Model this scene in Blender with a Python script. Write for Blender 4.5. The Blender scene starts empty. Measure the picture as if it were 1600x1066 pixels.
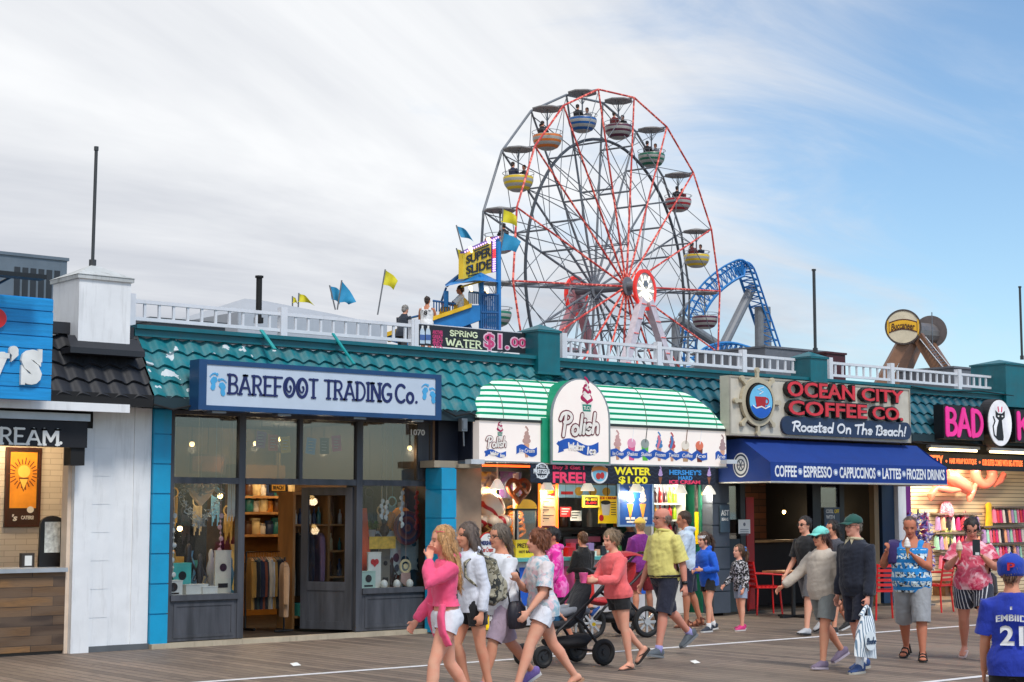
import bpy,bmesh,math,random
import numpy as np
from mathutils import Vector,Matrix,noise
R=math.radians
rnd=random.Random(7)
scene=bpy.context.scene
COL=scene.collection
# camera, sky, sun, exposure
FPX,HOR,EYE,ANG=2600.0,800.0,1.70,R(50.1)
PITCH=math.atan((HOR-533)/FPX)
cam=bpy.data.cameras.new('camera')
cam.sensor_width=36.0
cam.lens=36.0*FPX/1600.0
cam.clip_end=6000
camo=bpy.data.objects.new('camera',cam)
COL.objects.link(camo)
camo.location=(0,0,EYE)
camo.rotation_euler=(R(90)+PITCH,0,ANG-R(90))
scene.camera=camo
SUN_EL,SUN_AZ=R(54),R(-100)
sl=bpy.data.lights.new('sun','SUN')
sl.energy=2.3
sl.angle=R(14)
sl.color=(1.0,0.95,0.88)
so=bpy.data.objects.new('sun',sl)
COL.objects.link(so)
sd=Vector((math.cos(SUN_AZ)*math.cos(SUN_EL),math.sin(SUN_AZ)*math.cos(SUN_EL),math.sin(SUN_EL)))
so.rotation_euler=sd.to_track_quat('Z','Y').to_euler()
so.location=(0,-20,40)
world=bpy.data.worlds.new('World')
scene.world=world
world.use_nodes=True
def build_world():
 nt=world.node_tree; N=nt.nodes; L=nt.links
 for n in list(N):N.remove(n)
 out=N.new('ShaderNodeOutputWorld')
 sky=N.new('ShaderNodeTexSky'); sky.sky_type='NISHITA'; sky.sun_disc=False
 sky.sun_elevation=SUN_EL
 sky.sun_rotation=R(90)-SUN_AZ
 sky.air_density=1.0; sky.dust_density=0.6; sky.ozone_density=1.6
 bg1=N.new('ShaderNodeBackground'); bg1.inputs[1].default_value=0.15
 sat=N.new('ShaderNodeMix'); sat.data_type='RGBA'; sat.blend_type='MULTIPLY'
 sat.inputs[0].default_value=1.0
 L.new(sky.outputs[0],sat.inputs[6]); sat.inputs[7].default_value=(0.84,0.95,1.0,1)
 L.new(sat.outputs[2],bg1.inputs[0])
 tc=N.new('ShaderNodeTexCoord')
 sep=N.new('ShaderNodeSeparateXYZ'); L.new(tc.outputs['Generated'],sep.inputs[0])
 def math_(op,a,b=None,c=None):
  m=N.new('ShaderNodeMath'); m.operation=op
  for i,v in enumerate((a,b,c)):
   if v is None:continue
   if isinstance(v,(int,float)):m.inputs[i].default_value=v
   else :L.new(v,m.inputs[i])
  return m.outputs[0]
 zz=math_('ADD',math_('MAXIMUM',sep.outputs[2],0.0),0.16)
 px=math_('DIVIDE',sep.outputs[0],zz); py=math_('DIVIDE',sep.outputs[1],zz)
 cmb=N.new('ShaderNodeCombineXYZ'); L.new(px,cmb.inputs[0]); L.new(py,cmb.inputs[1])
 mp=N.new('ShaderNodeMapping'); mp.inputs['Rotation'].default_value=(0,0,R(-62)); mp.inputs['Scale'].default_value=(0.62,1.0,1.0)
 L.new(cmb.outputs[0],mp.inputs[0])
 def nz(scale,det,rough,dist,off):
  n=N.new('ShaderNodeTexNoise'); n.inputs['Scale'].default_value=scale; n.inputs['Detail'].default_value=det
  n.inputs['Roughness'].default_value=rough; n.inputs['Distortion'].default_value=dist
  a=N.new('ShaderNodeVectorMath'); a.operation='ADD'; L.new(mp.outputs[0],a.inputs[0]); a.inputs[1].default_value=off
  L.new(a.outputs[0],n.inputs['Vector']); return n.outputs[0]
 big=nz(0.42,4,0.5,0.3,(3.1,8.2,0)); wis=nz(1.7,9,0.62,0.9,(0.4,1.7,2)); tone=nz(0.62,7,0.6,0.7,(7,2.6,5))
 side=math_('ADD',math_('MULTIPLY',sep.outputs[0],-math.sin(ANG)),math_('MULTIPLY',sep.outputs[1],math.cos(ANG)))
 high=math_('MULTIPLY',sep.outputs[2],0.55)
 cov=math_('ADD',math_('ADD',math_('MULTIPLY',side,2.9),high),math_('ADD',math_('MULTIPLY',big,0.8),math_('MULTIPLY',wis,1.5)))
 rm=N.new('ShaderNodeMapRange'); rm.interpolation_type='SMOOTHSTEP'
 L.new(cov,rm.inputs[0]); rm.inputs[1].default_value=0.36; rm.inputs[2].default_value=1.12
 cr=N.new('ShaderNodeValToRGB'); L.new(tone,cr.inputs[0])
 e=cr.color_ramp.elements
 e[0].position=0.36; e[0].color=(0.50,0.53,0.60,1)
 e[1].position=0.62; e[1].color=(0.89,0.905,0.925,1)
 bg2=N.new('ShaderNodeBackground'); L.new(cr.outputs[0],bg2.inputs[0]); bg2.inputs[1].default_value=1.0
 mx=N.new('ShaderNodeMixShader'); L.new(rm.outputs[0],mx.inputs[0]); L.new(bg1.outputs[0],mx.inputs[1]); L.new(bg2.outputs[0],mx.inputs[2])
 L.new(mx.outputs[0],out.inputs[0])
build_world()
vs=scene.view_settings
vs.view_transform='Standard'; vs.look='None'; vs.exposure=0.12; vs.gamma=1.0; vs.use_curve_mapping=False
scene.cycles.max_bounces=8; scene.cycles.transparent_max_bounces=16
scene.cycles.use_denoising=True
# survey: turn a bearing and height angle into a place on a known plane
FWD=Vector((math.cos(ANG),math.sin(ANG),0)); RGT=Vector((math.sin(ANG),-math.cos(ANG),0)); UPV=Vector((0,0,1))
_fw=FWD*math.cos(PITCH)+UPV*math.sin(PITCH); _up=-FWD*math.sin(PITCH)+UPV*math.cos(PITCH)
def ray(px,py):return _fw*FPX+RGT*(px-800.0)-_up*(py-533.0)
def at(px,py,Y):
 d=ray(px,py); return Vector((0,0,EYE))+d*(Y/d.y)
def ax(px,Y,py=800):return at(px,py,Y).x
def az(px,py,Y):return at(px,py,Y).z
def onz(px,py,z=0.0):
 d=ray(px,py); return Vector((0,0,EYE))+d*((z-EYE)/d.z)
def far(px,py,D):
 d=ray(px,py); return Vector((0,0,EYE))+d*(D/d.dot(FWD))
# materials
def lin(c):
 if isinstance(c,str):
  c=[int(c[i:i+2],16) for i in (0,2,4)]
 r=[]
 for v in c[:3]:
  v=v/255.0
  r.append(v/12.92 if v<=0.04045 else ((v+0.055)/1.055)**2.4)
 return (r[0],r[1],r[2],1.0)
_mats={}
class NB:
 def __init__(s,name):
  s.m=bpy.data.materials.new(name); s.m.use_nodes=True
  s.N=s.m.node_tree.nodes; s.L=s.m.node_tree.links
  for n in list(s.N):s.N.remove(n)
  s.out=s.N.new('ShaderNodeOutputMaterial')
  s.tc=s.N.new('ShaderNodeTexCoord')
 def put(s,sock,v):
  if hasattr(v,'is_output'):s.L.new(v,sock)
  else :sock.default_value=v
 def math(s,op,a,b=0.0,c=0.0):
  n=s.N.new('ShaderNodeMath'); n.operation=op
  for i,v in enumerate((a,b,c)):s.put(n.inputs[i],v)
  return n.outputs[0]
 def mix(s,f,a,b,mode='MIX'):
  n=s.N.new('ShaderNodeMix'); n.data_type='RGBA'; n.blend_type=mode
  s.put(n.inputs[0],f); s.put(n.inputs[6],a); s.put(n.inputs[7],b); return n.outputs[2]
 def coord(s,scale=(1,1,1),rot=(0,0,0),loc=(0,0,0),src='Object'):
  n=s.N.new('ShaderNodeMapping'); n.inputs['Scale'].default_value=scale; n.inputs['Rotation'].default_value=rot; n.inputs['Location'].default_value=loc
  s.L.new(s.tc.outputs[src],n.inputs[0]); return n.outputs[0]
 def noise(s,vec,scale=5,det=4,rough=0.55,dist=0.0,col=False):
  n=s.N.new('ShaderNodeTexNoise'); n.inputs['Scale'].default_value=scale; n.inputs['Detail'].default_value=det
  n.inputs['Roughness'].default_value=rough; n.inputs['Distortion'].default_value=dist
  s.L.new(vec,n.inputs['Vector']); return n.outputs[1 if col else 0]
 def vor(s,vec,scale=5,feat='F1',out=0):
  n=s.N.new('ShaderNodeTexVoronoi'); n.feature=feat; n.inputs['Scale'].default_value=scale
  s.L.new(vec,n.inputs['Vector']); return n.outputs[out]
 def wave(s,vec,scale=5,dist=0.0,direction='X',typ='BANDS',prof='SIN'):
  n=s.N.new('ShaderNodeTexWave'); n.wave_type=typ; n.bands_direction=direction; n.wave_profile=prof
  n.inputs['Scale'].default_value=scale; n.inputs['Distortion'].default_value=dist
  s.L.new(vec,n.inputs['Vector']); return n.outputs['Fac']
 def ramp(s,fac,stops,const=False):
  n=s.N.new('ShaderNodeValToRGB'); s.put(n.inputs[0],fac)
  if const:n.color_ramp.interpolation='CONSTANT'
  e=n.color_ramp.elements
  while len(e)<len(stops):e.new(0.5)
  for i,(p,c) in enumerate(stops):e[i].position=p; e[i].color=c
  return n.outputs[0]
 def rng(s,v,a,b,c=0.0,d=1.0):
  n=s.N.new('ShaderNodeMapRange'); s.put(n.inputs[0],v)
  for i,q in enumerate((a,b,c,d)):n.inputs[i+1].default_value=q
  return n.outputs[0]
 def sep(s,vec):
  n=s.N.new('ShaderNodeSeparateXYZ'); s.L.new(vec,n.inputs[0]); return n.outputs
 def bump(s,h,strength=0.3,dist=0.02):
  n=s.N.new('ShaderNodeBump'); n.inputs['Strength'].default_value=strength; n.inputs['Distance'].default_value=dist
  s.L.new(h,n.inputs['Height']); return n.outputs[0]
 def pbr(s,col,rough=0.6,metal=0.0,normal=None,emit=None,estr=0.0,sheen=0.0,coat=0.0,spec=0.5,sss=0.0):
  p=s.N.new('ShaderNodeBsdfPrincipled')
  s.put(p.inputs['Base Color'],col); s.put(p.inputs['Roughness'],rough); s.put(p.inputs['Metallic'],metal)
  p.inputs['Specular IOR Level'].default_value=spec
  if normal is not None:s.L.new(normal,p.inputs['Normal'])
  if emit is not None:s.put(p.inputs['Emission Color'],emit); s.put(p.inputs['Emission Strength'],estr)
  p.inputs['Sheen Weight'].default_value=sheen; p.inputs['Coat Weight'].default_value=coat
  if sss:p.inputs['Subsurface Weight'].default_value=sss; p.inputs['Subsurface Radius'].default_value=(0.012,0.005,0.003)
  s.L.new(p.outputs[0],s.out.inputs[0]); return s.m
def M(name,col,rough=0.6,metal=0.0,var=0.14,scale=4.0,bump=0.0,bscale=30.0,emit=0.0,dirt=0.0,stretch=(1,1,1),sheen=0.0,coat=0.0,spec=0.5):
 if name in _mats:return _mats[name]
 b=NB(name); c=lin(col); v=b.coord(stretch)
 n=b.noise(v,scale,5)
 dk=tuple(x*(1-var) for x in c[:3])+(1,); lt=tuple(min(1,x*(1+var)) for x in c[:3])+(1,)
 cc=b.mix(b.rng(n,0.3,0.7),dk,lt)
 if dirt:
  d=b.noise(b.coord((4,4,0.4),loc=(3,1,2)),3.0,8,0.7)
  cc=b.mix(b.math('MULTIPLY',b.rng(d,0.52,0.75),dirt),cc,lin((92,88,80)))
 nm=None
 if bump:nm=b.bump(b.noise(v,bscale,4),bump,0.01)
 rr=b.rng(n,0.2,0.8,max(0.03,rough-0.08),min(1,rough+0.08))
 m=b.pbr(cc,rr,metal,nm,emit=(cc if emit else None),estr=emit,sheen=sheen,coat=coat,spec=spec)
 _mats[name]=m; return m
def glow(name,col,strength):
 if name in _mats:return _mats[name]
 b=NB(name); m=b.pbr(lin(col),0.4,emit=lin(col),estr=strength); _mats[name]=m; return m
def glassmat(name,refl=0.16,tint=(0.9,0.93,0.95,1),rough=0.02):
 if name in _mats:return _mats[name]
 b=NB(name)
 t=b.N.new('ShaderNodeBsdfTransparent'); t.inputs[0].default_value=tint
 g=b.N.new('ShaderNodeBsdfGlossy'); g.inputs['Roughness'].default_value=rough
 lw=b.N.new('ShaderNodeLayerWeight'); lw.inputs[0].default_value=0.35
 f=b.math('ADD',b.math('MULTIPLY',lw.outputs['Fresnel'],0.3),refl)
 mx=b.N.new('ShaderNodeMixShader'); b.L.new(b.math('MINIMUM',f,0.9),mx.inputs[0]); b.L.new(t.outputs[0],mx.inputs[1]); b.L.new(g.outputs[0],mx.inputs[2])
 b.L.new(mx.outputs[0],b.out.inputs[0]); _mats[name]=b.m; return b.m
# mesh builder
class MB:
 def __init__(s):s.v=[]; s.f=[]; s.mi=[]; s.cur=0
 def add(s,vs,fs):
  o=len(s.v); s.v+=[tuple(p) for p in vs]; s.f+=[tuple(o+i for i in q) for q in fs]; s.mi+=[s.cur]*len(fs); return s
 def box(s,x0,y0,z0,x1,y1,z1):
  x0,x1=sorted((x0,x1)); y0,y1=sorted((y0,y1)); z0,z1=sorted((z0,z1))
  return s.add([(x0,y0,z0),(x1,y0,z0),(x1,y1,z0),(x0,y1,z0),(x0,y0,z1),(x1,y0,z1),(x1,y1,z1),(x0,y1,z1)],[(3,2,1,0),(4,5,6,7),(0,1,5,4),(1,2,6,5),(2,3,7,6),(3,0,4,7)])
 def bar(s,a,b,w,h=None,up=(0,0,1)):
  a=Vector(a); b=Vector(b); h=h or w; d=(b-a)
  if d.length<1e-6:return s
  d.normalize(); u=Vector(up)
  if abs(d.dot(u))>0.98:u=Vector((1,0,0))
  sd_=d.cross(u).normalized()*w*0.5; uu=sd_.cross(d).normalized()*h*0.5
  c=[a-sd_-uu,a+sd_-uu,a+sd_+uu,a-sd_+uu,b-sd_-uu,b+sd_-uu,b+sd_+uu,b-sd_+uu]
  return s.add(c,[(0,1,2,3),(7,6,5,4),(1,0,4,5),(2,1,5,6),(3,2,6,7),(0,3,7,4)])
 def tube(s,pts,r,n=8,caps=True,closed=False):
  pts=[Vector(p) for p in pts]; rs=r if isinstance(r,(list,tuple)) else [r]*len(pts); m=len(pts)
  rings=[]; ref=None
  for i,p in enumerate(pts):
   if closed:t=pts[(i+1)%m]-pts[i-1]
   else :t=pts[min(i+1,m-1)]-pts[max(i-1,0)]
   t=t.normalized() if t.length>1e-9 else Vector((0,0,1))
   if ref is None:
    ref=Vector((0,0,1)) if abs(t.z)<0.9 else Vector((1,0,0))
   u=(ref-t*ref.dot(t))
   u=u.normalized() if u.length>1e-6 else t.orthogonal().normalized()
   ref=u; w=t.cross(u)
   rings.append([p+(u*math.cos(2*math.pi*k/n)+w*math.sin(2*math.pi*k/n))*rs[i] for k in range(n)])
  return s.rings(rings,caps,closed)
 def rings(s,rings,caps=True,closed=False):
  n=len(rings[0]); m=len(rings); vs_=[p for r_ in rings for p in r_]; fs=[]
  for i in range(m if closed else m-1):
   j=(i+1)%m
   for k in range(n):
    l=(k+1)%n; fs.append((i*n+k,i*n+l,j*n+l,j*n+k))
  if caps and not closed:
   fs.append(tuple(range(n-1,-1,-1))); fs.append(tuple((m-1)*n+k for k in range(n)))
  return s.add(vs_,fs)
 def lathe(s,c,prof,n=16,axis='Z',sy=1.0):
  c=Vector(c); rings=[]
  for r,z in prof:
   ring=[]
   for k in range(n):
    a=2*math.pi*k/n; p=Vector((r*math.cos(a),r*math.sin(a)*sy,z))
    if axis=='Y':p=Vector((p.x,-p.z,p.y))
    if axis=='X':p=Vector((p.z,p.x,p.y))
    ring.append(c+p)
   rings.append(ring)
  return s.rings(rings)
 def ball(s,c,r,n=12,m=8,sc=(1,1,1)):
  c=Vector(c); rings=[]
  for i in range(m+1):
   t=math.pi*(i if 0<i<m else (0.02 if i==0 else m-0.02))/m
   rings.append([c+Vector((r*sc[0]*math.sin(t)*math.cos(2*math.pi*k/n),r*sc[1]*math.sin(t)*math.sin(2*math.pi*k/n),-r*sc[2]*math.cos(t))) for k in range(n)])
  return s.rings(rings)
 def poly(s,pts,y,th):
  n=len(pts)
  ar=sum(pts[i][0]*pts[(i+1)%n][1]-pts[(i+1)%n][0]*pts[i][1] for i in range(n))
  if ar<0:pts=pts[::-1]
  vs_=[(p[0],y,p[1]) for p in pts]+[(p[0],y+th,p[1]) for p in pts]
  fs=[tuple(range(n)),tuple(range(2*n-1,n-1,-1))]+[(i,i+n,(i+1)%n+n,(i+1)%n) for i in range(n)]
  return s.add(vs_,fs)
 def disc(s,x,z,rx,rz,y,th,n=24):return s.poly([(x+rx*math.cos(2*math.pi*k/n),z+rz*math.sin(2*math.pi*k/n)) for k in range(n)],y,th)
 def ring(s,x,z,rx,rz,w,y,th,n=32):
  o=len(s.v); vs_=[]; fs=[]
  for k in range(n):
   c,q=math.cos(2*math.pi*k/n),math.sin(2*math.pi*k/n)
   vs_+=[(x+rx*c,y,z+rz*q),(x+(rx-w)*c,y,z+(rz-w)*q),(x+rx*c,y+th,z+rz*q),(x+(rx-w)*c,y+th,z+(rz-w)*q)]
   a,b=4*k,4*((k+1)%n)
   fs+=[(a,b,b+1,a+1),(a+2,a+3,b+3,b+2),(a,a+2,b+2,b),(a+1,b+1,b+3,a+3)]
  return s.add(vs_,fs)
 def stroke(s,pts,w,y,th,round_=True):
  P=[pts[0]]
  for p in pts[1:]:
   if math.hypot(p[0]-P[-1][0],p[1]-P[-1][1])>1e-5:P.append(p)
  n=len(P); h=w/2
  if n<2:return s
  closed=n>3 and math.hypot(P[0][0]-P[-1][0],P[0][1]-P[-1][1])<1e-4
  if closed:P=P[:-1]; n-=1
  D=[]
  for i in range(n if closed else n-1):
   a,b=P[i],P[(i+1)%n]; l=math.hypot(b[0]-a[0],b[1]-a[1]); D.append(((b[0]-a[0])/l,(b[1]-a[1])/l))
  Lf,Rt=[],[]
  for i in range(n):
   d0=D[i-1] if (i>0 or closed) else D[0]; d1=D[i] if i<len(D) else D[-1]
   nx,nz=-(d0[1]+d1[1]),d0[0]+d1[0]; l=math.hypot(nx,nz)
   if l<1e-3:nx,nz=-d1[1],d1[0]; l=1
   nx/=l; nz/=l; k=min(1.6,1/max(.3,nx*-d1[1]+nz*d1[0]))
   Lf.append((P[i][0]+nx*h*k,P[i][1]+nz*h*k)); Rt.append((P[i][0]-nx*h*k,P[i][1]-nz*h*k))
  V=[]; F=[]
  for q in Lf+Rt:V.append((q[0],y,q[1]))
  for q in Lf+Rt:V.append((q[0],y+th,q[1]))
  m2=2*n
  for i in range(n if closed else n-1):
   j=(i+1)%n
   F+=[(i,n+i,n+j,j),(i,j,m2+j,m2+i),(n+i,m2+n+i,m2+n+j,n+j)]
  if not closed:
   for e,d in ((0,(-D[0][0],-D[0][1])),(n-1,D[-1])):
    a=Lf[e]; b=Rt[e]; base=len(V); c=P[e]
    mid=[(c[0]+h*(math.cos(t)*u[0]+math.sin(t)*d[0]),c[1]+h*(math.cos(t)*u[1]+math.sin(t)*d[1])) for u in [((a[0]-c[0])/h,(a[1]-c[1])/h)] for t in ((.8,1.57,2.34) if round_ else ())]
    ring=[a]+mid+[b]; k=len(ring)
    V+=[(q[0],y,q[1]) for q in ring]+[(q[0],y+th,q[1]) for q in ring]
    if k>2:F.append(tuple(base+q for q in range(k)) if e==0 else tuple(base+q for q in range(k-1,-1,-1)))
    for q in range(k-1):F.append((base+q,base+q+1,base+k+q+1,base+k+q))
  return s.add(V,F)
 def build(s,name,mats,parent=None,smooth=False,origin=None):
  if parent is not None:o=ORG.get(parent.name,Vector((0,0,0)))
  else :o=Vector(origin) if origin is not None else Vector((0,0,0))
  me=bpy.data.meshes.new(name)
  me.from_pydata([(p[0]-o.x,p[1]-o.y,p[2]-o.z) for p in s.v],[],s.f)
  ms=mats if isinstance(mats,(list,tuple)) else [mats]
  for m in ms:me.materials.append(m)
  if any(s.mi):me.polygons.foreach_set('material_index',s.mi)
  if smooth:
   me.polygons.foreach_set('use_smooth',[True]*len(me.polygons))
   try:me.set_sharp_from_angle(angle=R(42))
   except Exception:pass
  ob=bpy.data.objects.new(name,me); COL.objects.link(ob)
  if parent is not None:ob.parent=parent
  else :ob.location=o
  ORG[ob.name]=o
  return ob
ORG={}
def thing(name,label,cat,loc=(0,0,0),group=None):
 o=bpy.data.objects.new(name,None); COL.objects.link(o); o.location=loc; o.empty_display_size=0.2
 o['label']=label; o['category']=cat
 if group:o['group']=group
 ORG[o.name]=Vector(loc); return o
def tag(o,label,cat,group=None):
 o['label']=label; o['category']=cat
 if group:o['group']=group
 return o
def struct(o,kind='structure'):
 o['kind']=kind; return o
def dup(root,loc,label=None,group=None,rz=None,sc=None):
 def rec(o,par):
  c=o.copy(); COL.objects.link(c); c.parent=par
  for ch in [q for q in list(bpy.data.objects) if q.parent==o]:rec(ch,c)
  return c
 c=root.copy(); COL.objects.link(c); c.location=loc
 if rz is not None:c.rotation_euler=(0,0,rz)
 if sc is not None:c.scale=(sc,sc,sc)
 if label:c['label']=label
 if group:c['group']=group
 for ch in [q for q in list(bpy.data.objects) if q.parent==root]:rec(ch,c)
 return c
ORD=['first','second','third','fourth','fifth','sixth','seventh','eighth','ninth','tenth','eleventh','twelfth','thirteenth','fourteenth','fifteenth','sixteenth','seventeenth','eighteenth','nineteenth','twentieth']
# lettering
def text_geo(body,bold=0.0,shear=0.0,space=1.0):
 cu=bpy.data.curves.new('t','FONT'); cu.body=body; cu.offset=bold; cu.shear=shear; cu.space_character=space
 cu.extrude=0.0; cu.resolution_u=3; cu.fill_mode='FRONT'
 ob=bpy.data.objects.new('t',cu); me=ob.to_mesh()
 vs_=[tuple(v.co) for v in me.vertices]; fs=[tuple(p.vertices) for p in me.polygons]
 ob.to_mesh_clear(); bpy.data.objects.remove(ob); bpy.data.curves.remove(cu)
 return vs_,fs
def put_text(mb,body,x0,x1,z0,z1,y,th=0.006,bold=0.02,shear=0.0,space=1.0,xf=None):
 vs_,fs=text_geo(body,bold,shear,space)
 a=np.array(vs_); lo=a.min(0); hi=a.max(0)
 P=[(x0+(p[0]-lo[0])/(hi[0]-lo[0])*(x1-x0),z0+(p[1]-lo[1])/(hi[1]-lo[1])*(z1-z0)) for p in vs_]
 edges={}
 for f in fs:
  for i in range(len(f)):
   e=(f[i],f[(i+1)%len(f)]); edges[e]=edges.get(e,0)+1
 bd=[e for e in edges if (e[1],e[0]) not in edges]
 n=len(P); V=[(p[0],y,p[1]) for p in P]+[(p[0],y+th,p[1]) for p in P]
 Fs=[tuple(f) for f in fs]+[(b,a_,a_+n,b+n) for a_,b in bd]
 if xf:V=[xf(q) for q in V]
 mb.add(V,Fs); return mb
def arc(cx,cy,rx,ry,a0,a1,n=9):return [(cx+rx*math.cos(R(a0+(a1-a0)*i/n)),cy+ry*math.sin(R(a0+(a1-a0)*i/n))) for i in range(n+1)]
GL={'A':(.78,[[(0.04,0),(.39,1)],[(.39,1),(.74,0)],[(.16,.33),(.62,.33)]]),'B':(.62,[[(.08,0),(.08,1)],[(.08,1),(.3,1)]+arc(.3,.76,.25,.24,90,-90)+[(.08,.52)],[(.08,.52),(.32,.52)]+arc(.32,.26,.28,.26,90,-90)+[(.08,0)]]),'C':(.7,[arc(.4,.5,.36,.5,48,312,14)]),'D':(.7,[[(.08,0),(.08,1)],[(.08,1),(.25,1)]+arc(.25,.5,.4,.5,90,-90,12)+[(.08,0)]]),'E':(.58,[[(.08,0),(.08,1)],[(.08,1),(.54,1)],[(.08,.52),(.44,.52)],[(.08,0),(.54,0)]]),'F':(.56,[[(.08,0),(.08,1)],[(.08,1),(.54,1)],[(.08,.52),(.44,.52)]]),'G':(.74,[arc(.4,.5,.36,.5,48,330,14)+[(.7,.42),(.46,.42)]]),'H':(.7,[[(.08,0),(.08,1)],[(.62,0),(.62,1)],[(.08,.5),(.62,.5)]]),'I':(.22,[[(.11,0),(.11,1)]]),'K':(.66,[[(.08,0),(.08,1)],[(.08,.42),(.6,1)],[(.26,.6),(.62,0)]]),'L':(.54,[[(.08,1),(.08,0)],[(.08,0),(.52,0)]]),'M':(.9,[[(.08,0),(.08,1)],[(.08,1),(.45,.25)],[(.45,.25),(.82,1)],[(.82,1),(.82,0)]]),'N':(.74,[[(.08,0),(.08,1)],[(.08,1),(.66,0)],[(.66,0),(.66,1)]]),'O':(.78,[arc(.39,.5,.35,.5,0,360,20)]),'P':(.6,[[(.08,0),(.08,1)],[(.08,1),(.3,1)]+arc(.3,.74,.26,.26,90,-90)+[(.08,.48)]]),'R':(.66,[[(.08,0),(.08,1)],[(.08,1),(.3,1)]+arc(.3,.75,.25,.25,90,-90)+[(.08,.5)],[(.3,.5),(.62,0)]]),'S':(.58,[arc(.3,.74,.24,.25,30,270,9)+arc(.3,.25,.26,.25,90,-150,9)[1:]]),'T':(.62,[[(.31,0),(.31,1)],[(.02,1),(.6,1)]]),'W':(1.0,[[(.04,1),(.26,0)],[(.26,0),(.5,.8)],[(.5,.8),(.74,0)],[(.74,0),(.96,1)]]),'Y':(.7,[[(.35,0),(.35,.45)],[(.35,.45),(.04,1)],[(.35,.45),(.66,1)]]),'o':(.5,[arc(.25,.28,.22,.28,0,360,14)]),'.':(.2,[[(.1,.04),(.11,.05)]]),' ':(.34,[]),}
def serif_text(mb,body,x0,x1,z0,z1,y,th,w=.13,serif=True,swirl=False):
 adv=.1; tot=sum(GL[c][0]+adv for c in body)-adv
 sx=(x1-x0)/tot; sz=z1-z0; x=x0; W=w*sz
 for c in body:
  gw,ss=GL[c]
  for k,st in enumerate(ss):
   pts=[(x+p[0]*sx,z0+p[1]*sz*(1-w)+W/2) for p in st]
   ww=W*(0.72 if (k and c not in 'HMNW') else 1.0)
   mb.stroke(pts,ww,y-0.0012*k,th)
   if serif and len(st)==2:
    for q in st:
     if q[1] in (0,1) and abs(st[0][1]-st[1][1])>.3:
      cx_=x+q[0]*sx; cz_=z0+q[1]*sz*(1-w)+W/2
      mb.stroke([(cx_-.14*sz,cz_),(cx_+.14*sz,cz_)],W*.62,y-.0055,th,False)
  if swirl and c=='O':
   cx_=x+gw/2*sx
   pts=[(cx_+(.26-.021*i)*sx*math.cos(i*.55+2),z0+sz*.5+(.36-.03*i)*sz*math.sin(i*.55+2)) for i in range(11)]
   mb.stroke(pts,W*.55,y-.0075,th)
  x+=(gw+adv)*sx
 return mb
# shared materials
WHITE=M('white_paint',(228,230,232),0.5,var=.05,dirt=.25,bump=.08)
RAILW=M('railing_white',(214,216,222),0.45,var=.05,dirt=.15)
TEALP=M('teal_paint',(0,98,110),0.45,var=.16,dirt=.25,bump=.08)
BLUEP=M('bright_blue_paint',(4,150,196),0.5,var=.08,bump=.12,dirt=.12)
BLACK=M('black_metal',(18,19,22),0.4)
BLACKM=M('matt_black',(14,14,16),0.75)
DKWOOD=M('charcoal_wood',(66,68,74),0.55,var=.4,scale=9,stretch=(1,1,.12),bump=.2)
BEIGE=M('beige_stucco',(176,146,120),0.8,bump=.2,bscale=60)
NAVY=M('navy_board',(20,28,46),0.5)
STEEL=M('grey_steel',(120,124,130),0.4,0.7)
DKSTEEL=M('dark_steel',(62,66,70),0.45,0.5)
YELLOW=M('yellow_board',(250,214,20),0.45,var=.05)
PAPER=M('white_paper',(226,226,222),0.7,var=.04)
INK=M('black_ink',(20,20,24),0.6)
WOODL=M('light_wood',(176,128,78),0.55,var=.3,scale=5,stretch=(1,1,.2),bump=.1)
WOODD=M('brown_wood',(92,60,36),0.5,var=.35,scale=5,stretch=(.3,1,1),bump=.1)
RED=M('red_paint',(196,24,30),0.4)
W=19.1
def boardwalk_mat():
 b=NB('boardwalk_planks'); v=b.coord()
 rot=b.coord(rot=(0,0,R(90)))
 br=b.N.new('ShaderNodeTexBrick'); b.L.new(rot,br.inputs['Vector'])
 br.inputs['Scale'].default_value=1.0; br.inputs['Brick Width'].default_value=4.4; br.inputs['Row Height'].default_value=0.15
 br.inputs['Mortar Size'].default_value=0.009; br.inputs['Mortar Smooth'].default_value=0.2; br.inputs['Bias'].default_value=-0.1
 br.inputs['Color1'].default_value=lin((152,133,116)); br.inputs['Color2'].default_value=lin((98,85,75)); br.inputs['Mortar'].default_value=lin((44,38,34))
 grain=b.noise(b.coord((9,.5,1)),9.0,6,.65,.4)
 big=b.noise(v,.55,4)
 c=b.mix(b.rng(grain,.3,.7,.0,.55),br.outputs[0],lin((78,68,62)))
 c=b.mix(b.math('MULTIPLY',b.rng(big,.45,.7),.5),c,lin((132,118,102)))
 blot=b.noise(b.coord((1,1,1),loc=(9,3,0)),2.2,7,.7)
 c=b.mix(b.math('MULTIPLY',b.rng(blot,.54,.78),.6),c,lin((58,52,48)))
 gum=b.vor(v,1.7); c=b.mix(b.math('MULTIPLY',b.math('LESS_THAN',gum,.045),.7),c,lin((34,32,32)))
 h=b.math('SUBTRACT',b.math('MULTIPLY',grain,.25),br.outputs['Fac'])
 return b.pbr(c,b.rng(grain,.2,.8,.5,.75),normal=b.bump(h,.6,.012))
def sheet(name,x0,y0,x1,y1,z,mat,nx=1,ny=1):
 m=MB(); m.add([(x0,y0,z),(x1,y0,z),(x1,y1,z),(x0,y1,z)],[(0,1,2,3)]); return m.build(name,mat)
struct(sheet('ground',-3000,-3000,3000,3000,-.35,M('sand_ground',(176,162,138),.9,scale=.3,bump=.3)))
bw=MB(); bw.box(-80,-14,-.3,160,19.6,0)
struct(bw.build('boardwalk',boardwalk_mat()))
struct(sheet('pier_lot',-120,19.62,400,200,-.01,M('asphalt_lot',(96,96,98),.85,scale=.6,bump=.2)))
LINE=None
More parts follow.
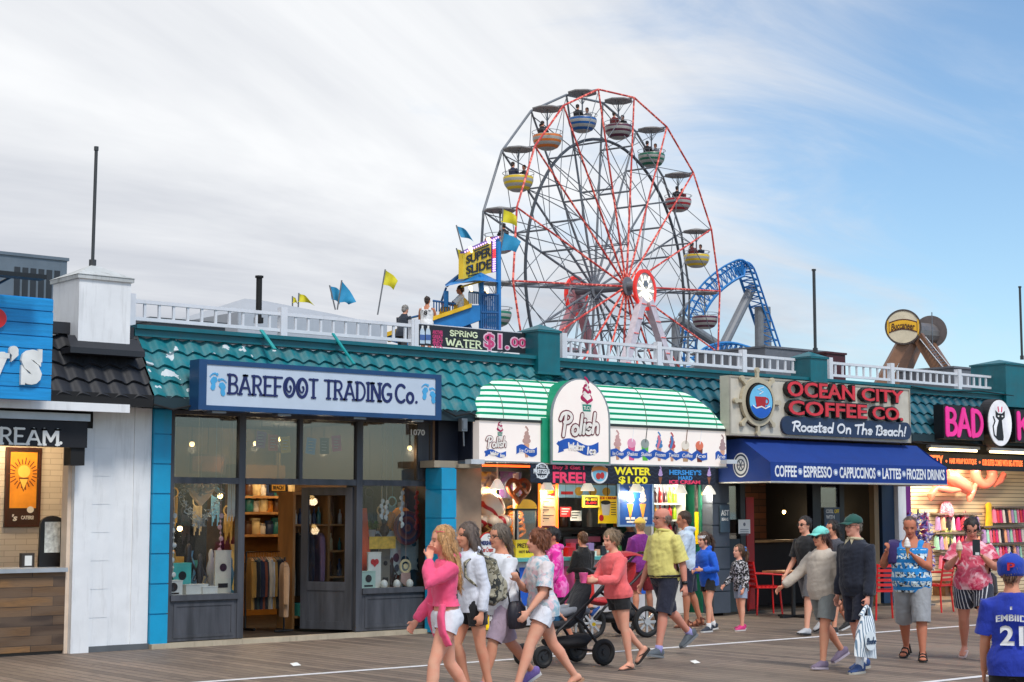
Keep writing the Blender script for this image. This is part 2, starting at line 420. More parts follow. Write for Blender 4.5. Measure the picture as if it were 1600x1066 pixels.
def line_mat():
 b=NB('worn_white_line'); w=b.noise(b.coord((6,1,1)),5,6,.7)
 return b.pbr(b.mix(b.rng(w,.5,.72,0,.75),lin((226,226,228)),lin((128,118,108))),.6)
LINE=line_mat()
struct(sheet('lane_line',-60,14.93,120,15.05,.004,LINE))
struct(sheet('lane_line',-60,10.27,120,10.38,.004,LINE))
struct(sheet('sea',200,-3000,3000,-60,-.33,M('sea_water',(60,92,110),.12,var=.1,bump=.5,bscale=2)))
for i,(px,py) in enumerate(((1087,1037),(462,1041))):
 p=onz(px,py); m=MB()
 m.add([(p.x-.05,p.y-.03,.006),(p.x+.06,p.y-.02,.008),(p.x+.05,p.y+.05,.035),(p.x,p.y+.06,.012),(p.x-.05,p.y+.04,.03),(p.x,p.y+.01,.04)],[(0,1,5),(1,2,5),(2,3,5),(3,4,5),(4,0,5),(0,4,3,2,1)])
 tag(m.build('napkin',PAPER,origin=(p.x,p.y,0)),['crumpled white napkin lying near the man in yellow','scrap of white paper lying outside the shop door'][i],'litter')
# tiled mansard roof
def roof_mat(name,col,patch=False,rough=.58):
 b=NB(name); c=lin(col); n=b.noise(b.coord(),3,6,.6)
 cc=b.mix(b.rng(n,.35,.7),tuple(x*.78 for x in c[:3])+(1,),tuple(min(1,x*1.2) for x in c[:3])+(1,))
 d=b.noise(b.coord((1,1,.5),loc=(5,2,1)),6,7,.7)
 cc=b.mix(b.math('MULTIPLY',b.rng(d,.48,.75),.5),cc,lin((120,128,124) if patch else (40,42,46)))
 if patch:
  f=b.noise(b.coord(loc=(2.3,0,7)),6.5,3,.45)
  sx=b.sep(b.coord())[0]
  w=b.math('MULTIPLY',b.math('GREATER_THAN',b.math('ADD',f,b.rng(sx,0.1,1.6,0.0,-.25)),.64),1.0)
  cc=b.mix(w,cc,lin((196,206,210)))
 return b.pbr(cc,rough,normal=b.bump(b.noise(b.coord(),45,4),.12,.01))
def tile_roof(name,x0,x1,y0,z0,y1,z1,courses,mat,parent,period=.25,amp=.026):
 mb=MB(); n=int((x1-x0)/period*10); D=Vector((0,y1-y0,z1-z0)); Ln=D.length; nrm=Vector((0,-D.z,D.y))/Ln
 rows=[]
 for c in range(courses):
  for t,lift in ((0,-.004),(0,.036),(.5,.022),(1.0,.006)):
   row=[]
   for i in range(n+1):
    x=x0+(x1-x0)*i/n; ph=((x+.02*c)/period)%1.0
    w=math.sin(2*math.pi*ph)*.72+math.sin(4*math.pi*ph+.6)*.22
    sag=(.5+.5*w)*.035 if t==0 else 0
    q=Vector((x,y0,z0))+D*((c+t)/courses)+nrm*(lift+amp*w)-D/Ln*(.035-sag)
    row.append(q)
   rows.append(row)
 vs_=[p for r_ in rows for p in r_]; fs=[]
 for a in range(len(rows)-1):
  for i in range(n):fs.append((a*(n+1)+i,a*(n+1)+i+1,(a+1)*(n+1)+i+1,(a+1)*(n+1)+i))
 mb.add(vs_,fs)
 return mb.build(name,mat,parent,smooth=True)
TEALR=roof_mat('teal_roof_tile',(4,114,124),True)
TEALR2=roof_mat('teal_roof_tile_clean',(0,86,102))
BLKR=roof_mat('black_roof_tile',(34,36,42))
EY,EZ,TY,TZ=18.56,3.12,19.04,3.92
X0=2.0; XA=ax(213,EY,560); XB=ax(712,W); XC=ax(1131,W); XD=ax(1403,W); XE=36.0
# the shop row
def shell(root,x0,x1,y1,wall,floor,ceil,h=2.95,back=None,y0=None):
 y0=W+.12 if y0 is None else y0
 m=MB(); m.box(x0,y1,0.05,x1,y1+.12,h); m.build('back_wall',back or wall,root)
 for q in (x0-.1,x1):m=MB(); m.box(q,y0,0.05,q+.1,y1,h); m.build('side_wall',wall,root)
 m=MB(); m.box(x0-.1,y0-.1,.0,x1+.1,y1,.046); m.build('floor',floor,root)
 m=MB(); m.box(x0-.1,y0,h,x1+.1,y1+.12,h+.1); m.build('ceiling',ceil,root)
def deck(root,x0,x1):
 m=MB(); m.box(x0,TY+.01,3.70,x1,27.0,3.80); m.build('roof_deck',M('roof_membrane',(150,152,154),.8,dirt=.4),root)
def cap_band(root,x0,x1,mat):
 m=MB()
 m.box(x0,TY-.09,TZ-.02,x1,TY+.10,TZ+.07); m.box(x0,TY-.14,TZ+.07,x1,TY+.12,TZ+.12)
 return m.build('roof_coping',mat,root)
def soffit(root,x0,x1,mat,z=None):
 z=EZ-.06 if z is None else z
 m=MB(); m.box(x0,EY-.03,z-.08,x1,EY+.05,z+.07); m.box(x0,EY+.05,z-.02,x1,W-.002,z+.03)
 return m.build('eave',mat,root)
# ice cream shop at the near end
def ice_cream_shop():
 root=thing('ice_cream_shop','ice cream shop with black tiled roof, white pier and wood plank counter','shop building',(9.0,W,0))
 x1=ax(110,W); xp0=ax(138,W,820); xp1=ax(231,W,820)
 brickw=NB('white_wall_tile'); v=brickw.coord(rot=(R(90),0,0))
 br=brickw.N.new('ShaderNodeTexBrick'); brickw.L.new(v,br.inputs['Vector']); br.inputs['Scale'].default_value=1
 br.inputs['Brick Width'].default_value=.3; br.inputs['Row Height'].default_value=.075; br.inputs['Mortar Size'].default_value=.004
 br.inputs['Color1'].default_value=lin((216,208,196)); br.inputs['Color2'].default_value=lin((206,198,186)); br.inputs['Mortar'].default_value=lin((176,166,152))
 wallm=brickw.pbr(br.outputs[0],.35,normal=brickw.bump(br.outputs['Fac'],-.3,.004))
 shell(root,X0,min(ax(120,W+1.7),ax(232,W,820)-.17),W+1.7,wallm,M('shop_floor',(70,64,58),.6),WHITE,2.95)
 m=MB(); xq=ax(168,W); xs=ax(205,W)
 k=0; z=.07
 while z<2.98:
  z2=min(z+.345,3.0); m.box(xp0,W-.06,z,xq,W+.12,z2-.008); m.box(xp0+.004,W-.052,z2-.008,xq,W+.12,z2); z=z2
 m.box(xq,W-.035,.07,xs,W+.12,3.0); m.box(xs,W-.05,.07,xp1,W+.12,3.0)
 m.build('pier',WHITE,root)
 m=MB(); m.box(xp0,W-.09,0,xp1,W+.1,.07); m.build('plinth',M('grey_plinth',(88,92,96),.7),root)
 m=MB(); m.box(x1,W-.10,0,xp0-.004,W+.12,2.72); m.build('door_post',WHITE,root)
 m=MB(); m.box(x1-.05,W-.02,0,x1-.002,W+.14,2.72); m.build('jamb',M('cream_paint',(216,196,176),.6),root)
 m=MB(); m.box(X0,W-.06,2.72,xp0-.004,W+.118,3.0); m.build('header',BLACKM,root)
 xr=ax(213,EY,560)
 zE=EZ-.04
 tile_roof('roof',X0,ax(238,EY,620),EY,EZ-.03,TY,TZ-.04,4,BLKR,root)
 m=MB(); m.box(X0,TY-.1,TZ-.06,ax(203,TY,540),TY+.1,TZ+.08); m.build('roof_coping',M('black_flashing',(34,36,42),.5),root)
 a=at(122,520,18.72); c=at(203,520,18.72); zb=az(150,538,18.72); zt=az(150,437,18.72)
 m=MB(); m.box(a.x-.14,18.62,zb-.13,c.x+.16,19.3,zb-.06); m.add([(a.x-.14,18.62,zb-.06),(c.x+.16,18.62,zb-.06),(c.x+.13,18.8,zb+.10),(a.x-.1,18.8,zb+.10)],[(0,1,2,3)])
 m.build('chimney_apron',M('black_flashing',(34,36,42),.5),root)
 m=MB(); m.box(a.x,18.72,zb,c.x,19.46,zt); m.build('chimney',WHITE,root)
 m=MB(); m.box(a.x-.03,18.69,zt,c.x+.03,19.49,zt+.05)
 xm=(a.x+c.x)/2; m.add([(a.x-.04,18.68,zt+.05),(c.x+.04,18.68,zt+.05),(c.x+.04,19.5,zt+.05),(a.x-.04,19.5,zt+.05),(xm,19.09,zt+.24)],[(0,1,4),(1,2,4),(2,3,4),(3,0,4)])
 m.build('chimney_cap',M('chimney_cap_paint',(186,190,190),.6,dirt=.7,bump=.2),root)
 pole=MB(); pt=az(162,231,19.09); pole.tube([(xm,19.09,zt+.22),(xm,19.09,zt+.3)],.045,10); pole.tube([(xm,19.09,zt+.3),(xm+.01,19.09,pt-.05)],.022,8); pole.tube([(xm+.01,19.09,pt-.05),(xm+.01,19.09,pt)],.03,8)
 tag(pole.build('roof_pole',M('weathered_pole',(52,56,60),.6,dirt=.4),origin=(xm,19.09,zt+.2)),'tall dark pole rising from the white roof pier at left','pole')
 soffit(root,X0,ax(238,EY,630),BLACKM)
 m=MB(); zz=az(100,641,18.5); m.box(X0,18.5,zz,ax(203,18.5,636),18.555,zz+.10); m.build('fascia',WHITE,root)
 deck(root,X0,XA)
 cm=NB('reclaimed_planks'); v=cm.coord(rot=(R(90),0,0)); br=cm.N.new('ShaderNodeTexBrick'); cm.L.new(v,br.inputs['Vector']); br.inputs['Scale'].default_value=1
 br.inputs['Brick Width'].default_value=.52; br.inputs['Row Height'].default_value=.115; br.inputs['Mortar Size'].default_value=.004; br.offset=.37; br.squash=1.3
 br.inputs['Color1'].default_value=lin((150,110,66)); br.inputs['Color2'].default_value=lin((58,46,40)); br.inputs['Mortar'].default_value=lin((24,18,14))
 g=cm.noise(cm.coord((1.2,1,14)),6,6,.6)
 big=cm.noise(cm.coord((1.9,1,8.7)),1.0,0)
 c=cm.mix(cm.rng(g,.35,.7,0,.5),br.outputs[0],lin((66,52,44))); c=cm.mix(cm.rng(big,.4,.6,0,.5),c,lin((112,92,74)))
 zc=az(50,888,W)
 m=MB(); m.box(X0,W-.02,.04,x1-.052,W+.1,zc-.05); m.build('counter',cm.pbr(c,.6,normal=cm.bump(g,.3,.006)),root)
 m=MB(); m.box(X0,W-.09,zc-.05,x1-.052,W+.55,zc); m.build('counter_top',M('zinc_top',(172,178,184),.35,.3),root)
 return root
ICE=ice_cream_shop()
# beach gift shop
def gift_shop():
 root=thing('gift_shop','gift shop with flaking teal tile roof, grey wood windows and open door','shop building',(11.5,W,0))
 xa=ax(232,W,820); xb=ax(259,W,820); xe=ax(672,W,820); xe2=ax(712,W,700)
 m=MB(); z=.06
 while z<2.95:
  z2=min(z+.375,3.0); m.box(xa,W-.10,z,xb,W+.12,z2-.016); m.box(xa+.006,W-.075,z2-.016,xb-.004,W+.12,z2); z=z2
 m.build('pier',BLUEP,root)
 zt=az(375,655,W)+.03; zm=az(460,753,W); zs=az(262,935,W); f=.06
 xs=[xb+.004,ax(375,W),ax(468,W,700),ax(559,W),xe]
 F0,F1=W-.045,W+.045
 m=MB()
 for i,x in enumerate(xs):
  w=(.075,.095,.05,.10,.07)[i]; z0=zm if i==2 else .07
  xx=x if i==0 else x-w/2
  m.box(xx,F0,z0,xx+w,F1,zt)
 for a,b in ((0,1),(1,3),(3,4)):
  m.box(xs[a]+.06,F0+.006,zm-.04,xs[b]-.045,F1-.004,zm+.04)
 m.box(xs[0],F0-.01,zt,xe,F1,zt+.05)
 for a,b in ((0,1),(3,4)):m.box(xs[a]+.05,F0-.03,zs-.035,xs[b]-.04,F1+.02,zs+.035)
 m.box(xe-.26,F0-.004,zm+.05,xe-.066,F0+.03,zt); m.build('window_frame',DKWOOD,root)
 for a,b in ((0,1),(3,4)):
  m=MB(); x0,x1=xs[a]+.06,xs[b]-.042
  m.box(x0,F0+.012,.07,x1,F1,zs-.036)
  m.box(x0+.05,F0+.002,.11,x1-.05,F0+.012,.15); m.box(x0+.05,F0+.002,zs-.11,x1-.05,F0+.012,zs-.07)
  m.box(x0+.05,F0+.003,.151,x0+.09,F0+.012,zs-.111); m.box(x1-.09,F0+.003,.151,x1-.05,F0+.012,zs-.111)
  m.build('base_panel',DKWOOD,root)
 G=glassmat('shop_glass',.012); GU=glassmat('transom_glass',.10,(.46,.49,.52,1))
 def pane(n,x0,x1,z0,z1,g):
  m=MB(); m.box(x0,W-.004,z0,x1,W+.004,z1); m.build(n,g,root)
 pane('display_window',xs[0]+.07,xs[1]-.046,zs+.036,zm-.041,G); pane('display_window',xs[3]+.048,xs[4]-.033,zs+.036,zm-.041,G)
 for a,b in ((0,1),(1,2),(2,3),(3,4)):pane('transom_window',xs[a]+(.07 if a==0 else .046),xs[b]-.026-(.02 if b in (1,3) else 0),zm+.041,zt-.002,GU)
 m=MB(); m.box(xa,W-.16,0,xe,W+.02,.06); m.build('door_sill',M('pale_concrete_sill',(178,166,144),.8,dirt=.6),root)
 hx,hy=xs[3]-.06,W+.03; d=MB(); an=R(118); wd=.80; ux,uy=math.cos(an),math.sin(an)
 def P(u,z,t=0):return (hx+ux*u-uy*t,hy+uy*u+ux*t,z)
 def leafbox(mb,u0,u1,z0,z1,t0=-.02,t1=.02):
  c=[P(u,z,t) for z in (z0,z1) for (u,t) in ((u0,t0),(u1,t0),(u1,t1),(u0,t1))]
  mb.add(c,[(3,2,1,0),(4,5,6,7),(0,1,5,4),(1,2,6,5),(2,3,7,6),(3,0,4,7)])
 for a in ((0,.11,.09,2.04),(wd-.11,wd,.09,2.04),(.11,wd-.11,1.93,2.04),(.11,wd-.11,.62,.74),(.11,wd-.11,.09,.2)):leafbox(d,*a)
 leafbox(d,.11,wd-.11,.2,.62,-.01,.01)
 dr=d.build('door',DKWOOD,root)
 g=MB(); leafbox(g,.11,wd-.11,.74,1.93,-.003,.003); g.build('door_glass',G,dr)
 h=MB(); h.ball(P(wd-.05,1.0,-.05),.028,10,6); h.tube([P(wd-.05,1.0,-.045),P(wd-.05,1.0,0)],.012,6); h.build('door_handle',STEEL,dr,True)
 m=MB(); m.box(xe+.006,W-.10,.05,xe2+.4,W+.118,zt+.06); m.build('pilaster',BEIGE,root)
 num=MB(); a=at(642,680,W-.056); b=at(664,669,W-.056)
 put_text(num,'1070',a.x,b.x,a.z,a.z+.085,W-.056,.006,.02); num.build('house_number',PAPER,root)
 xr0,xr1=ax(238,EY,620)+.01,XB+1.7
 tile_roof('roof',xr0,xr1,EY,EZ,TY,TZ,4,TEALR,root)
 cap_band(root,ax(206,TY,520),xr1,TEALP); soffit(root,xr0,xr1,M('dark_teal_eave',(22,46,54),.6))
 for px,py0,px2,py2 in ((408,522,428,552),(520,527,552,575)):
  a=at(px,py0,18.98); b=at(px2,py2,18.66); m=MB(); m.bar(a+Vector((0,0,.05)),b+Vector((0,-.02,.05)),.05,.02); m.build('roof_strap',M('teal_strap',(20,150,150),.4),root)
 deck(root,XA,xr1)
 m=MB(); m.box(xa,W,zt+.05,xe2+.4,W+.118,3.3); m.build('header',BLACKM,root)
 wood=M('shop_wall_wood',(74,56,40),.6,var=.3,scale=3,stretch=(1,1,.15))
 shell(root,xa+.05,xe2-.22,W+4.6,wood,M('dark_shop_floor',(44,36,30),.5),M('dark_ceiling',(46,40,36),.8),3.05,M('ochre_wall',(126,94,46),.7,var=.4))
 return root
GIFT=gift_shop()
# water ice stand
XI0,XI1=ax(714,W,820),ax(1106,W,860)
def stand():
 root=thing('water_ice_stand','open fronted water ice stand with clean teal tile roof and serving counter','shop building',(16.5,W,0))
 xa,xb=ax(690,18.62,780),ax(713,18.62,780); zt=az(700,731,18.62)
 m=MB(); z=.02
 while z<zt-.02:
  z2=min(z+.40,zt); m.box(xa,18.62,z,xb,W-.104,z2-.016); m.box(xa+.01,18.64,z2-.016,xb-.01,W-.104,z2); z=z2
 m.build('pier',BLUEP,root)
 m=MB(); m.box(xa-.1,18.66,zt+.004,xb+.5,W-.105,zt+.10); m.build('lintel',M('worn_cream_beam',(150,140,122),.7,dirt=.5),root)
 m=MB(); m.box(xb-.1,W-.19,zt+.104,XI0+.35,W-.106,3.06); m.build('upper_wall',NAVY,root)
 xp0,xp1=XI1,ax(1132,W,860)
 m=MB(); z=.05
 while z<2.5:
  z2=min(z+.36,2.5); m.box(xp0,W-.12,z,xp1,W+.12,z2-.02); m.box(xp0+.012,W-.09,z2-.02,xp1-.012,W+.12,z2); z=z2
 m.build('block_pier',M('grey_block',(64,72,84),.6,bump=.2),root)
 m=MB(); m.box(XI0,W,2.5,xp1,W+.115,3.3); m.build('header',BLACKM,root)
 green=M('green_wall',(10,96,74),.5)
 shell(root,XI0,XI1-.03,W+2.4,green,M('stand_floor',(120,112,100),.5),M('stand_ceiling',(210,208,200),.6),2.85,M('stand_back',(150,150,146),.5))
 xr0,xr1=XB+1.71,XC
 tile_roof('roof',xr0,xr1,EY,EZ,TY,TZ,4,TEALR2,root)
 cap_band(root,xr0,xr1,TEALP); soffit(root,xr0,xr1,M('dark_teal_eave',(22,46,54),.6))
 deck(root,xr0,xr1)
 c0,c1=ax(760,18.8,900),ax(1020,18.8,900); zc=1.02
 m=MB(); m.box(c0,W-.12,.03,c1,W+.10,zc-.05); cnt=m.build('counter',M('counter_panel',(196,196,200),.5,dirt=.3),root)
 m=MB(); m.box(c0-.05,W-.24,zc-.05,c1+.05,W+.5,zc); m.build('counter_top',M('teal_counter_edge',(88,170,168),.4),root)
 m=MB(); rr=random.Random(3)
 for i,px in enumerate((775,812,838,882,960,986)):
  a=ax(px,W-.13,930); m=MB(); m.box(a,W-.128,.22+.1*(i%3),a+.26+.1*(i%2),W-.1215,.88); m.build('counter_poster',[RED,M('poster_blue',(30,90,190),.5),YELLOW,M('poster_pink',(230,90,150),.5)][i%4],root)
 n=MB(); a=at(748,727,W-.14); b=at(828,729,W-.14); n.tube([a,b],.016,8); n.build('neon_tube',glow('orange_neon',(255,84,30),3.0),root)
 return root,zc
STAND,ZC=stand()
# coffee shop
def coffee_shop():
 root=thing('coffee_shop','dark open fronted coffee shop with red seats inside under teal roof','shop building',(22.3,W,0))
 x0=ax(1132,W)+.004; x1=ax(1409,W)
 brick=NB('dark_brick_slips'); v=brick.coord(rot=(R(90),0,0)); br=brick.N.new('ShaderNodeTexBrick'); brick.L.new(v,br.inputs['Vector']); br.inputs['Scale'].default_value=1
 br.inputs['Brick Width'].default_value=.42; br.inputs['Row Height'].default_value=.13; br.inputs['Mortar Size'].default_value=.008
 br.inputs['Color1'].default_value=lin((96,56,38)); br.inputs['Color2'].default_value=lin((52,36,30)); br.inputs['Mortar'].default_value=lin((22,18,16))
 bm=brick.pbr(br.outputs[0],.7,normal=brick.bump(br.outputs['Fac'],-.4,.01))
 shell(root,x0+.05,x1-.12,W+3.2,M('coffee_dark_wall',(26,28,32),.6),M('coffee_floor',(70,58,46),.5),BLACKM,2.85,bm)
 m=MB(); m.box(x0,W,2.62,x1,W+.118,3.3); m.build('header',BLACKM,root)
 gl=glassmat('coffee_glass',.16,(.55,.6,.66,1))
 a,b=ax(1134,W),ax(1155,W)
 m=MB(); m.box(a,W+.02,1.25,b,W+.03,2.55); m.build('side_window',gl,root)
 m=MB(); m.box(a,W-.02,.05,b,W+.06,1.25); m.build('side_panel',M('slate_panel',(40,52,58),.6),root)
 m=MB(); m.box(b,W-.03,.05,b+.12,W+.08,2.6); m.build('frame',M('black_frame',(20,22,26),.45),root); m=MB(); m.box(ax(1268,W),W-.03,.05,ax(1281,W),W+.1,2.6); m.build('frame',M('black_frame',(20,22,26),.45),root); m=MB(); m.box(ax(1311,W),W-.02,.05,ax(1318,W),W+.08,2.6); m.build('frame',M('black_frame',(20,22,26),.45),root)
 m=MB(); m.box(ax(1283,W),W+.02,.7,ax(1310,W),W+.03,2.55); m.build('window',gl,root)
 m=MB(); m.box(ax(1282,W),W-.01,.05,ax(1310,W),W+.05,.7); m.build('window_panel',M('slate_panel',(40,52,58),.6),root)
 m=MB(); m.box(ax(1176,W+.9),W+.85,1.16,ax(1268,W+.9),W+1.2,1.20); m.build('shelf',WOODL,root)
 m=MB(); zz=az(1210,858,W+.95)
 m.box(ax(1176,W+.9),W+1.0,.05,ax(1260,W+.9),W+1.15,1.14); m.build('bar_front',M('dark_bar',(40,26,22),.6),root)
 m=MB(); m.box(ax(1364,W),W-.03,.05,ax(1371,W),W+.08,2.6); m.build('timber_post',M('pale_timber_post',(140,116,84),.6,stretch=(1,1,.1),var=.3),root)
 m=MB(); m.box(ax(1377,W),W-.02,.05,ax(1396,W),W+.1,2.6); m.build('blue_panel',M('dark_blue_panel',(18,48,78),.5),root)
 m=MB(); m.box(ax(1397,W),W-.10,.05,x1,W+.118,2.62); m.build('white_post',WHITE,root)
 m=MB(); m.box(ax(1166,W+.3),W+.3,.05,ax(1178,W+.3),W+.36,1.95); m.build('red_panel',M('red_panel',(170,18,20),.5),root)
 xr1=ax(1422,EY,640)
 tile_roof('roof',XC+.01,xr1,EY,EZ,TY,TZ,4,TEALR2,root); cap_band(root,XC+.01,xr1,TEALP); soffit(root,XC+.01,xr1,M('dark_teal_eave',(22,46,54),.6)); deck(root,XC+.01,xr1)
 return root,xr1
COFFEE,XK=coffee_shop()
# beachwear shop at the far end
def kitty_shop():
 root=thing('beachwear_shop','brightly lit beachwear shop with cream slatted display wall and teal roof','shop building',(27,W,0))
 x0=ax(1411,W)+.004
 m=MB(); m.box(x0,W-.06,.05,x0+.16,W+.9,2.56);
 b=NB('purple_polka'); v=b.coord(); q=b.vor(b.coord((1,0.001,1)),5.5)
 d=b.math('LESS_THAN',q,.2); pol=b.pbr(b.mix(d,lin((110,20,120)),lin((236,226,240))),.5)
 m.build('polka_pillar',pol,root)
 slat=NB('cream_slatwall'); z=slat.sep(slat.coord())[2]
 fr=slat.math('FRACT',slat.math('MULTIPLY',z,12.5)); gr=slat.math('LESS_THAN',fr,.16)
 sm=slat.pbr(slat.mix(gr,lin((226,204,168)),lin((120,96,70))),.5,normal=slat.bump(fr,.2,.004))
 Y1=W+1.35
 shell(root,x0+.17,XE-.1,Y1,sm,M('kitty_floor',(110,96,80),.5),M('kitty_ceiling',(214,204,190),.6),2.85,sm)
 m=MB(); m.box(x0,W,2.56,XE,W+.118,3.3); m.build('header',BLACKM,root)
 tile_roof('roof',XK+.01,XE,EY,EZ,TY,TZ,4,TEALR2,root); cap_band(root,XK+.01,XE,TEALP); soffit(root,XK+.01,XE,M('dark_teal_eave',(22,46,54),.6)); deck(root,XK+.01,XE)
 return root,Y1
KITTY,YK=kitty_shop()
m=MB(); m.box(XE,W,0,XE+.2,27,3.7); m.box(ax(1411,W),26.8,0,XE,27,3.7); m.build('rear_wall',BEIGE,KITTY)
m=MB(); m.box(X0-.2,W,0,X0,27,3.7); m.build('end_wall',BEIGE,ICE)
# roof line: railings, posts, plant
def railing(name,label,x0,x1,Y,z0,z1,posts,pitch=.205,extra=None):
 g=thing(name,label,'railing',(x0,Y,z0-.14),'white railings along the shop roof')
 m=MB(); m.box(x0,Y-.03,z1-.045,x1,Y+.03,z1); m.build('top_rail',RAILW,g)
 m=MB(); m.box(x0,Y-.025,z0,x1,Y+.025,z0+.045); m.build('bottom_rail',RAILW,g)
 n=max(1,round((x1-x0)/pitch)); px=[x0+(x1-x0)*p for p in posts]
 base=None
 for i in range(1,n):
  x=x0+(x1-x0)*i/n
  if any(abs(x-q)<.09 for q in px):continue
  if base is None:
   m=MB(); m.box(x-.016,Y-.016,z0+.046,x+.016,Y+.016,z1-.046); base=m.build('baluster',RAILW,g); bx=x
  else :
   c=base.copy(); COL.objects.link(c); c.parent=g; c.location=(x-bx,0,0)
 for q in px:
  m=MB(); m.box(q-.05,Y-.05,z0-.14,q+.05,Y+.05,z1+.07); m.build('post',RAILW,g)
 return g
YR=19.22
zr1=az(500,494,YR); zr0=az(500,524,YR)
railing('roof_railing','white roof railing above the gift shop, left of the spring water banner',ax(203,YR,480),ax(651,YR,520),YR,zr0,zr1,(.002,.5,.995))
railing('roof_railing','white roof railing between the two front teal roof posts, before the big wheel',ax(877,YR,540),ax(1262,YR,570),YR,zr0,zr1,(.005,.36,.71,.995))
railing('roof_railing','white roof railing at the far right in front of the round twin discs',ax(1294,YR,580),ax(1586,YR,600),YR,zr0,zr1,(.005,.31,.67,.995))
m0=MB()
def roofpost(px0,px1,label,pyt):
 a,b=ax(px0,18.86,540),ax(px1,18.86,540); zb=TZ-.12; zt=az((px0+px1)/2,pyt,18.86); d=b-a
 g=thing('roof_post',label,'roof post',(a,18.86,zb),'square teal posts along the roof')
 m=MB(); m.box(a,18.86,zb,b,18.86+d,zt-.14); m.box(a-.05,18.81,zb-.04,b+.05,18.86+d,zb-.001); m.build('shaft',TEALP,g)
 m=MB(); q=.025; m.box(a-q,18.86-q,zt-.14,b+q,18.86+d+q,zt-.11); c=((a+b)/2,18.86+d/2,zt); q=.03
 m.add([(a-q,18.86-q,zt-.11),(b+q,18.86-q,zt-.11),(b+q,18.86+d+q,zt-.11),(a-q,18.86+d+q,zt-.11),c],[(0,1,4),(1,2,4),(2,3,4),(3,0,4)])
 m.build('cap',TEALP,g); return a,b,d
roofpost(841,875,'teal roof post with pyramid cap beside the spring water banner',505)
pa,pb,pd=roofpost(1266,1292,'teal roof post carrying a thin pole above the coffee sign',548)
roofpost(1570,1606,'teal roof post cut by the right edge of the picture',560)
def pole(px,py0,py1,Y,r,label,mat=BLACK,top=None):
 a=at(px,py0,Y); b=at(px,py1,Y); m=MB(); m.tube([(a.x,Y,a.z),(a.x,Y,b.z)],r,8)
 m.tube([(a.x,Y,a.z),(a.x,Y,a.z+.08)],r*1.6,8); m.tube([(a.x,Y,b.z-.03),(a.x,Y,b.z)],r*1.4,8)
 return tag(m.build('roof_pole',mat,origin=(a.x,Y,a.z)),label,'pole')
pole(1274,551,421,18.86+pd/2,.028,'thin dark pole on the teal roof post above the coffee sign',DKSTEEL)
pole(1597,562,448,19.06,.024,'thin dark pole at the right edge of the picture',DKSTEEL)
pole(404,505,431,21.0,.045,'short dark vent pipe behind the gift shop railing',BLACKM)
def air_con():
 Y=20.2; a=at(-60,395,Y); b=at(103,480,Y); zt=az(103,408,Y)
 g=thing('air_conditioner','big grey rooftop air conditioner behind the blue sign','air conditioner',(a.x,Y,3.8))
 m=MB(); m.box(a.x,Y,3.8,b.x,Y+1.2,zt); m.box(a.x-.02,Y-.02,zt,b.x+.02,Y+1.22,zt+.04); m.build('casing',M('ac_grey',(104,116,126),.5,.2,dirt=.2),g)
 m=MB(); x0=ax(22,Y,440); x1=ax(97,Y,440); n=6
 for i in range(n):
  q=x0+(x1-x0)*i/n; m.box(q,Y-.012,4.0,q+(x1-x0)/n-.035,Y-.001,zt-.14)
 m.build('grille',M('ac_coil',(40,46,52),.6),g)
air_con()
def tent():
 Y=27.5; c=[at(372,520,Y),at(604,525,Y)]; zt=az(472,473,Y+1.5); ze=az(372,488,Y); x0,x1=c[0].x,c[1].x
 g=thing('canopy_tent','white canopy tent roof rising behind the gift shop railing','tent',(x0,Y,3.5))
 mat=M('tent_canvas',(166,172,180),.6,var=.05,bump=.2,bscale=6,dirt=.15); xm=(x0+x1)/2; D=3.4
 m=MB(); rows=[]
 for i in range(9):
  t=i/8; ring=[]
  for u in (0,1,2,3):
   pass
 z0=ze
 m.add([(x0,Y,z0),(x1,Y,z0),(x1,Y+D,z0),(x0,Y+D,z0),(xm-.6,Y+D/2,zt),(xm-.2,Y+D/2,zt),((x0+xm)/2,Y+.7,z0+(zt-z0)*.52),((x1+xm)/2,Y+.7,z0+(zt-z0)*.45)],[(0,6,4,3),(0,1,7,6),(6,7,5,4),(1,2,5,7),(2,3,4,5)])
 m.build('canopy',mat,g,True)
 m=MB(); m.box(x0,Y-.01,3.6,x1,Y+.01,z0+.01); m.box(x0-.01,Y,3.6,x0+.01,Y+D,z0+.01); m.box(x1-.01,Y,3.6,x1+.01,Y+D,z0+.01)
 m.build('side_flap',mat,g)
tent()
def clutter(name,label,cat,x0,x1,Y,z0,z1,D,mat):
 m=MB(); m.box(x0,Y,z0,x1,Y+D,z1); m.box(x0-.04,Y-.04,z1,x1+.04,Y+D+.04,z1+.06)
 m.box(x0+(x1-x0)*.2,Y-.03,z0+(z1-z0)*.3,x0+(x1-x0)*.5,Y-.001,z0+(z1-z0)*.8)
 return tag(m.build(name,mat,origin=(x0,Y,z0)),label,cat)
clutter('roof_hatch','low dark roof box behind the railing near the left end','roof box',ax(236,22,510),ax(352,22,510),22,3.8,az(300,507,22),1.0,M('dark_box',(70,74,78),.6))
clutter('roof_unit','grey flat roofed box beyond the railing behind the blue coaster','roof box',ax(1196,34,560),ax(1300,34,560),34,0,az(1250,548,34),3,M('grey_block_wall',(104,108,116),.7,dirt=.3))
clutter('roof_unit','dark maroon box beside the teal post behind the right railing','roof box',ax(1292,33,570),ax(1321,33,570),33,0,az(1300,553,33),3,M('maroon_box',(70,30,36),.6))
clutter('roof_unit','grey roof box at the far right behind the railing','roof box',ax(1490,30,590),ax(1556,30,590),30,3.0,az(1520,578,30),2,M('grey_block_wall',(104,108,116),.7,dirt=.3))
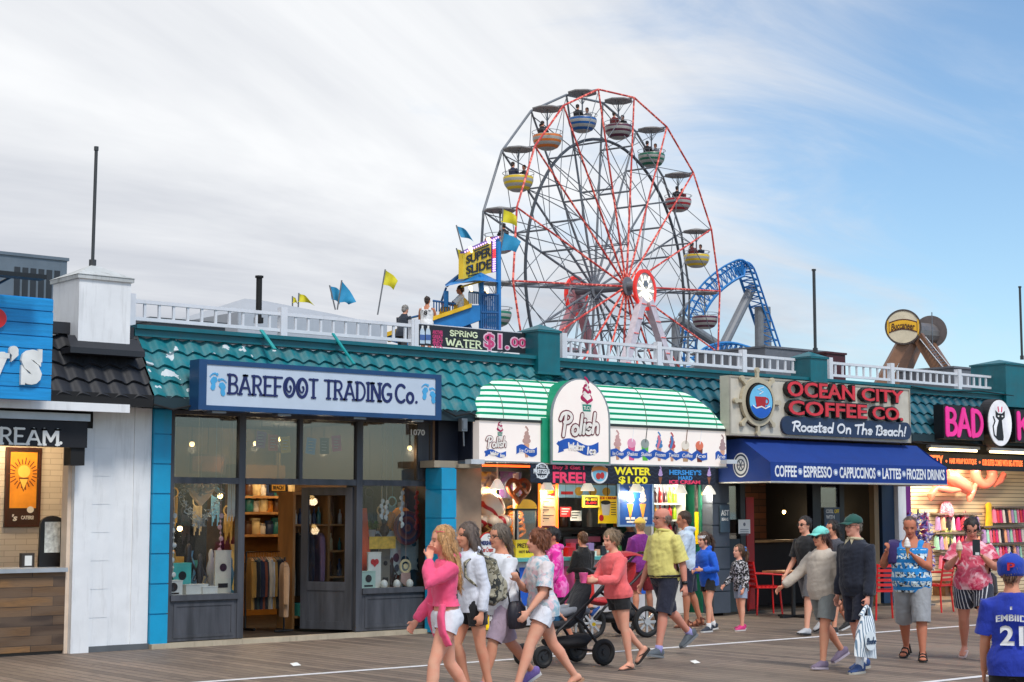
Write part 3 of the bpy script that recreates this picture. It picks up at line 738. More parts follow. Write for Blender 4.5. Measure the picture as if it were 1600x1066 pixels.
# signs and awnings on the shop fronts
def T(mb,body,px0,py0,px1,py1,Y,th=.008,**k):
 """lettering whose box runs from lower left (px0, py0) to upper right (px1, py1) on the plane Y"""
 a=at(px0,py0,Y); b=at(px1,py1,Y); return put_text(mb,body,a.x,b.x,a.z,b.z,Y,th,**k)
def foot(mb,cx_,cz_,s,flip,y,th):
 f=-1 if flip else 1
 sole=[(cx_+f*s*q[0],cz_+s*q[1]) for q in ((-.18,.18),(-.05,.30),(.14,.26),(.2,.08),(.06,-.06),(.08,-.26),(.02,-.42),(-.12,-.46),(-.22,-.34),(-.16,-.12),(-.24,.04))]
 mb.poly(sole,y,th)
 for i,(u,w,r) in enumerate(((.17,.42,.085),(.03,.47,.06),(-.08,.45,.052),(-.17,.39,.045),(-.25,.31,.04))):mb.disc(cx_+f*s*u,cz_+s*w,s*r,s*r,y-.0004,th,10)
def barefoot_sign():
 Y=18.30; a=at(310,640,Y); b=at(690,586,Y)
 g=thing('shop_sign','long white sign with navy frame, navy lettering and blue footprints at both ends','sign',(a.x,Y,a.z))
 FR=M('sign_frame_blue',(22,66,112),.45)
 z0,z1=a.z,b.z
 m=MB(); m.box(a.x,Y+.02,z0,b.x,Y+.24,z1); m.build('sign_case',FR,g)
 m=MB(); m.box(a.x+.11,Y+.012,z0+.06,b.x-.10,Y+.019,z1-.06); m.build('sign_face',M('sign_face_white',(188,202,218),.4,var=.04),g)
 m=MB()
 for (u0,u1,v0,v1) in ((a.x,b.x,z1-.06,z1),(a.x,b.x,z0,z0+.06),(a.x,a.x+.11,z0+.0601,z1-.0601),(b.x-.1,b.x,z0+.0601,z1-.0601)):m.box(u0,Y,v0,u1,Y+.0195,v1)
 m.build('sign_frame',FR,g)
 m=MB(); yy=Y+.004
 zb,zt=az(357,617,yy),az(357,583,yy)
 xs=[ax(357,yy,600),ax(497,yy,610),ax(507,yy,610),ax(612,yy,620),ax(618,yy,620),ax(653,yy,625)]
 serif_text(m,'BAREFOOT',xs[0],xs[1],zb,zt,yy,.008,.14,True,True)
 serif_text(m,'TRADING',xs[2],xs[3],zb,zt,yy,.008,.14)
 serif_text(m,'Co.',xs[4],xs[5],zb,zt,yy,.008,.14)
 m.build('lettering',M('sign_navy',(20,34,92),.5),g)
 FB=M('footprint_blue',(70,164,216),.5)
 for px,py,fl in ((335,597,False),(347,606,True),(665,613,False),(676,619,True)):
  m=MB(); c=at(px,py,yy); foot(m,c.x,c.z,.23,fl,yy,.007); m.build('footprint',FB,g)
 for px in (340,442,560,650):x=ax(px,Y+.1,650); m=MB(); m.box(x-.1,Y+.06,z0-.03,x+.1,Y+.2,z0-.001); m.build('sign_light',STEEL,g)
barefoot_sign()
def ice_cream_sign():
 Y=18.2; b=at(84,467,Y); c=at(78,626,Y); x0=at(-210,560,Y).x
 g=thing('shop_sign','bright blue plank sign with fat white letters at the left edge','sign',(x0,Y,c.z))
 z0,z1=c.z,b.z; n=8; m=MB()
 for i in range(n):
  m.box(x0,Y+.006*(i%2),z0+(z1-z0)*i/n,b.x,Y+.1,z0+(z1-z0)*(i+1)/n-.012)
 m.box(x0,Y+.03,z0,b.x-.004,Y+.09,z1); m.build('sign_board',M('sign_blue_planks',(14,140,206),.45,var=.2,scale=3,stretch=(.6,1,8),bump=.3),g)
 m=MB(); yy=Y-.045
 put_text(m,'S',ax(33,yy,570),ax(66,yy,570),az(45,601,yy),az(45,546,yy),yy,.045,bold=.085)
 for q in ((36,591),(63,556)):
  p=at(q[0],q[1],yy); m.box(p.x-.025,yy-.002,p.z-.075,p.x+.025,yy+.043,p.z+.075)
 p=at(22,548,yy); m.disc(p.x,p.z,.055,.055,yy,.045); m.poly([(p.x+.05,p.z),(p.x+.055,p.z-.05),(p.x-.03,p.z-.13),(p.x-.02,p.z-.04)],yy-.001,.045)
 p=at(0,573,yy); m.stroke([(p.x+.03,p.z+.12),(p.x-.12,p.z-.25)],.11,yy,.045); m.stroke([(p.x-.25,p.z+.12),(p.x-.1,p.z-.1)],.11,yy-.001,.045); m.box(p.x-.05,yy-.002,p.z+.1,p.x+.11,yy+.045,p.z+.16)
 m.build('lettering',M('sign_white_letters',(222,224,222),.5),g)
 m=MB(); p=at(-8,497,yy); m.disc(p.x,p.z,.14,.12,yy,.045); m.build('cherry',M('sign_red',(206,30,34),.4),g)
 l=thing('sign_lamp','small dark gooseneck floodlight on top of the blue plank sign','lamp',(b.x-.6,Y-.2,z1))
 m=MB(); m.tube([(b.x-.7,Y+.05,z1),(b.x-.7,Y+.05,z1+.1),(b.x-.6,Y-.3,z1+.2)],.018,6); m.build('lamp_arm',BLACK,l)
 m=MB(); m.box(b.x-.95,Y-.42,z1+.16,b.x-.28,Y-.22,z1+.21); m.build('lamp_head',BLACK,l)
ice_cream_sign()
def ream_awning():
 Y=18.72; b=at(136,700,Y); z1=az(60,656,Y); x0=4.0
 g=thing('awning','black shop awning valance reading ICE CREAM at the left edge','awning',(x0,Y,b.z))
 m=MB(); m.box(x0,Y,b.z,b.x,Y+.02,z1); m.build('valance',M('awning_black',(16,18,26),.7),g)
 m=MB(); m.box(x0,Y-.03,z1+.001,b.x+.02,Y+.05,z1+.09); m.build('roller_bar',M('awning_bar',(170,176,184),.4,.4),g)
 m=MB(); m.box(x0,Y+.051,z1+.02,b.x,W-.065,z1+.2); m.build('cassette',BLACKM,g)
 m=MB(); yy=Y-.006; zz0,zz1=az(20,696,yy),az(20,667,yy)
 serif_text(m,'CREAM',ax(-24,yy,690),ax(92,yy,690),zz0,zz1,yy,.006,.17); serif_text(m,'ICE',ax(-118,yy,690),ax(-44,yy,690),zz0,zz1,yy,.006,.17)
 p=at(95,695,yy); m.disc(p.x,p.z+.02,.02,.02,yy,.006); m.build('lettering',PAPER,g)
 s=MB(); p=at(117,712,W-.25); s.box(p.x-.1,W-.35,p.z-.12,p.x+.08,W-.16,p.z+.1); s.tube([(p.x,W-.17,p.z+.1),(p.x,W-.1,p.z+.25)],.02,6)
 tag(s.build('loudspeaker',BLACKM,origin=(p.x,W-.2,p.z)),'black loudspeaker hanging under the black awning by the white post','loudspeaker')
ream_awning()
# water ice awning: striped bull-nose hood with sign band and arched centre sign
YS=18.42
def swirl(mb,cx_,cz_,s,y,th,mats=None):
 for (u,v,rx,rz) in ((0,.02,.3,.17),(.02,.24,.23,.15),(.0,.43,.15,.13)):mb.disc(cx_+s*u,cz_+s*v,s*rx,s*rz,y,th,18); y-=.0005
 mb.stroke([(cx_+s*.02,cz_+s*.5),(cx_+s*.1,cz_+s*.62),(cx_+s*.02,cz_+s*.74),(cx_-s*.06,cz_+s*.8)],s*.09,y,th)
def ribbon(mb,x0,x1,z,h,y,th,waves=1,amp=.03,tilt=0):
 n=18; P=[(x0+(x1-x0)*i/n,z+amp*math.sin(2*math.pi*waves*i/n)+tilt*i/n) for i in range(n+1)]
 mb.poly([(p[0],p[1]-h/2) for p in P]+[(p[0],p[1]+h/2) for p in P[::-1]],y,th)
def script(mb,body,x0,x1,z0,z1,y,th,w,shear=.0,rise=0):
 S={'P':(.75,[[(.2,0),(.26,1.25)],[(-.1,1.0)]+arc(.3,1.12,.36,.3,150,-110,10)]),'o':(.52,[arc(.25,.28,.2,.27,0,360,12)]),'l':(.24,[[(.1,.02),(.14,1.2)]]),'i':(.24,[[(.1,.0),(.12,.58)],[(.13,.8),(.14,.84)]]),'s':(.42,[arc(.22,.42,.14,.15,40,270,7)+arc(.2,.14,.16,.14,90,-150,7)]),'h':(.52,[[(.08,0),(.14,1.2)],[(.1,.35)]+arc(.28,.36,.15,.2,150,0,6)+[(.43,0)]]),'W':(.85,[[(.05,.95),(.2,.05)],[(.2,.05),(.42,.7)],[(.42,.7),(.6,.05)],[(.6,.05),(.8,.95)]]),'a':(.5,[arc(.22,.27,.18,.26,0,360,10),[(.41,.55),(.43,0)]]),'t':(.36,[[(.14,1.0),(.15,.05),(.28,.02)],[(0,.62),(.32,.66)]]),'e':(.48,[[(.06,.28),(.42,.32)]+arc(.24,.28,.19,.27,10,310,9)]),'r':(.36,[[(.08,0),(.1,.55)],[(.1,.38)]+arc(.24,.38,.13,.16,150,40,5)]),'I':(.34,[[(.1,0),(.16,.95)]]),'c':(.44,[arc(.24,.28,.19,.27,45,315,9)]),' ':(.3,[]),'R':(.66,[[(.08,0),(.16,1)],[(-.06,.86),(.3,1.02)]+arc(.34,.76,.24,.24,80,-110,8),[(.26,.52),(.6,.0)]]),'d':(.52,[arc(.22,.27,.18,.26,0,360,10),[(.46,1.05),(.42,0)]]),'O':(.76,[arc(.36,.5,.3,.46,0,360,14)]),'n':(.5,[[(.08,0),(.1,.55)],[(.1,.35)]+arc(.27,.36,.14,.19,150,0,6)+[(.42,0)]]),'T':(.62,[[(.3,0),(.34,.98)],[(.02,.92),(.66,1.02)]]),'B':(.62,[[(.08,0),(.14,1)],[(0,.9),(.3,1.02)]+arc(.32,.77,.2,.22,80,-90,7)+arc(.32,.27,.25,.27,90,-110,8)]),'!':(.26,[[(.12,.32),(.18,1.02)],[(.1,.03),(.1,.05)]])}
 tot=sum(S[c][0] for c in body); sx=(x1-x0)/tot; sz=(z1-z0); x=x0
 for c in body:
  gw,ss=S[c]
  for k,st in enumerate(ss):
   mb.stroke([(x+p[0]*sx+shear*p[1]*sz,z0+p[1]*sz*.8+rise*(x-x0)/(x1-x0)) for p in st],w,y-.001*k,th)
  x+=gw*sx
def stand_awning():
 zb=az(850,722,YS); zp=az(850,657,YS); zt=az(905,600,YS+.3)+.02; x0=ax(750,YS,700); x1=ax(1136,YS,700)
 g=thing('awning','green and white striped water ice hood with arched centre sign','awning',(x0,YS,zb))
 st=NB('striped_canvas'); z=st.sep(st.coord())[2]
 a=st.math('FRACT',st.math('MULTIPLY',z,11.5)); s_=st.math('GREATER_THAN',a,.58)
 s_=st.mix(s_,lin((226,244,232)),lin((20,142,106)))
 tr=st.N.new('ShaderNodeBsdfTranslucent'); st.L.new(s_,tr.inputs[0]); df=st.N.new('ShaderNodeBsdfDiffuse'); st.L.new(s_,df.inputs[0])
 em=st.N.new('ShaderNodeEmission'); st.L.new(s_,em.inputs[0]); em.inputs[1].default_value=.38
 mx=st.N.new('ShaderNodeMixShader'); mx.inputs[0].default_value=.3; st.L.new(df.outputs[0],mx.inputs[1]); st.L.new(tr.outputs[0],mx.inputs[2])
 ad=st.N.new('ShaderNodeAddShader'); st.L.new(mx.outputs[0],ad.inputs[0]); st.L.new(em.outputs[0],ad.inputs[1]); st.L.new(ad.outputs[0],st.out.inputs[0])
 D=EY-.04-YS+.32; n=96; mth=14; rend=.95; rows=[]
 for j in range(mth+1):
  th=math.pi/2*j/mth; row=[]
  for i in range(n+1):
   u=i/n; u=(.5-.5*math.cos(math.pi*u))*.8+u*.2
   x=x0+(x1-x0)*u; d=min(x-x0,x1-x)/rend; e=math.sqrt(max(0,1-(1-min(1,d))**2.2)) if d<1 else 1.0
   row.append((x,YS+.02+D*(1-math.cos(th)),zp+(zt-zp)*max(e,.02)*math.sin(th)))
  rows.append(row)
 m=MB(); vs_=[p for r_ in rows for p in r_]; fs=[]
 for j in range(mth):
  for i in range(n):fs.append((j*(n+1)+i,j*(n+1)+i+1,(j+1)*(n+1)+i+1,(j+1)*(n+1)+i))
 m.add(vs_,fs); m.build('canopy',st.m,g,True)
 m=MB()
 for i in (16,25,32,58,72,86):m.tube([Vector(rows[j][i])+Vector((0,-.006,.006)) for j in range(mth+1)],.006,5)
 m.build('canopy_rib',M('rib_line',(90,130,110),.5),g)
 lit=NB('lit_acrylic'); nn=lit.noise(lit.coord(),3,3); c=lit.mix(nn,lin((226,214,208)),lin((236,228,220)))
 LIT=lit.pbr(c,.35,emit=c,estr=.28)
 FRM=M('aluminium_trim',(150,156,160),.4,.5)
 xm0,xm1=ax(862,YS-.1,690),ax(953,YS-.1,690); xl=ax(846,YS,690)
 m=MB(); m.box(x0,YS+.02,zb,xl,YS+.16,zp-.04); m.build('sign_panel',LIT,g)
 m=MB(); m.box(xm1+.01,YS+.02,zb,x1,YS+.16,zp-.04); m.build('sign_panel',LIT,g)
 m=MB(); m.box(x0-.01,YS,zb-.022,x1+.01,YS+.17,zb-.001); m.build('lower_trim',FRM,g)
 m=MB(); m.box(x0-.01,YS-.005,zp-.04,x1+.01,YS+.165,zp-.001); m.build('upper_trim',M('dark_trim',(40,48,46),.5),g)
 m=MB(); m.box(x0-.012,YS+.17,zb,x0+.02,W-.2,zp+.04); m.build('end_panel',NAVY,g); m=MB(); m.box(x1-.02,YS+.17,zb,x1+.012,W-.2,zp+.04); m.build('end_panel',NAVY,g)
 Yc=YS-.10; ztop=az(907,593,Yc); r=(xm1-xm0)/2; zc=ztop-r*1.05; xc=(xm0+xm1)/2
 P=[(xm0,zb-.02),(xm1,zb-.02)]+[(xc+r*math.cos(R(a_)),zc+r*1.05*math.sin(R(a_))) for a_ in range(0,181,10)]
 m=MB(); m.poly(P,Yc+.012,.3); m.build('arch_case',M('arch_green',(24,150,112),.5),g)
 m=MB(); xg0,xg1=xl+.004,xm0-.001; m.box(xg0,YS-.02,zb-.01,xg1,YS+.2,zc+.02); m.build('arch_cheek',M('arch_green',(24,150,112),.5),g)
 Q=[(xc+(p[0]-xc)*.955,zb+.02+(p[1]-zb+.02)*.965) for p in P]; m=MB(); m.poly(Q,Yc,.011); m.build('arch_face',LIT,g)
 m=MB(); m.stroke(P+[P[0]],.03,Yc+.004,.02); m.build('arch_trim',FRM,g)
 MG=M('sign_magenta',(176,24,84),.5); CRM=M('sign_cream',(238,232,224),.5); BLR=M('sign_ribbon_blue',(24,84,176),.5); GRN=M('sign_teal',(10,130,110),.5); MAR=M('sign_maroon',(104,16,40),.5)
 def logo(cx_,cz_,s,y,big):
  m=MB(); m.cur=0
  swirl(m,cx_+.2*s,cz_+.48*s,s*.52,y-.002,.004)
  m.cur=1; swirl(m,cx_+.2*s,cz_+.48*s,s*.42,y-.004,.004)
  m.cur=0; m.stroke([(cx_+.08*s,cz_+.5*s),(cx_+.22*s,cz_+.4*s),(cx_+.34*s,cz_+.46*s)],.06*s,y-.007,.004); m.stroke([(cx_+.12*s,cz_+.68*s),(cx_+.24*s,cz_+.6*s),(cx_+.3*s,cz_+.62*s)],.05*s,y-.007,.004)
  m.cur=1; m.poly([(cx_+.06*s,cz_+.4*s),(cx_+.36*s,cz_+.4*s),(cx_+.32*s,cz_+.05*s),(cx_+.1*s,cz_+.05*s)],y-.0015,.003)
  m.cur=2; m.poly([(cx_+.09*s,cz_+.36*s),(cx_+.33*s,cz_+.36*s),(cx_+.31*s,cz_+.22*s),(cx_+.11*s,cz_+.22*s)],y-.003,.003)
  m.cur=1; put_text(m,'TLC\'s',cx_+.12*s,cx_+.31*s,cz_+.25*s,cz_+.33*s,y-.0045,.002,bold=.02)
  m.cur=3; script(m,'Polish',cx_-.5*s,cx_+.52*s,cz_-.28*s,cz_+.12*s,y-.008,.004,.115*s,.1,.1*s)
  m.cur=1; script(m,'Polish',cx_-.5*s,cx_+.52*s,cz_-.28*s,cz_+.12*s,y-.011,.003,.066*s,.1,.1*s)
  m.cur=4; ribbon(m,cx_-.54*s,cx_+.52*s,cz_-.5*s,.2*s,y-.004,.004,1,.07*s,.02*s)
  m.poly([(cx_-.54*s,cz_-.38*s),(cx_-.6*s,cz_-.44*s),(cx_-.52*s,cz_-.5*s),(cx_-.56*s,cz_-.62*s),(cx_-.4*s,cz_-.58*s)],y-.003,.004)
  m.cur=1; script(m,'Water',cx_-.3*s,cx_+.12*s,cz_-.55*s,cz_-.38*s,y-.0095,.003,.036*s,.05,-.0); script(m,'Ice',cx_+.2*s,cx_+.44*s,cz_-.62*s,cz_-.45*s,y-.0095,.003,.036*s,.05)
  return m.build('logo',[MG,CRM,GRN,MAR,BLR],g)
 p=at(907,657,Yc); logo(p.x-.03,(zb+ztop)/2-.02,.75,Yc,True)
 p=at(776,690,YS); logo(p.x,zb+(zp-zb)*.46,.36,YS+.018,False)
 def treat(px,kind,cols):
  p=at(px,690,YS); y=YS+.019; h=(zp-zb); s=h*.86; x=p.x; z=zb+h*.1; m=MB()
  ms=[M('treat_%02x%02x%02x'%c,c,.5) for c in cols]
  if kind=='cone':
   m.poly([(x-s*.1,z+s*.38),(x+s*.1,z+s*.38),(x+s*.05,z),(x-s*.05,z)],y-.003,.003); m.cur=1; swirl(m,x,z+s*.45,s*.5,y-.004,.003)
   if len(ms)>2:m.cur=2; m.stroke([(x-s*.06,z+s*.42),(x+s*.02,z+s*.6),(x-s*.02,z+s*.72)],s*.09,y-.0075,.002)
  else :
   m.poly([(x-s*.15,z+s*.5),(x+s*.15,z+s*.5),(x+s*.1,z),(x-s*.1,z)],y-.003,.003); m.cur=1
   m.disc(x,z+s*.5,s*.17,s*.14,y-.0045,.003,16); m.cur=2; m.stroke([(x+s*.02,z+s*.55),(x+s*.09,z+s*.95)],s*.03,y-.006,.002)
  m.build('treat_picture',ms,g)
 BR=(214,160,130)
 treat(824,'cone',(BR,(188,150,140)))
 for px,k,c in ((966,'cone',(BR,(206,160,156))),(988,'cup',((226,90,140),(236,160,190),(240,240,240))),(1009,'cup',((96,190,60),(150,160,156),(90,90,90))),(1031,'cone',(BR,(60,130,190),(220,120,140))),(1051,'cone',(BR,(196,70,80),(70,130,190))),(1072,'cup',((190,150,110),(230,220,205),(120,80,60))),(1094,'cup',((110,50,36),(226,120,90),(240,240,240))),(1130,'cone',(BR,(170,140,140)))):
  treat(px,k,c)
 def rib(px0,px1,words):
  m=MB(); a=at(px0,710,YS); b=at(px1,714,YS); y=YS+.0125; zz=zb+.16
  ribbon(m,a.x,b.x,zz,.11,y,.004,len(words),.035)
  m.cur=1; st_=(b.x-a.x)/len(words)
  for i,w_ in enumerate(words):put_text(m,w_,a.x+st_*(i+.12),a.x+st_*(i+.88),zz-.03,zz+.03,y-.003,.002,bold=.01,shear=.2)
  m.build('ribbon',[BLR,CRM],g)
 rib(808,840,['Ice Cream']); rib(955,1106,['Ice Cream','Shakes','Slushies','Frozen','Twists','Coffee','Ice']); rib(1119,1136,['Ice'])
 return zb
ZBAND=stand_awning()
def stand_banner():
 Y=YS-.02; a=at(829,752,Y); b=at(1118,757,Y); zt=ZBAND-.024; z0=az(970,756,Y)
 g=thing('banner','navy banner under the striped hood reading FREE!, WATER $1.00 and HARD ICE CREAM','banner',(a.x,Y,z0))
 wv=NB('navy_wave_cloth'); v=wv.coord(); zz=wv.sep(v)
 q=wv.math('FRACT',wv.math('ADD',wv.math('MULTIPLY',zz[2],16),wv.math('MULTIPLY',wv.math('SINE',wv.math('MULTIPLY',zz[0],40)),.25)))
 cl=wv.pbr(wv.mix(wv.math('GREATER_THAN',q,.7),lin((20,26,42)),lin((34,44,62))),.7)
 m=MB(); m.box(a.x,Y,z0,b.x,Y+.012,zt); m.build('cloth',cl,g)
 y=Y-.004; th=.004
 PK=M('banner_pink',(232,60,100),.5,emit=.12); YL=M('banner_yellow',(246,228,40),.5,emit=.12); BL=M('banner_blue',(60,150,220),.5); WHT=M('banner_white',(220,226,230),.5)
 m=MB(); T(m,'Buy 3 Get 1',864,735,913,728,y,th,bold=.03); T(m,'FREE!',864,755,915,738,y,th,bold=.035); m.build('pink_lettering',PK,g)
 m=MB(); T(m,'WATER',960,742,1017,731,y,th,bold=.035); T(m,'$1.00',967,757,1012,745,y,th,bold=.03); m.build('yellow_lettering',YL,g)
 m=MB(); T(m,'HERSHEY\'S',1046,742,1096,735,y,th,bold=.03); T(m,'HARD',1060,750,1082,744,y,th,bold=.03); m.build('blue_lettering',BL,g)
 m=MB(); T(m,'ICE CREAM',1046,756,1094,751,y,th,bold=.03); m.build('pink_lettering',PK,g)
 m=MB(); p=at(847,736,y); m.ring(p.x,p.z,.13,.12,.02,y,th); T(m,'PHILLY',838,731,856,727,y-.002,th,bold=.02); T(m,'PRETZELS',834,740,859,733,y-.002,th,bold=.04); T(m,'BAKED',839,747,855,743,y-.002,th,bold=.02); m.build('round_badge',WHT,g)
 m=MB(); p=at(937,740,y); m.disc(p.x,p.z,.17,.15,y,th); m.cur=1; m.disc(p.x,p.z,.14,.12,y-.002,th); m.cur=2; ribbon(m,p.x-.16,p.x+.16,p.z+.05,.06,y-.004,th,.5,.03); m.cur=3; m.disc(p.x-.03,p.z-.04,.05,.05,y-.005,th); m.disc(p.x+.05,p.z-.03,.04,.05,y-.006,th)
 m.build('round_badge',[WHT,M('badge_blue',(120,190,216),.5),M('badge_orange',(226,130,40),.5),M('badge_red',(190,50,50),.5)],g)
 for px in (1032,1108):
  m=MB(); p=at(px,752,y); m.poly([(p.x-.04,p.z+.06),(p.x+.04,p.z+.06),(p.x,p.z-.06)],y,th); m.cur=1; swirl(m,p.x,p.z+.1,.16,y-.002,th); m.build('cone_picture',[M('cone_brown',(150,90,60),.5),M('cone_lilac',(190,160,210),.5)],g)
stand_banner()
for px,lab in ((732,'white floodlight on the left end of the striped hood'),(1130,'white floodlight on the right end of the striped hood')):
 p=at(px,722,YS-.02); g=thing('floodlight',lab,'lamp',(p.x,YS,p.z),'floodlights at the hood ends')
 m=MB(); m.tube([(p.x,YS+.2,p.z),(p.x,YS-.05,p.z)],.025,8); m.build('arm',STEEL,g)
 m=MB(); m.box(p.x-.06,YS-.16,p.z-.03,p.x+.18,YS-.02,p.z+.035); m.build('lamp_head',M('flood_white',(190,196,202),.4),g)
# coffee sign and awning
def coffee_sign():
 Y=18.34; a=at(1140,680,Y); b=at(1421,608,Y)
 g=thing('shop_sign','cream sign with a ship wheel, raised red letters and navy slogan plaque','sign',(a.x,Y,a.z))
 z0,z1=a.z,b.z
 m=MB(); m.box(a.x,Y,z0,b.x,Y+.2,z1); m.build('sign_board',M('sign_cream_board',(196,190,176),.5,dirt=.12),g)
 m=MB(); e=.03
 for q in ((a.x,b.x,z1-e,z1),(a.x,b.x,z0,z0+e),(a.x,a.x+e,z0+e,z1-e),(b.x-e,b.x,z0+e,z1-e)):m.box(q[0],Y-.012,q[2],q[1],Y-.0005,q[3])
 m.build('sign_rim',M('sign_rim',(160,154,142),.5),g)
 LB=M('letter_black',(16,14,18),.4); LR=M('letter_red',(206,44,58),.4)
 for body,c in (('OCEAN',(1231,619,1336,603)),('CITY',(1347,626,1412,611)),('COFFEE',(1233,648,1355,633)),('CO.',(1364,655,1411,638))):
  y0_=Y-.10
  q0=at(c[0],c[1],y0_); q1=at(c[2],c[3],y0_)
  m=MB(); put_text(m,body,q0.x,q1.x,q0.z,q1.z,y0_,.012,bold=.02); m.build('red_lettering',LR,g)
  m=MB(); put_text(m,body,q0.x-.02,q1.x+.02,q0.z-.022,q1.z+.022,y0_+.0125,.085,bold=.05); m.build('black_lettering',LB,g)
 m=MB(); yy=Y-.05; p0=at(1222,666,yy); p1=at(1424,672,yy); zc=(az(1320,664,yy)+az(1320,674,yy))/2; h=.155
 m.poly(arc(p0.x+h,zc,h,h,90,270,10)+arc(p1.x-h,zc,h,h,-90,90,10),yy,.045); m.build('slogan_plaque',M('plaque_navy',(22,44,78),.4),g)
 m=MB(); q0,q1=ax(1238,yy,668),ax(1415,yy,672)
 script(m,'Roasted On The Beach!',q0,q1,zc-.09,zc+.105,yy-.006,.005,.034,.12); m.build('slogan_lettering',M('plaque_white',(224,228,232),.5),g)
 c=at(1184,628,Y-.05); rx=.40
 m=MB(); yy=Y-.07; m.ring(c.x,c.z,rx,rx,.085,yy,.06)
 for k in range(8):
  a_=R(90+45*k); u,w_=math.cos(a_),math.sin(a_)
  m.stroke([(c.x+u*rx*.96,c.z+w_*rx*.96),(c.x+u*rx*1.28,c.z+w_*rx*1.28)],.055,yy+.003,.05); m.disc(c.x+u*rx*1.3,c.z+w_*rx*1.3,.045,.045,yy+.002,.05,12)
 m.build('ship_wheel',M('wheel_cream',(184,174,150),.5),g)
 m=MB(); m.ring(c.x+.02,c.z-.02,rx+.01,rx+.01,.1,Y-.014,.013)
 m.build('wheel_backing',LB,g)
 m=MB(); yy=Y-.12; m.disc(c.x,c.z,.30,.30,yy,.1,32); m.cur=1
 m.disc(c.x,c.z,.275,.275,yy-.003,.003,32); m.cur=2
 sea=[(c.x+.27*math.cos(R(t)),c.z+.27*math.sin(R(t))) for t in range(200,341,10)]
 wv=[(c.x+.25-.5*i/12,c.z-.09+(.03 if i%2 else -.01)) for i in range(13)]
 m.poly(sea+wv,yy-.006,.003); m.cur=3
 m.poly([(c.x-.15,c.z+.08),(c.x+.12,c.z+.08),(c.x+.09,c.z-.1),(c.x-.11,c.z-.1)],yy-.009,.004); m.ring(c.x+.13,c.z+.01,.06,.06,.025,yy-.008,.004,16); m.cur=4
 m.stroke([(c.x-.04,c.z+.12),(c.x+.05,c.z+.16),(c.x-.08,c.z+.2),(c.x+.06,c.z+.24)],.014,yy-.009,.003); m.stroke([(c.x-.2,c.z-.07),(c.x-.12,c.z-.11),(c.x,c.z-.08),(c.x+.1,c.z-.11),(c.x+.2,c.z-.07)],.02,yy-.011,.003)
 m.build('cup_medallion',[LB,M('medal_sky',(110,190,230),.5),M('medal_sea',(20,92,190),.5),M('medal_cup',(176,20,34),.45),M('medal_white',(226,232,236),.5)],g)
coffee_sign()
def coffee_awning():
 Yf=17.85; x0=ax(1203,Yf,735); x1=ax(1479,Yf,740); zt=az(1206,722,Yf); zb=az(1206,752,Yf); ztop=az(1142,688,W-.1); Yw=EY-.08
 g=thing('awning','royal blue coffee awning listing drinks in white letters along its valance','awning',(x0,Yf,zb))
 bl=M('awning_blue',(5,52,130),.75,var=.08,bump=.1,bscale=5)
 m=MB(); n=14; nx=24; rows=[]
 for j in range(n+1):
  t=j/n; row=[]
  for i in range(nx+1):
   u=i/nx; sag=-.035*math.sin(math.pi*t)*(.6+.4*math.cos(2*math.pi*u*3))
   row.append((x0+(x1-x0)*u,Yf+(Yw-Yf)*t,zt+(ztop-zt)*t+sag))
  rows.append(row)
 vs_=[p for r_ in rows for p in r_]; fs=[(j*(nx+1)+i,j*(nx+1)+i+1,(j+1)*(nx+1)+i+1,(j+1)*(nx+1)+i) for j in range(n) for i in range(nx)]
 m.add(vs_,fs); m.build('canopy',bl,g,True)
 m=MB(); m.box(x0,Yf-.008,zb,x1,Yf+.004,zt+.004); m.build('valance',bl,g)
 for x in (x0,x1):
  m=MB(); m.add([(x,Yf,zb),(x,W-.13,zb),(x,W-.13,ztop-.02),(x,Yw,ztop),(x,Yf,zt)],[(0,4,3,2,1)]); m.build('side_cloth',bl,g)
 m=MB()
 for x in (x0+.02,x1-.02):m.tube([(x,Yf,zb-.01),(x,W-.13,zb-.01)],.018,6)
 m.tube([(x0,Yf,zb-.012),(x1,Yf,zb-.012)],.02,6); m.build('frame_tube',M('awning_tube',(180,180,176),.4,.3),g)
 y=Yf-.0125; WT=M('awning_white',(226,230,234),.6)
 for body,p0,p1 in (('COFFEE',1211,1245),('ESPRESSO',1256,1300),('CAPPUCCINOS',1312,1368),('LATTES',1379,1408),('FROZEN DRINKS',1417,1476)):
  m=MB(); xa,xb=ax(p0,y,740),ax(p1,y,740); put_text(m,body,xa,xb,zb+.07,zt-.05,y,.004,bold=.025); m.build('lettering',WT,g)
 for px in (1250.5,1306,1373.5,1412.5):
  m=MB(); x=ax(px,y,740); m.disc(x,(zb+zt)/2+.01,.055,.055,y,.004,16); m.cur=1; m.ring(x,(zb+zt)/2+.01,.05,.05,.014,y-.002,.002,16); m.build('dot',[WT,M('awning_dot',(110,140,190),.6)],g)
 m=MB(); b=MB(); b.disc(0,0,.17,.20,0,.004,28); b.cur=1; b.ring(0,0,.155,.18,.03,-.002,.002,28); b.ring(0,0,.09,.1,.02,-.002,.002,20)
 for k in range(6):b.stroke([(0,0),(.08*math.cos(k*1.047),.09*math.sin(k*1.047))],.016,-.004,.002)
 zc=zb+.27; yc=Yf+.62
 m.v=[(x0-.004+p[1],yc-p[0],zc+p[2]) for p in b.v]; m.f=b.f; m.mi=b.mi
 m.build('round_badge',[WT,M('badge_ink',(40,60,90),.5)],g)
coffee_awning()
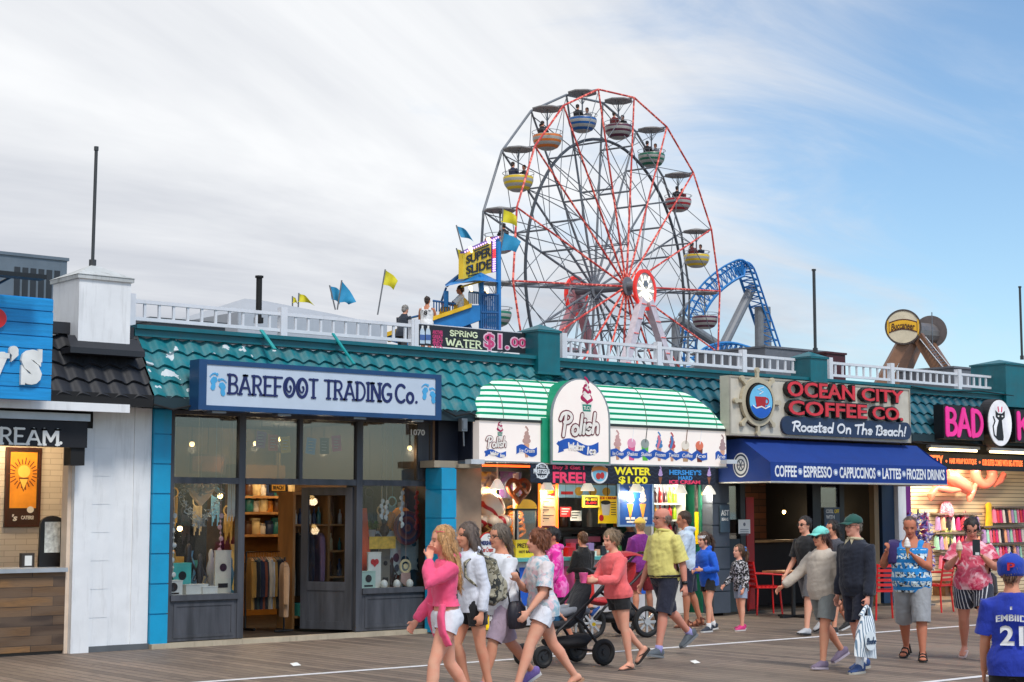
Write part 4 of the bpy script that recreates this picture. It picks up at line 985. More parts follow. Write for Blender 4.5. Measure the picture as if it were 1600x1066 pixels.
# BAD KITTY letters, cat oval, strip sign
def kitty_sign():
 Y=18.30; z0=az(1500,684,Y); z1=az(1500,636,Y)
 xs=ax(1472,Y,660)
 g=thing('shop_sign','raised pink letters split by a white oval with a black cat','sign',(xs,Y,z0))
 PK=M('kitty_pink',(222,40,140),.4,emit=.25); BK=M('kitty_black',(18,16,22),.5)
 def word(body,x0,x1):
  m=MB(); m.box(x0-.06,Y+.02,z0-.03,x1+.04,Y+.24,z1+.03); m.build('letter_box',BK,g)
  m=MB(); serif_text(m,body,x0,x1,z0,z1,Y,.019,.2,False); m.build('lettering',PK,g)
 word('BAD',ax(1479,Y,660),ax(1536,Y,660))
 word('K',ax(1590,Y,660),ax(1590,Y,660)+.42); word('ITTY',ax(1590,Y,660)+.55,ax(1590,Y,660)+1.5)
 c=at(1563,661,Y-.06); y=Y-.06
 m=MB(); m.disc(c.x,c.z,.40,.46,y+.02,.22,36); m.build('oval_case',BK,g)
 m=MB(); m.disc(c.x,c.z,.375,.435,y,.019,36); m.build('oval_face',M('kitty_white',(226,226,230),.4,emit=.18),g)
 m=MB(); y-=.006; s=.9
 def q(u,v):return (c.x+u*s,c.z+v*s)
 m.poly([q(-.17,.26),q(-.16,.12),q(-.06,.06),q(.06,.06),q(.16,.12),q(.17,.26),q(.07,.2),q(-.07,.2)],y,.005)
 m.poly([q(-.05,.06),q(.05,.06),q(.07,-.1),q(.1,-.3),q(.08,-.37),q(-.1,-.37),q(-.16,-.28),q(-.13,-.1)],y-.001,.005)
 m.stroke([q(-.12,-.34),q(-.24,-.26),q(-.27,-.08),q(-.2,.03),q(-.25,.12)],.035*s,y-.002,.005); m.cur=1
 m.disc(*q(-.07,.14),.028,.016,y-.003,.003,10); m.disc(*q(.07,.14),.028,.016,y-.003,.003,10); m.cur=2
 m.stroke([q(-.05,.24),q(-.07,.33)],.03,y,.004); m.stroke([q(.05,.24),q(.07,.33)],.03,y,.004)
 m.build('cat_picture',[BK,M('cat_eye',(240,240,240),.4),M('cat_horn',(220,60,110),.4)],g)
 Ys=W-.06; a=at(1400,725,Ys); g2=thing('strip_sign','black strip sign with glowing orange lettering above the slatted wall','sign',(a.x,Ys,a.z))
 zb_=az(1500,734,Ys); zt_=az(1500,709,Ys)
 m=MB(); m.box(ax(1412,Ys,725),Ys,zb_,XE-2,Ys+.055,zt_); m.build('sign_board',BK,g2)
 m=MB(); y=Ys-.006; h=zt_-zb_
 x=ax(1428,y,720)
 for body,px0,px1,k in (('BAD KITTY',1426,1474,.7),('HAIR WRAP BOUTIQUE',1484,1526,.4),('OUR SUITES COMES WITH BIG ATTITUDE',1535,1598,.4)):
  put_text(m,body,ax(px0,y,725),ax(px1,y,725),zb_+h*(.5-k/2),zb_+h*(.5+k/2),y,.005,bold=.03)
 for px in (1479,1531):m.disc(ax(px,y,722),zb_+h/2,.025,.025,y,.005,10)
 m.build('lettering',glow('strip_orange',(255,120,60),1.3),g2)
kitty_sign()
def tube_light(px0,px1,py,lab):
 Y=W-.42; a=at(px0,py,Y); b=at(px1,py+3,Y); z=a.z
 g=thing('tube_light',lab,'lamp',(a.x,Y,z),'bare tube lights over the beachwear shop')
 m=MB(); m.box(a.x-.04,Y-.05,z+.025,b.x+.04,Y+.05,z+.08); m.build('fitting',M('fitting_white',(200,200,196),.5),g)
 m=MB(); m.tube([(a.x,Y,z),(b.x,Y,z)],.022,8); m.build('tube',glow('tube_glow',(255,226,170),5.0),g)
 l=bpy.data.lights.new('tube_lamp','AREA'); l.shape='RECTANGLE'; l.size=b.x-a.x; l.size_y=.1; l.energy=75; l.color=(1,.84,.62)
 o=bpy.data.objects.new('tube_lamp',l); COL.objects.link(o); o.parent=g; o.location=((b.x-a.x)/2,.66,-.12); o.rotation_euler=(R(52),0,0)
tube_light(1453,1526,702,'lit tube light over the left half of the beachwear shop'); tube_light(1547,1622,706,'lit tube light over the right half of the beachwear shop')
# spring water banner on the railing
def water_banner():
 Y=YR-.06; a=at(655,540,Y); b=at(830,522,Y); z0=az(740,546,Y); z1=az(740,514,Y)
 g=thing('banner','black SPRING WATER $1.00 banner tied to the white roof railing','banner',(a.x,Y,z0))
 m=MB(); m.box(a.x,Y,z0,b.x,Y+.012,z1); m.build('cloth',M('banner_black',(30,36,44),.6),g)
 y=Y-.004; LG=M('banner_lime',(222,232,190),.5); PK=M('banner_rose',(206,66,120),.5)
 m=MB(); serif_text(m,'SPRING',ax(703,y,525),ax(746,y,525),az(722,527,y),az(722,517,y),y,.004,.2); serif_text(m,'WATER',ax(697,y,538),ax(752,y,538),az(722,544,y),az(722,530,y),y,.004,.2); m.build('lettering',LG,g)
 m=MB(); T(m,'$1.',755,548,797,522,y,.004,bold=.07); T(m,'00',797,543,824,528,y,.004,bold=.07); m.cur=1
 T(m,'$1.',757,546,795,524,y-.002,.003,bold=.02); T(m,'00',799,541,822,530,y-.002,.003,bold=.02); m.build('price_lettering',[M('banner_pale',(226,190,206),.5),PK],g)
 m=MB()
 for k,body in enumerate(('ANOTHER','GREAT','SELECT','TEA')):T(m,body,676,522+7*k,692,517+7*k,y,.004,bold=.03)
 m.build('small_lettering',PK,g)
 for px in (660,669):
  m=MB(); c=at(px,537,y); w_=.042; m.poly([(c.x-w_,c.z),(c.x+w_,c.z),(c.x+w_,c.z+.17),(c.x+.018,c.z+.23),(c.x-.018,c.z+.23),(c.x-w_,c.z+.17)],y,.004); m.cur=1; m.box(c.x-w_-.002,y-.002,c.z+.05,c.x+w_+.002,y,c.z+.13); m.cur=2; m.box(c.x-.016,y-.002,c.z+.215,c.x+.016,y,c.z+.26)
  m.build('bottle_picture',[M('pic_bottle',(190,206,220),.4),M('pic_label',(70,100,160),.5),PAPER],g)
 m=MB(); m.box(a.x-.12,Y+.02,z0-.12,a.x-.03,Y+.11,z1+.06); m.build('post',RAILW,g); m=MB(); m.box(b.x+.02,Y+.02,z0-.12,b.x+.1,Y+.11,z1+.06); m.build('post',RAILW,g)
 m=MB(); m.box(a.x-.03,Y+.05,z1-.02,b.x+.02,Y+.1,z1+.02); m.build('rail',RAILW,g)
water_banner()
# rides beyond the roofs
WC=Vector((55.573,57.814,12.576)); WR=9.563; Hd=Vector((.96682,.25544,0)); Nd=Vector((.25544,-.96682,0)); PH0=R(-34.861); WG=1.832
NSEAT=18
GREY=M('wheel_grey_steel',(118,124,132),.5); REDT=M('wheel_red_tube',(226,84,72),.4,emit=.35); LEGW=M('wheel_leg_white',(206,196,204),.5); LEGP=M('wheel_leg_pink',(200,140,148),.5)
def wp(k,r,side):
 t=PH0+R(20*k); return WC-Nd*(WG*side)+Hd*(r*math.sin(t))+UPV*(r*math.cos(t))
def bulbs_mat():
 b=NB('rim_bulb_tube'); v=b.coord(); q=b.vor(v,5.5); f=b.math('LESS_THAN',q,.42)
 c=b.mix(f,lin((190,62,56)),lin((232,120,104))); return b.pbr(c,.4,emit=c,estr=b.math('ADD',b.math('MULTIPLY',f,.25),.06))
BULB=bulbs_mat()
def ferris_wheel():
 g=thing('ferris_wheel','big ferris wheel with red lit street side rim and grey rear rim','ferris wheel',(WC.x,WC.y,0))
 m=MB(); P=[wp(k,WR,0) for k in range(NSEAT)]
 for k in range(NSEAT):m.tube([P[k],P[(k+1)%NSEAT]],.048,8)
 m.build('street_rim',BULB,g)
 m=MB(); P=[wp(k,WR,1) for k in range(NSEAT)]
 for k in range(NSEAT):m.tube([P[k],P[(k+1)%NSEAT]],.06,8)
 m.build('rear_rim',GREY,g)
 for k in range(NSEAT):
  m=MB(); m.tube([wp(k,.35,0),wp(k,WR,0)],[.055,.042],8); m.build('street_spoke',BULB,g)
  m=MB(); m.tube([wp(k,.35,1),wp(k,WR,1)],[.065,.048],8); m.build('rear_spoke',GREY,g)
 m=MB()
 for k in range(NSEAT):
  m.tube([wp(k,WR*.5,0),wp(k,WR*.5,1)],.05,6); m.tube([wp(k,WR*.74,0),wp(k,WR*.74,1)],.045,6)
  for s in (0,1):
   m.tube([wp(k,WR*.5,s),wp(k+1,WR*.74,s)],.022,5); m.tube([wp(k+1,WR*.5,s),wp(k,WR*.74,s)],.022,5)
   m.tube([wp(k,WR*.74,s),wp(k+1,WR*.99,s)],.02,5); m.tube([wp(k+1,WR*.2,s),wp(k,WR*.5,s)],.02,5)
  m.tube([wp(k,WR*.2,0),wp(k,WR*.5,1)],.026,5); m.tube([wp(k,WR*.5,0),wp(k,WR*.74,1)],.026,5); m.tube([wp(k,WR*.74,0),wp(k,WR*.97,1)],.026,5)
  m.tube([wp(k,WR*.22,0),wp(k,WR*.22,1)],.03,5)
 m.build('lattice',M('lattice_dark',(104,110,118),.5),g)
 m=MB(); c=WC-Nd*(WG*.5); P=[c+Hd*(WR*.76*math.sin(t/60*2*math.pi))+UPV*(WR*.76*math.cos(t/60*2*math.pi)) for t in range(60)]
 m.tube(P,.075,8,closed=True); m.build('drive_ring',M('drive_ring',(66,72,80),.5),g)
 m=MB(); m.tube([WC-Nd*(WG+1.2),WC+Nd*1.1],.22,14)
 for s in (0,1):q=WC-Nd*(WG*s); m.tube([q-Nd*.12,q+Nd*.12],.46,20)
 m.build('hub',GREY,g)
 for s,nm in ((0,'street'),(1,'rear')):
  q=WC+Nd*(1.05 if s==0 else -(WG+1.05))-UPV*.25
  e=1 if s==0 else -1
  B=MB(); n=40
  B.ring(0,0,1.0,1.0,.16,0,.14,40); d=B
  def place(mb):mb.v=[tuple(q+Hd*v[0]+UPV*v[2]+Nd*(-v[1]+.05)) for v in mb.v]
  place(d); d.build('hub_disc_rim',M('disc_red',(206,44,36),.4,emit=.5 if s==0 else 0),g)
  B=MB(); B.disc(0,0,.86,.86,.05,.03,36); place(B); B.build('hub_disc',LEGW if s else M('disc_back',(186,182,178),.5),g)
  B=MB(); B.disc(0,0,.2,.2,.0,.05,14)
  for k in range(12):
   t=2*math.pi*k/12; r_=.74 if k%2==0 else .62
   B.stroke([(.16*math.cos(t),.16*math.sin(t)),(r_*math.cos(t),r_*math.sin(t))],.15 if k%2 else .11,.02,.03)
  place(B); B.build('starburst',glow('starburst_white',(255,248,226),.9) if s==0 else LEGP,g)
  for sx in (-1,1):
   foot_=Vector((q.x,q.y,0))+Hd*(7.0*sx)+Nd*(.5*e)
   m=MB(); m.bar(q-UPV*.5+Hd*(.3*sx),foot_,.42,.34,up=tuple(Nd)); lg=m.build('support_leg',LEGW if s==0 else LEGP,g)
   m=MB(); a=q-UPV*.5+Hd*(.3*sx)
   for i in range(16):
    z=a.lerp(foot_,i/16+.02); m.tube([z+Nd*.2*e-Hd*.21,z+Nd*.2*e+Hd*.21],.018,5)
   m.build('bulb_strip',REDT,lg)
  m=MB(); z=.42
  m.bar(q.lerp(Vector((q.x,q.y,0)),.22)-Hd*.85,q.lerp(Vector((q.x,q.y,0)),.22)+Hd*.85,.2,.22,up=tuple(Nd)); m.build('cross_beam',LEGW if s==0 else LEGP,g)
 return g
WHEEL=ferris_wheel()
TUBC=[('blue',(30,92,160)),('dark plum',(92,44,66)),('green',(34,112,88)),('crimson',(168,40,52)),('yellow',(222,190,40)),('orange',(214,120,52))]
def tub_proto(cname,col):
 """one open round tub with its canopy, hung from the seat axle"""
 g=thing('gondola','gondola','gondola',(0,0,0))
 st=NB('tub_stripes_'+cname.replace(' ','_')); z=st.sep(st.coord())[2]
 f=st.math('GREATER_THAN',st.math('FRACT',st.math('MULTIPLY',st.math('ADD',z,4.05),4.2)),.45); body=st.pbr(st.mix(f,lin(col),lin((170,170,166))),.35)
 CAN=M('tub_canopy',(168,168,168),.6); TUBS=M('tub_metal',(120,126,132),.4,.4)
 m=MB(); m.lathe((0,0,0),[(.02,-1.98),(.30,-1.96),(.50,-1.86),(.63,-1.68),(.69,-1.48),(.69,-1.36),(.66,-1.30),(.62,-1.36),(.52,-1.6),(.02,-1.64)],24); m.build('tub',body,g,True)
 m=MB(); n=8; top=[(0,0,.16)]; ring=[(.74*math.cos(2*math.pi*k/n+.39),.74*math.sin(2*math.pi*k/n+.39),-.02) for k in range(n)]
 m.add(top+ring,[(0,1+k,1+(k+1)%n) for k in range(n)]); low=[(p[0]*.98,p[1]*.98,p[2]-.05) for p in ring]
 m.add(ring+low,[(k,n+k,n+(k+1)%n,(k+1)%n) for k in range(n)]+[tuple(range(2*n-1,n-1,-1))]); m.build('canopy',CAN,g)
 m=MB(); m.tube([(0,0,-.06),(0,0,-1.6)],.035,8)
 for k in range(4):
  t=k*math.pi/2+.4; m.tube([(0,0,-.62),(.4*math.cos(t),.4*math.sin(t),-.08)],.014,5)
 m.build('hanger',TUBS,g)
 m=MB(); P=[(.72*math.cos(2*math.pi*k/20),.72*math.sin(2*math.pi*k/20),-1.14) for k in range(20)]; m.tube(P,.014,5,closed=True)
 for k in range(0,20,4):m.tube([P[k],(P[k][0]*.93,P[k][1]*.93,-1.38)],.012,5)
 m.build('grab_rail',TUBS,g)
 return g
protos={}
colmap={0:'orange',1:'blue',2:'dark plum',3:'green',4:'crimson',5:'yellow',17:'yellow',16:'crimson',15:'green',14:'blue',7:'orange',6:'dark plum',8:'blue',9:'green',10:'crimson',11:'yellow',12:'orange',13:'dark plum'}
tublab={1:'blue striped gondola at the very top of the wheel',2:'plum striped gondola just right of the wheel top',3:'green striped gondola on the upper right of the wheel',4:'crimson striped gondola on the right of the wheel',5:'yellow gondola low on the right side of the wheel',0:'orange striped gondola on the upper left of the wheel',17:'yellow and white gondola on the left of the wheel',16:'crimson gondola half hidden behind the slide flags',15:'green striped gondola behind the slide sign tower',14:'pale blue gondola beside the slide cage, low on the wheel',7:'orange and white gondola at the lower right of the wheel',6:'plum gondola level with the hub on the right'}
SEATS={}
for k in range(NSEAT):
 c=(wp(k,WR,0)+wp(k,WR,1))/2; SEATS[k]=c
 if c.z<4.6:continue
 cn=colmap[k]; lab=tublab.get(k,cn+' striped gondola near the foot of the wheel')
 if cn not in protos:
  p=tub_proto(cn,dict(TUBC)[cn]); p.location=c; ORG[p.name]=c.copy(); p['label']=lab; p['group']='gondolas around the wheel'; protos[cn]=p
 else :dup(protos[cn],c,lab,'gondolas around the wheel',rz=.35*(k%5))
a=MB()
for k in range(NSEAT):a.tube([wp(k,WR,0),wp(k,WR,1)],.04,6)
a.build('seat_axles',GREY,WHEEL)
# roller coaster
def coaster():
 D=112.0; BLU=M('coaster_blue',(40,128,200),.45)
 g=thing('roller_coaster','blue lattice roller coaster track with a steep hump on grey columns','roller coaster',tuple(far(1150,800,D)))
 def track(name,pts,off,wdt):
  P=[far(x,y,D+d) for x,y,d in pts]
  Q=[]
  for i in range(len(P)-1):
   p0=P[max(i-1,0)]; p1=P[i]; p2=P[i+1]; p3=P[min(i+2,len(P)-1)]
   for s in range(3):
    t=s/3; Q.append(.5*((2*p1)+(p2-p0)*t+(2*p0-5*p1+4*p2-p3)*t*t+(3*p1-p0-3*p2+p3)*t**3))
  Q.append(P[-1])
  S=FWD*.75+RGT*.35; S.normalize()
  m=MB(); A=[]; B=[]; C=[]
  for i,q in enumerate(Q):
   t=(Q[min(i+1,len(Q)-1)]-Q[max(i-1,0)]).normalized(); n=t.cross(S).normalized()*-1
   if name=='track' and n.z<0 and i<3:pass
   A.append(q+S*wdt); B.append(q-S*wdt); C.append(q+n*off)
  m.tube(A,.075,6); m.tube(B,.075,6); m.tube(C,.10,6)
  for i in range(0,len(Q)-1):
   m.tube([A[i],C[i]],.038,5); m.tube([B[i],C[i]],.038,5); m.tube([A[i],B[i]],.05,5); m.tube([C[i],A[i+1]],.036,5); m.tube([C[i],B[i+1]],.036,5)
  return m.build('track',BLU,g)
 track('track',[(1066,585,0),(1064,545,0),(1070,505,0),(1085,470,0),(1105,443,0),(1130,422,0),(1150,411,0),(1163,408,0),(1174,418,1),(1184,446,2),(1194,476,3),(1207,515,4),(1222,562,5),(1228,590,5)],1.05,.6)
 track('track',[(1085,562,-6),(1105,545,-6),(1130,537,-6),(1155,538,-6),(1180,547,-6),(1196,560,-6),(1206,575,-6)],.8,.5)
 track('track',[(1040,590,4),(1048,560,4),(1058,520,4),(1072,480,4),(1083,450,4),(1096,420,6)],.6,.4) if False else None
 GC=M('coaster_column',(116,120,126),.5,dirt=.2)
 def leg(x0,y0,x1,y1,r,d0=3,d1=3):
  m=MB(); m.tube([far(x0,y0,D+d0),far(x1,y1,D+d1)],r,12); m.build('column',GC,g)
 leg(1177,446,1128,545,.34,3,0); leg(1186,480,1188,700,.32); leg(1197,480,1203,700,.32,6,6)
 leg(1128,543,1062,500,.30,0,-2); leg(1056,505,1056,760,.30,-2,-2); leg(1128,545,1040,600,.12,0,-4); leg(1062,492,1074,475,.12,-2,0); leg(1056,498,1030,533,.1,-2,-4)
coaster()
# swinging ship ride: twin discs on brown legs
def ship_ride():
 D=62.0; s=D/FPX
 c=far(1411,511,D); g=thing('pendulum_ride','swinging ship ride tower with twin round discs on brown legs','ride tower',tuple(Vector((c.x,c.y,0))))
 N=-FWD*.96-RGT*.28; N.normalize(); Hh=UPV.cross(N).normalized()*1.0
 BRN=M('ride_brown',(134,96,72),.5,dirt=.2)
 def put(mb,o):mb.v=[tuple(o+Hh*v[0]+UPV*v[2]-N*v[1]) for v in mb.v]; return mb
 r=27.0*s
 d=MB(); d.disc(0,0,r,r,0,.25,40); put(d,c).build('front_disc',M('disc_cream',(214,202,176),.5),g)
 d=MB(); d.ring(0,0,r*1.04,r*1.04,.06,-.02,.3,40); put(d,c).build('disc_rim',M('disc_edge',(70,60,56),.5),g)
 c2=far(1454,518,D+3.4)
 d=MB(); d.disc(0,0,r*.98,r*.98,0,.25,40); put(d,c2).build('rear_disc',M('disc_dark',(92,84,84),.6,var=.2),g)
 d=MB(); n=12; w_=r*1.62
 top=[(-w_/2+w_*i/n,.16+.12*math.sin(math.pi*i/n)) for i in range(n+1)]; bot=[(p[0],p[1]-.36) for p in top[::-1]]
 d.poly(top+bot,-.012,.012); d.cur=1; d.stroke(top+bot+[top[0]],.045,-.014,.012)
 for e in (-1,1):d.cur=0; d.poly([(e*w_*.5,.28),(e*w_*.56,.24),(e*w_*.56,-.36),(e*w_*.5,-.3)],-.02,.012)
 put(d,c).build('scroll',[M('scroll_yellow',(232,178,40),.5),M('scroll_dark',(84,40,24),.5)],g)
 d=MB(); put_text(d,'Buccaneer',-w_*.42,w_*.42,-.1,.16,-.022,.008,bold=.02,shear=.2)
 d.v=[(v[0],v[1],v[2]+.09*math.cos(v[0]/w_*3.1)-.06) for v in d.v]; put(d,c).build('lettering',M('scroll_ink',(70,34,20),.5),g)
 def leg(x0,y0,x1,y1,d0,d1,w=.5):
  a=far(x0,y0,D+d0); b=far(x1,y1,D+d1); k=(a-b); b=b-k*(b.z/k.z); m=MB(); m.bar(a,b,w,w*.8); m.build('leg',BRN,g)
 leg(1411,535,1381,590,.4,.4); leg(1432,536,1408,590,2,1.2,.45); leg(1434,525,1474,590,.8,.4); leg(1450,535,1486,590,3.2,2.8)
 m=MB(); m.tube([far(1415,520,D+.3),far(1452,522,D+3.4)],.42,14); m.build('axle',M('axle_grey',(120,112,108),.5,.4),g)
 m=MB(); a0,b0=far(1437,530,D+.5),far(1484,588,D-.2)
 for i in range(14):
  p=a0.lerp(b0,i/14); q=a0.lerp(b0,(i+1)/14); m.tube([p,q],.03,5); m.tube([p+Vector((.35,0,.1)),q+Vector((.35,0,.1))],.03,5); m.tube([p,p+Vector((.35,0,.1))],.02,5)
 m.build('access_ladder',STEEL,g)
 m=MB(); m.tube([far(1456,488,D+1),far(1458,600,D+1)],.02,5); m.build('lightning_rod',STEEL,g)
ship_ride()
# super slide tower
SD=45.0
def P3(px,py,d=0.0):return far(px,py,SD+d)
def super_slide():
 base=P3(745,800); g=thing('slide_ride','blue and yellow slide tower with stair, fence and bulb lit yellow sign','slide',(base.x,base.y,0))
 BL=M('slide_blue',(24,124,196),.45,var=.1); YE=M('slide_yellow',(232,186,32),.45); BF=M('slide_bar_blue',(30,92,150),.5)
 E_,B_=RGT,FWD
 def slab(name,pts,mat,d0,d1,par=g):
  m=MB(); n=len(pts); A=[P3(x,y,d0) for x,y in pts]; C=[p+B_*(d1-d0) for p in A]
  m.add(A+C,[tuple(range(n)),tuple(range(2*n-1,n-1,-1))]+[(i,i+n,(i+1)%n+n,(i+1)%n) for i in range(n)]); return m.build(name,mat,par)
 slab('stair_side',[(600,530),(604,522),(737,477),(760,477),(760,497),(700,519),(640,542)],BL,0,.12)
 slab('stair_edge',[(600,526),(602,520),(737,474),(737,480),(604,526)],YE,-.08,1.4)
 m=MB()
 for a,b in (((705,500),(712,514)),((725,492),(735,514)),((735,490),(726,514)),((715,498),(709,514))):m.tube([P3(*a,.2),P3(*b,.2)],.06,6)
 m.build('truss',BF,g)
 for i,(a,b) in enumerate(((686,704),(708,735))):
  m=MB(); rows=[]
  for k in range(9):
   t=math.pi*k/8; r_=(b-a)/2; x=(a+b)/2-r_*math.cos(t); y=492-i*5-(16+5*i)*math.sin(t)-(x-a)*.1; p=P3(x,y,.3); rows.append([p,p+B_*1.1])
  m.add([q for r_ in rows for q in r_]+[P3(a,497,.3),P3(b,490-i*5,.3)],[(2*k,2*k+2,2*k+3,2*k+1) for k in range(8)]+[tuple([2*k for k in range(9)][::-1]+[18,19])])
  m.build('slide_hump',YE,g)
 m=MB()
 for x in (697,752,779):m.tube([P3(x,455 if x==697 else (430 if x==752 else 378),.1),P3(x,520 if x>700 else 480,.1)],.07,8)
 m.build('tower_post',BL,g)
 m=MB(); n=9
 for i in range(n+1):x=752+27*i/n; m.tube([P3(x,459+.1*i,0),P3(x,516,0)],.025,5)
 for y in (460,488,515):m.tube([P3(752,y,0),P3(779,y+1,0)],.035,6)
 m.build('cage',BF,g)
 m=MB()
 for i in range(8):x=678+4.2*i; m.tube([P3(x,470+.6*i,.1),P3(x,487,.1)],.02,5)
 m.tube([P3(676,470,.1),P3(712,475,.1)],.03,6); m.tube([P3(640,497,.1),P3(678,488,.1)],.03,6)
 for i in range(6):x=733+3*i; m.tube([P3(x,456,.4),P3(x,475,.4)],.02,5)
 m.tube([P3(733,456,.4),P3(750,458,.4)],.03,6)
 m.build('fence',BF,g)
 m=MB(); pts=[(696,446),(720,436),(752,430),(780,440),(780,434),(760,427),(735,432)]
 m.add([P3(694,448,-.4),P3(742,438,-.4),P3(779,441,-.4),P3(752,426,.6),P3(716,434,.6),P3(700,444,1.6),P3(779,439,1.6)],[(0,1,4),(1,3,4),(1,2,3),(0,4,5),(3,2,6),(4,3,6,5)]); m.build('canopy',BL,g)
 m=MB(); m.add([P3(720,447,-.1),P3(757,437,-.1),P3(757,440,-.1),P3(720,450,-.1),P3(720,448,1),P3(757,438,1)],[(0,1,2,3),(0,1,5,4)]); m.build('canopy_ceiling',YE,g)
 m=MB(); m.tube([P3(697,447,.1),P3(737,415,.2)],.05,6); m.tube([P3(697,450,.1),P3(690,470,.4)],.03,6); m.build('brace',BF,g)
 def sg(u,v,off=0.0):
  a=P3(724,436,-.2); b=P3(778,424,1.6); top=P3(724,396,-.2); h=top.z-a.z
  nn=(b-a).cross(UPV).normalized()*-1
  if nn.dot(-FWD)<0:nn=-nn
  return a.lerp(b,u)+UPV*(h*v*(1+.34*u))+nn*off
 def quad(mb,u0,v0,u1,v1,o0,o1):
  c=[sg(u,v,o) for o in (o0,o1) for (u,v) in ((u0,v0),(u1,v0),(u1,v1),(u0,v1))]; mb.add(c,[(3,2,1,0),(4,5,6,7),(0,1,5,4),(1,2,6,5),(2,3,7,6),(3,0,4,7)])
 m=MB(); quad(m,0,0,1,1,-.15,0); sb=m.build('sign_board',M('slide_sign_yellow',(240,200,50),.45),g)
 m=MB(); quad(m,.80,.0,.915,1.0,.002,.02); quad(m,0,1.0,1,1.07,-.1,.02); m.build('bulb_strip',M('slide_strip_violet',(96,60,150),.5),sb); m=MB(); [m.ball(sg(.02+.96*i/15,1.035,.03),.028,6,4) for i in range(16)]; [m.ball(sg(.835+.045*j,.05+.93*i/13,.03),.028,6,4) for i in range(14) for j in (0,1) if not 5<i<10]; m.build('bulbs',glow('slide_bulb_violet',(226,190,250),1.3),sb)
 m=MB(); quad(m,.92,.0,1.0,1.0,.001,.06); m.build('sign_edge',BF,sb)
 for body,v0,v1 in (('SUPER',.54,.86),('SLIDE',.14,.46)):
  m=MB(); put_text(m,body,.07,.78,v0,v1,0,.01,bold=.03,xf=lambda q:tuple(sg(q[0],q[2],.022-q[1]))); m.build('lettering',M('slide_ink',(30,28,36),.5),sb)
 m=MB(); quad(m,.3,.9,.72,.94,.002,.02); quad(m,.12,.05,.5,.09,.002,.02); m.build('underline',M('slide_ink',(30,28,36),.5),sb)
 m=MB(); [m.ball(sg(.835+.045*j,.05+.93*i/13,.03),.028,6,4) for i in range(6,10) for j in (0,1)]; m.build('bulbs',glow('slide_bulb_red',(255,70,60),1.4),sb)
 for px,py,dd in ((735,388,0),(763,374,0),(735,449,.2),(760,452,.5)):
  l=MB(); l.ball(P3(px,py,dd),.055,10,6); l.tube([P3(px,py+1,dd),P3(px+2,py+6,dd+.1)],.03,5); l.build('floodlight',glow('flood_warm',(255,226,170),3.0),g)
super_slide()
def flag(px0,py0,px1,py1,pts,col,lab,D,r=.02):
 a=far(px0,py0,D); b=far(px1,py1,D); g=thing('flag',lab,'flag',tuple(a),'flags about the slide')
 m=MB(); m.tube([a,b],r,6); m.build('flagpole',M('flagpole_grey',(120,122,126),.5,.3),g)
 m=MB(); n=8; tl,bl,br,tr=[far(x,y,D) for x,y in pts]; rows=[]
 for i in range(n+1):
  t=i/n; w_=.09*math.sin(t*5.5)*t; row=[]
  for j in range(5):
   q=tl.lerp(tr,t).lerp(bl.lerp(br,t),j/4); row.append(q+FWD*(w_+.03*math.sin(j+3*t))+UPV*.05*math.sin(4*t)*t)
  rows.append(row)
 vs_=[p for r_ in rows for p in r_]; fs=[(i*5+j,i*5+j+1,(i+1)*5+j+1,(i+1)*5+j) for i in range(n) for j in range(4)]
 m.add(vs_+[tuple(Vector(p)+FWD*.012) for p in vs_],fs+[tuple(45+i for i in f[::-1]) for f in fs]); m.build('flag_cloth',M('flag_'+col,{'yellow':(206,196,34),'blue':(36,140,186)}[col],.7,var=.1),g,True)
flag(724,394,713,352,((713,353),(720,371),(740,376),(730,360)),'blue','blue flag left of the slide sign, high on its pole',44.6)
flag(724,430,713,388,((713,389),(718,409),(725,408),(724,394)),'yellow','yellow flag half behind the left edge of the slide sign',44.9)
flag(783,375,786,326,((786,327),(783,347),(808,353),(807,337)),'yellow','yellow flag above the slide sign in front of the wheel',45.6)
flag(781,400,787,362,((787,364),(783,392),(806,393),(814,376)),'blue','blue flag beside the slide sign in front of the wheel',45.2)
flag(590,492,602,421,((602,422),(599,445),(615,451),(622,437)),'yellow','yellow flag on a leaning pole right of the tent',40)
flag(527,484,534,438,((534,439),(530,473),(545,474),(557,470)),'blue','blue flag with pointed tail right of the tent peak',40)
flag(524,484,515,446,((515,447),(518,468),(531,474),(532,453)),'blue','square blue flag left of the pointed blue flag',40.5)
flag(466,480,467,458,((467,459),(466,472),(492,476),(482,465)),'yellow','yellow flag tip showing over the tent peak',40)
flag(457,480,457,463,((457,464),(457,474),(466,474),(464,468)),'yellow','small yellow flag just left of the tent peak',40)
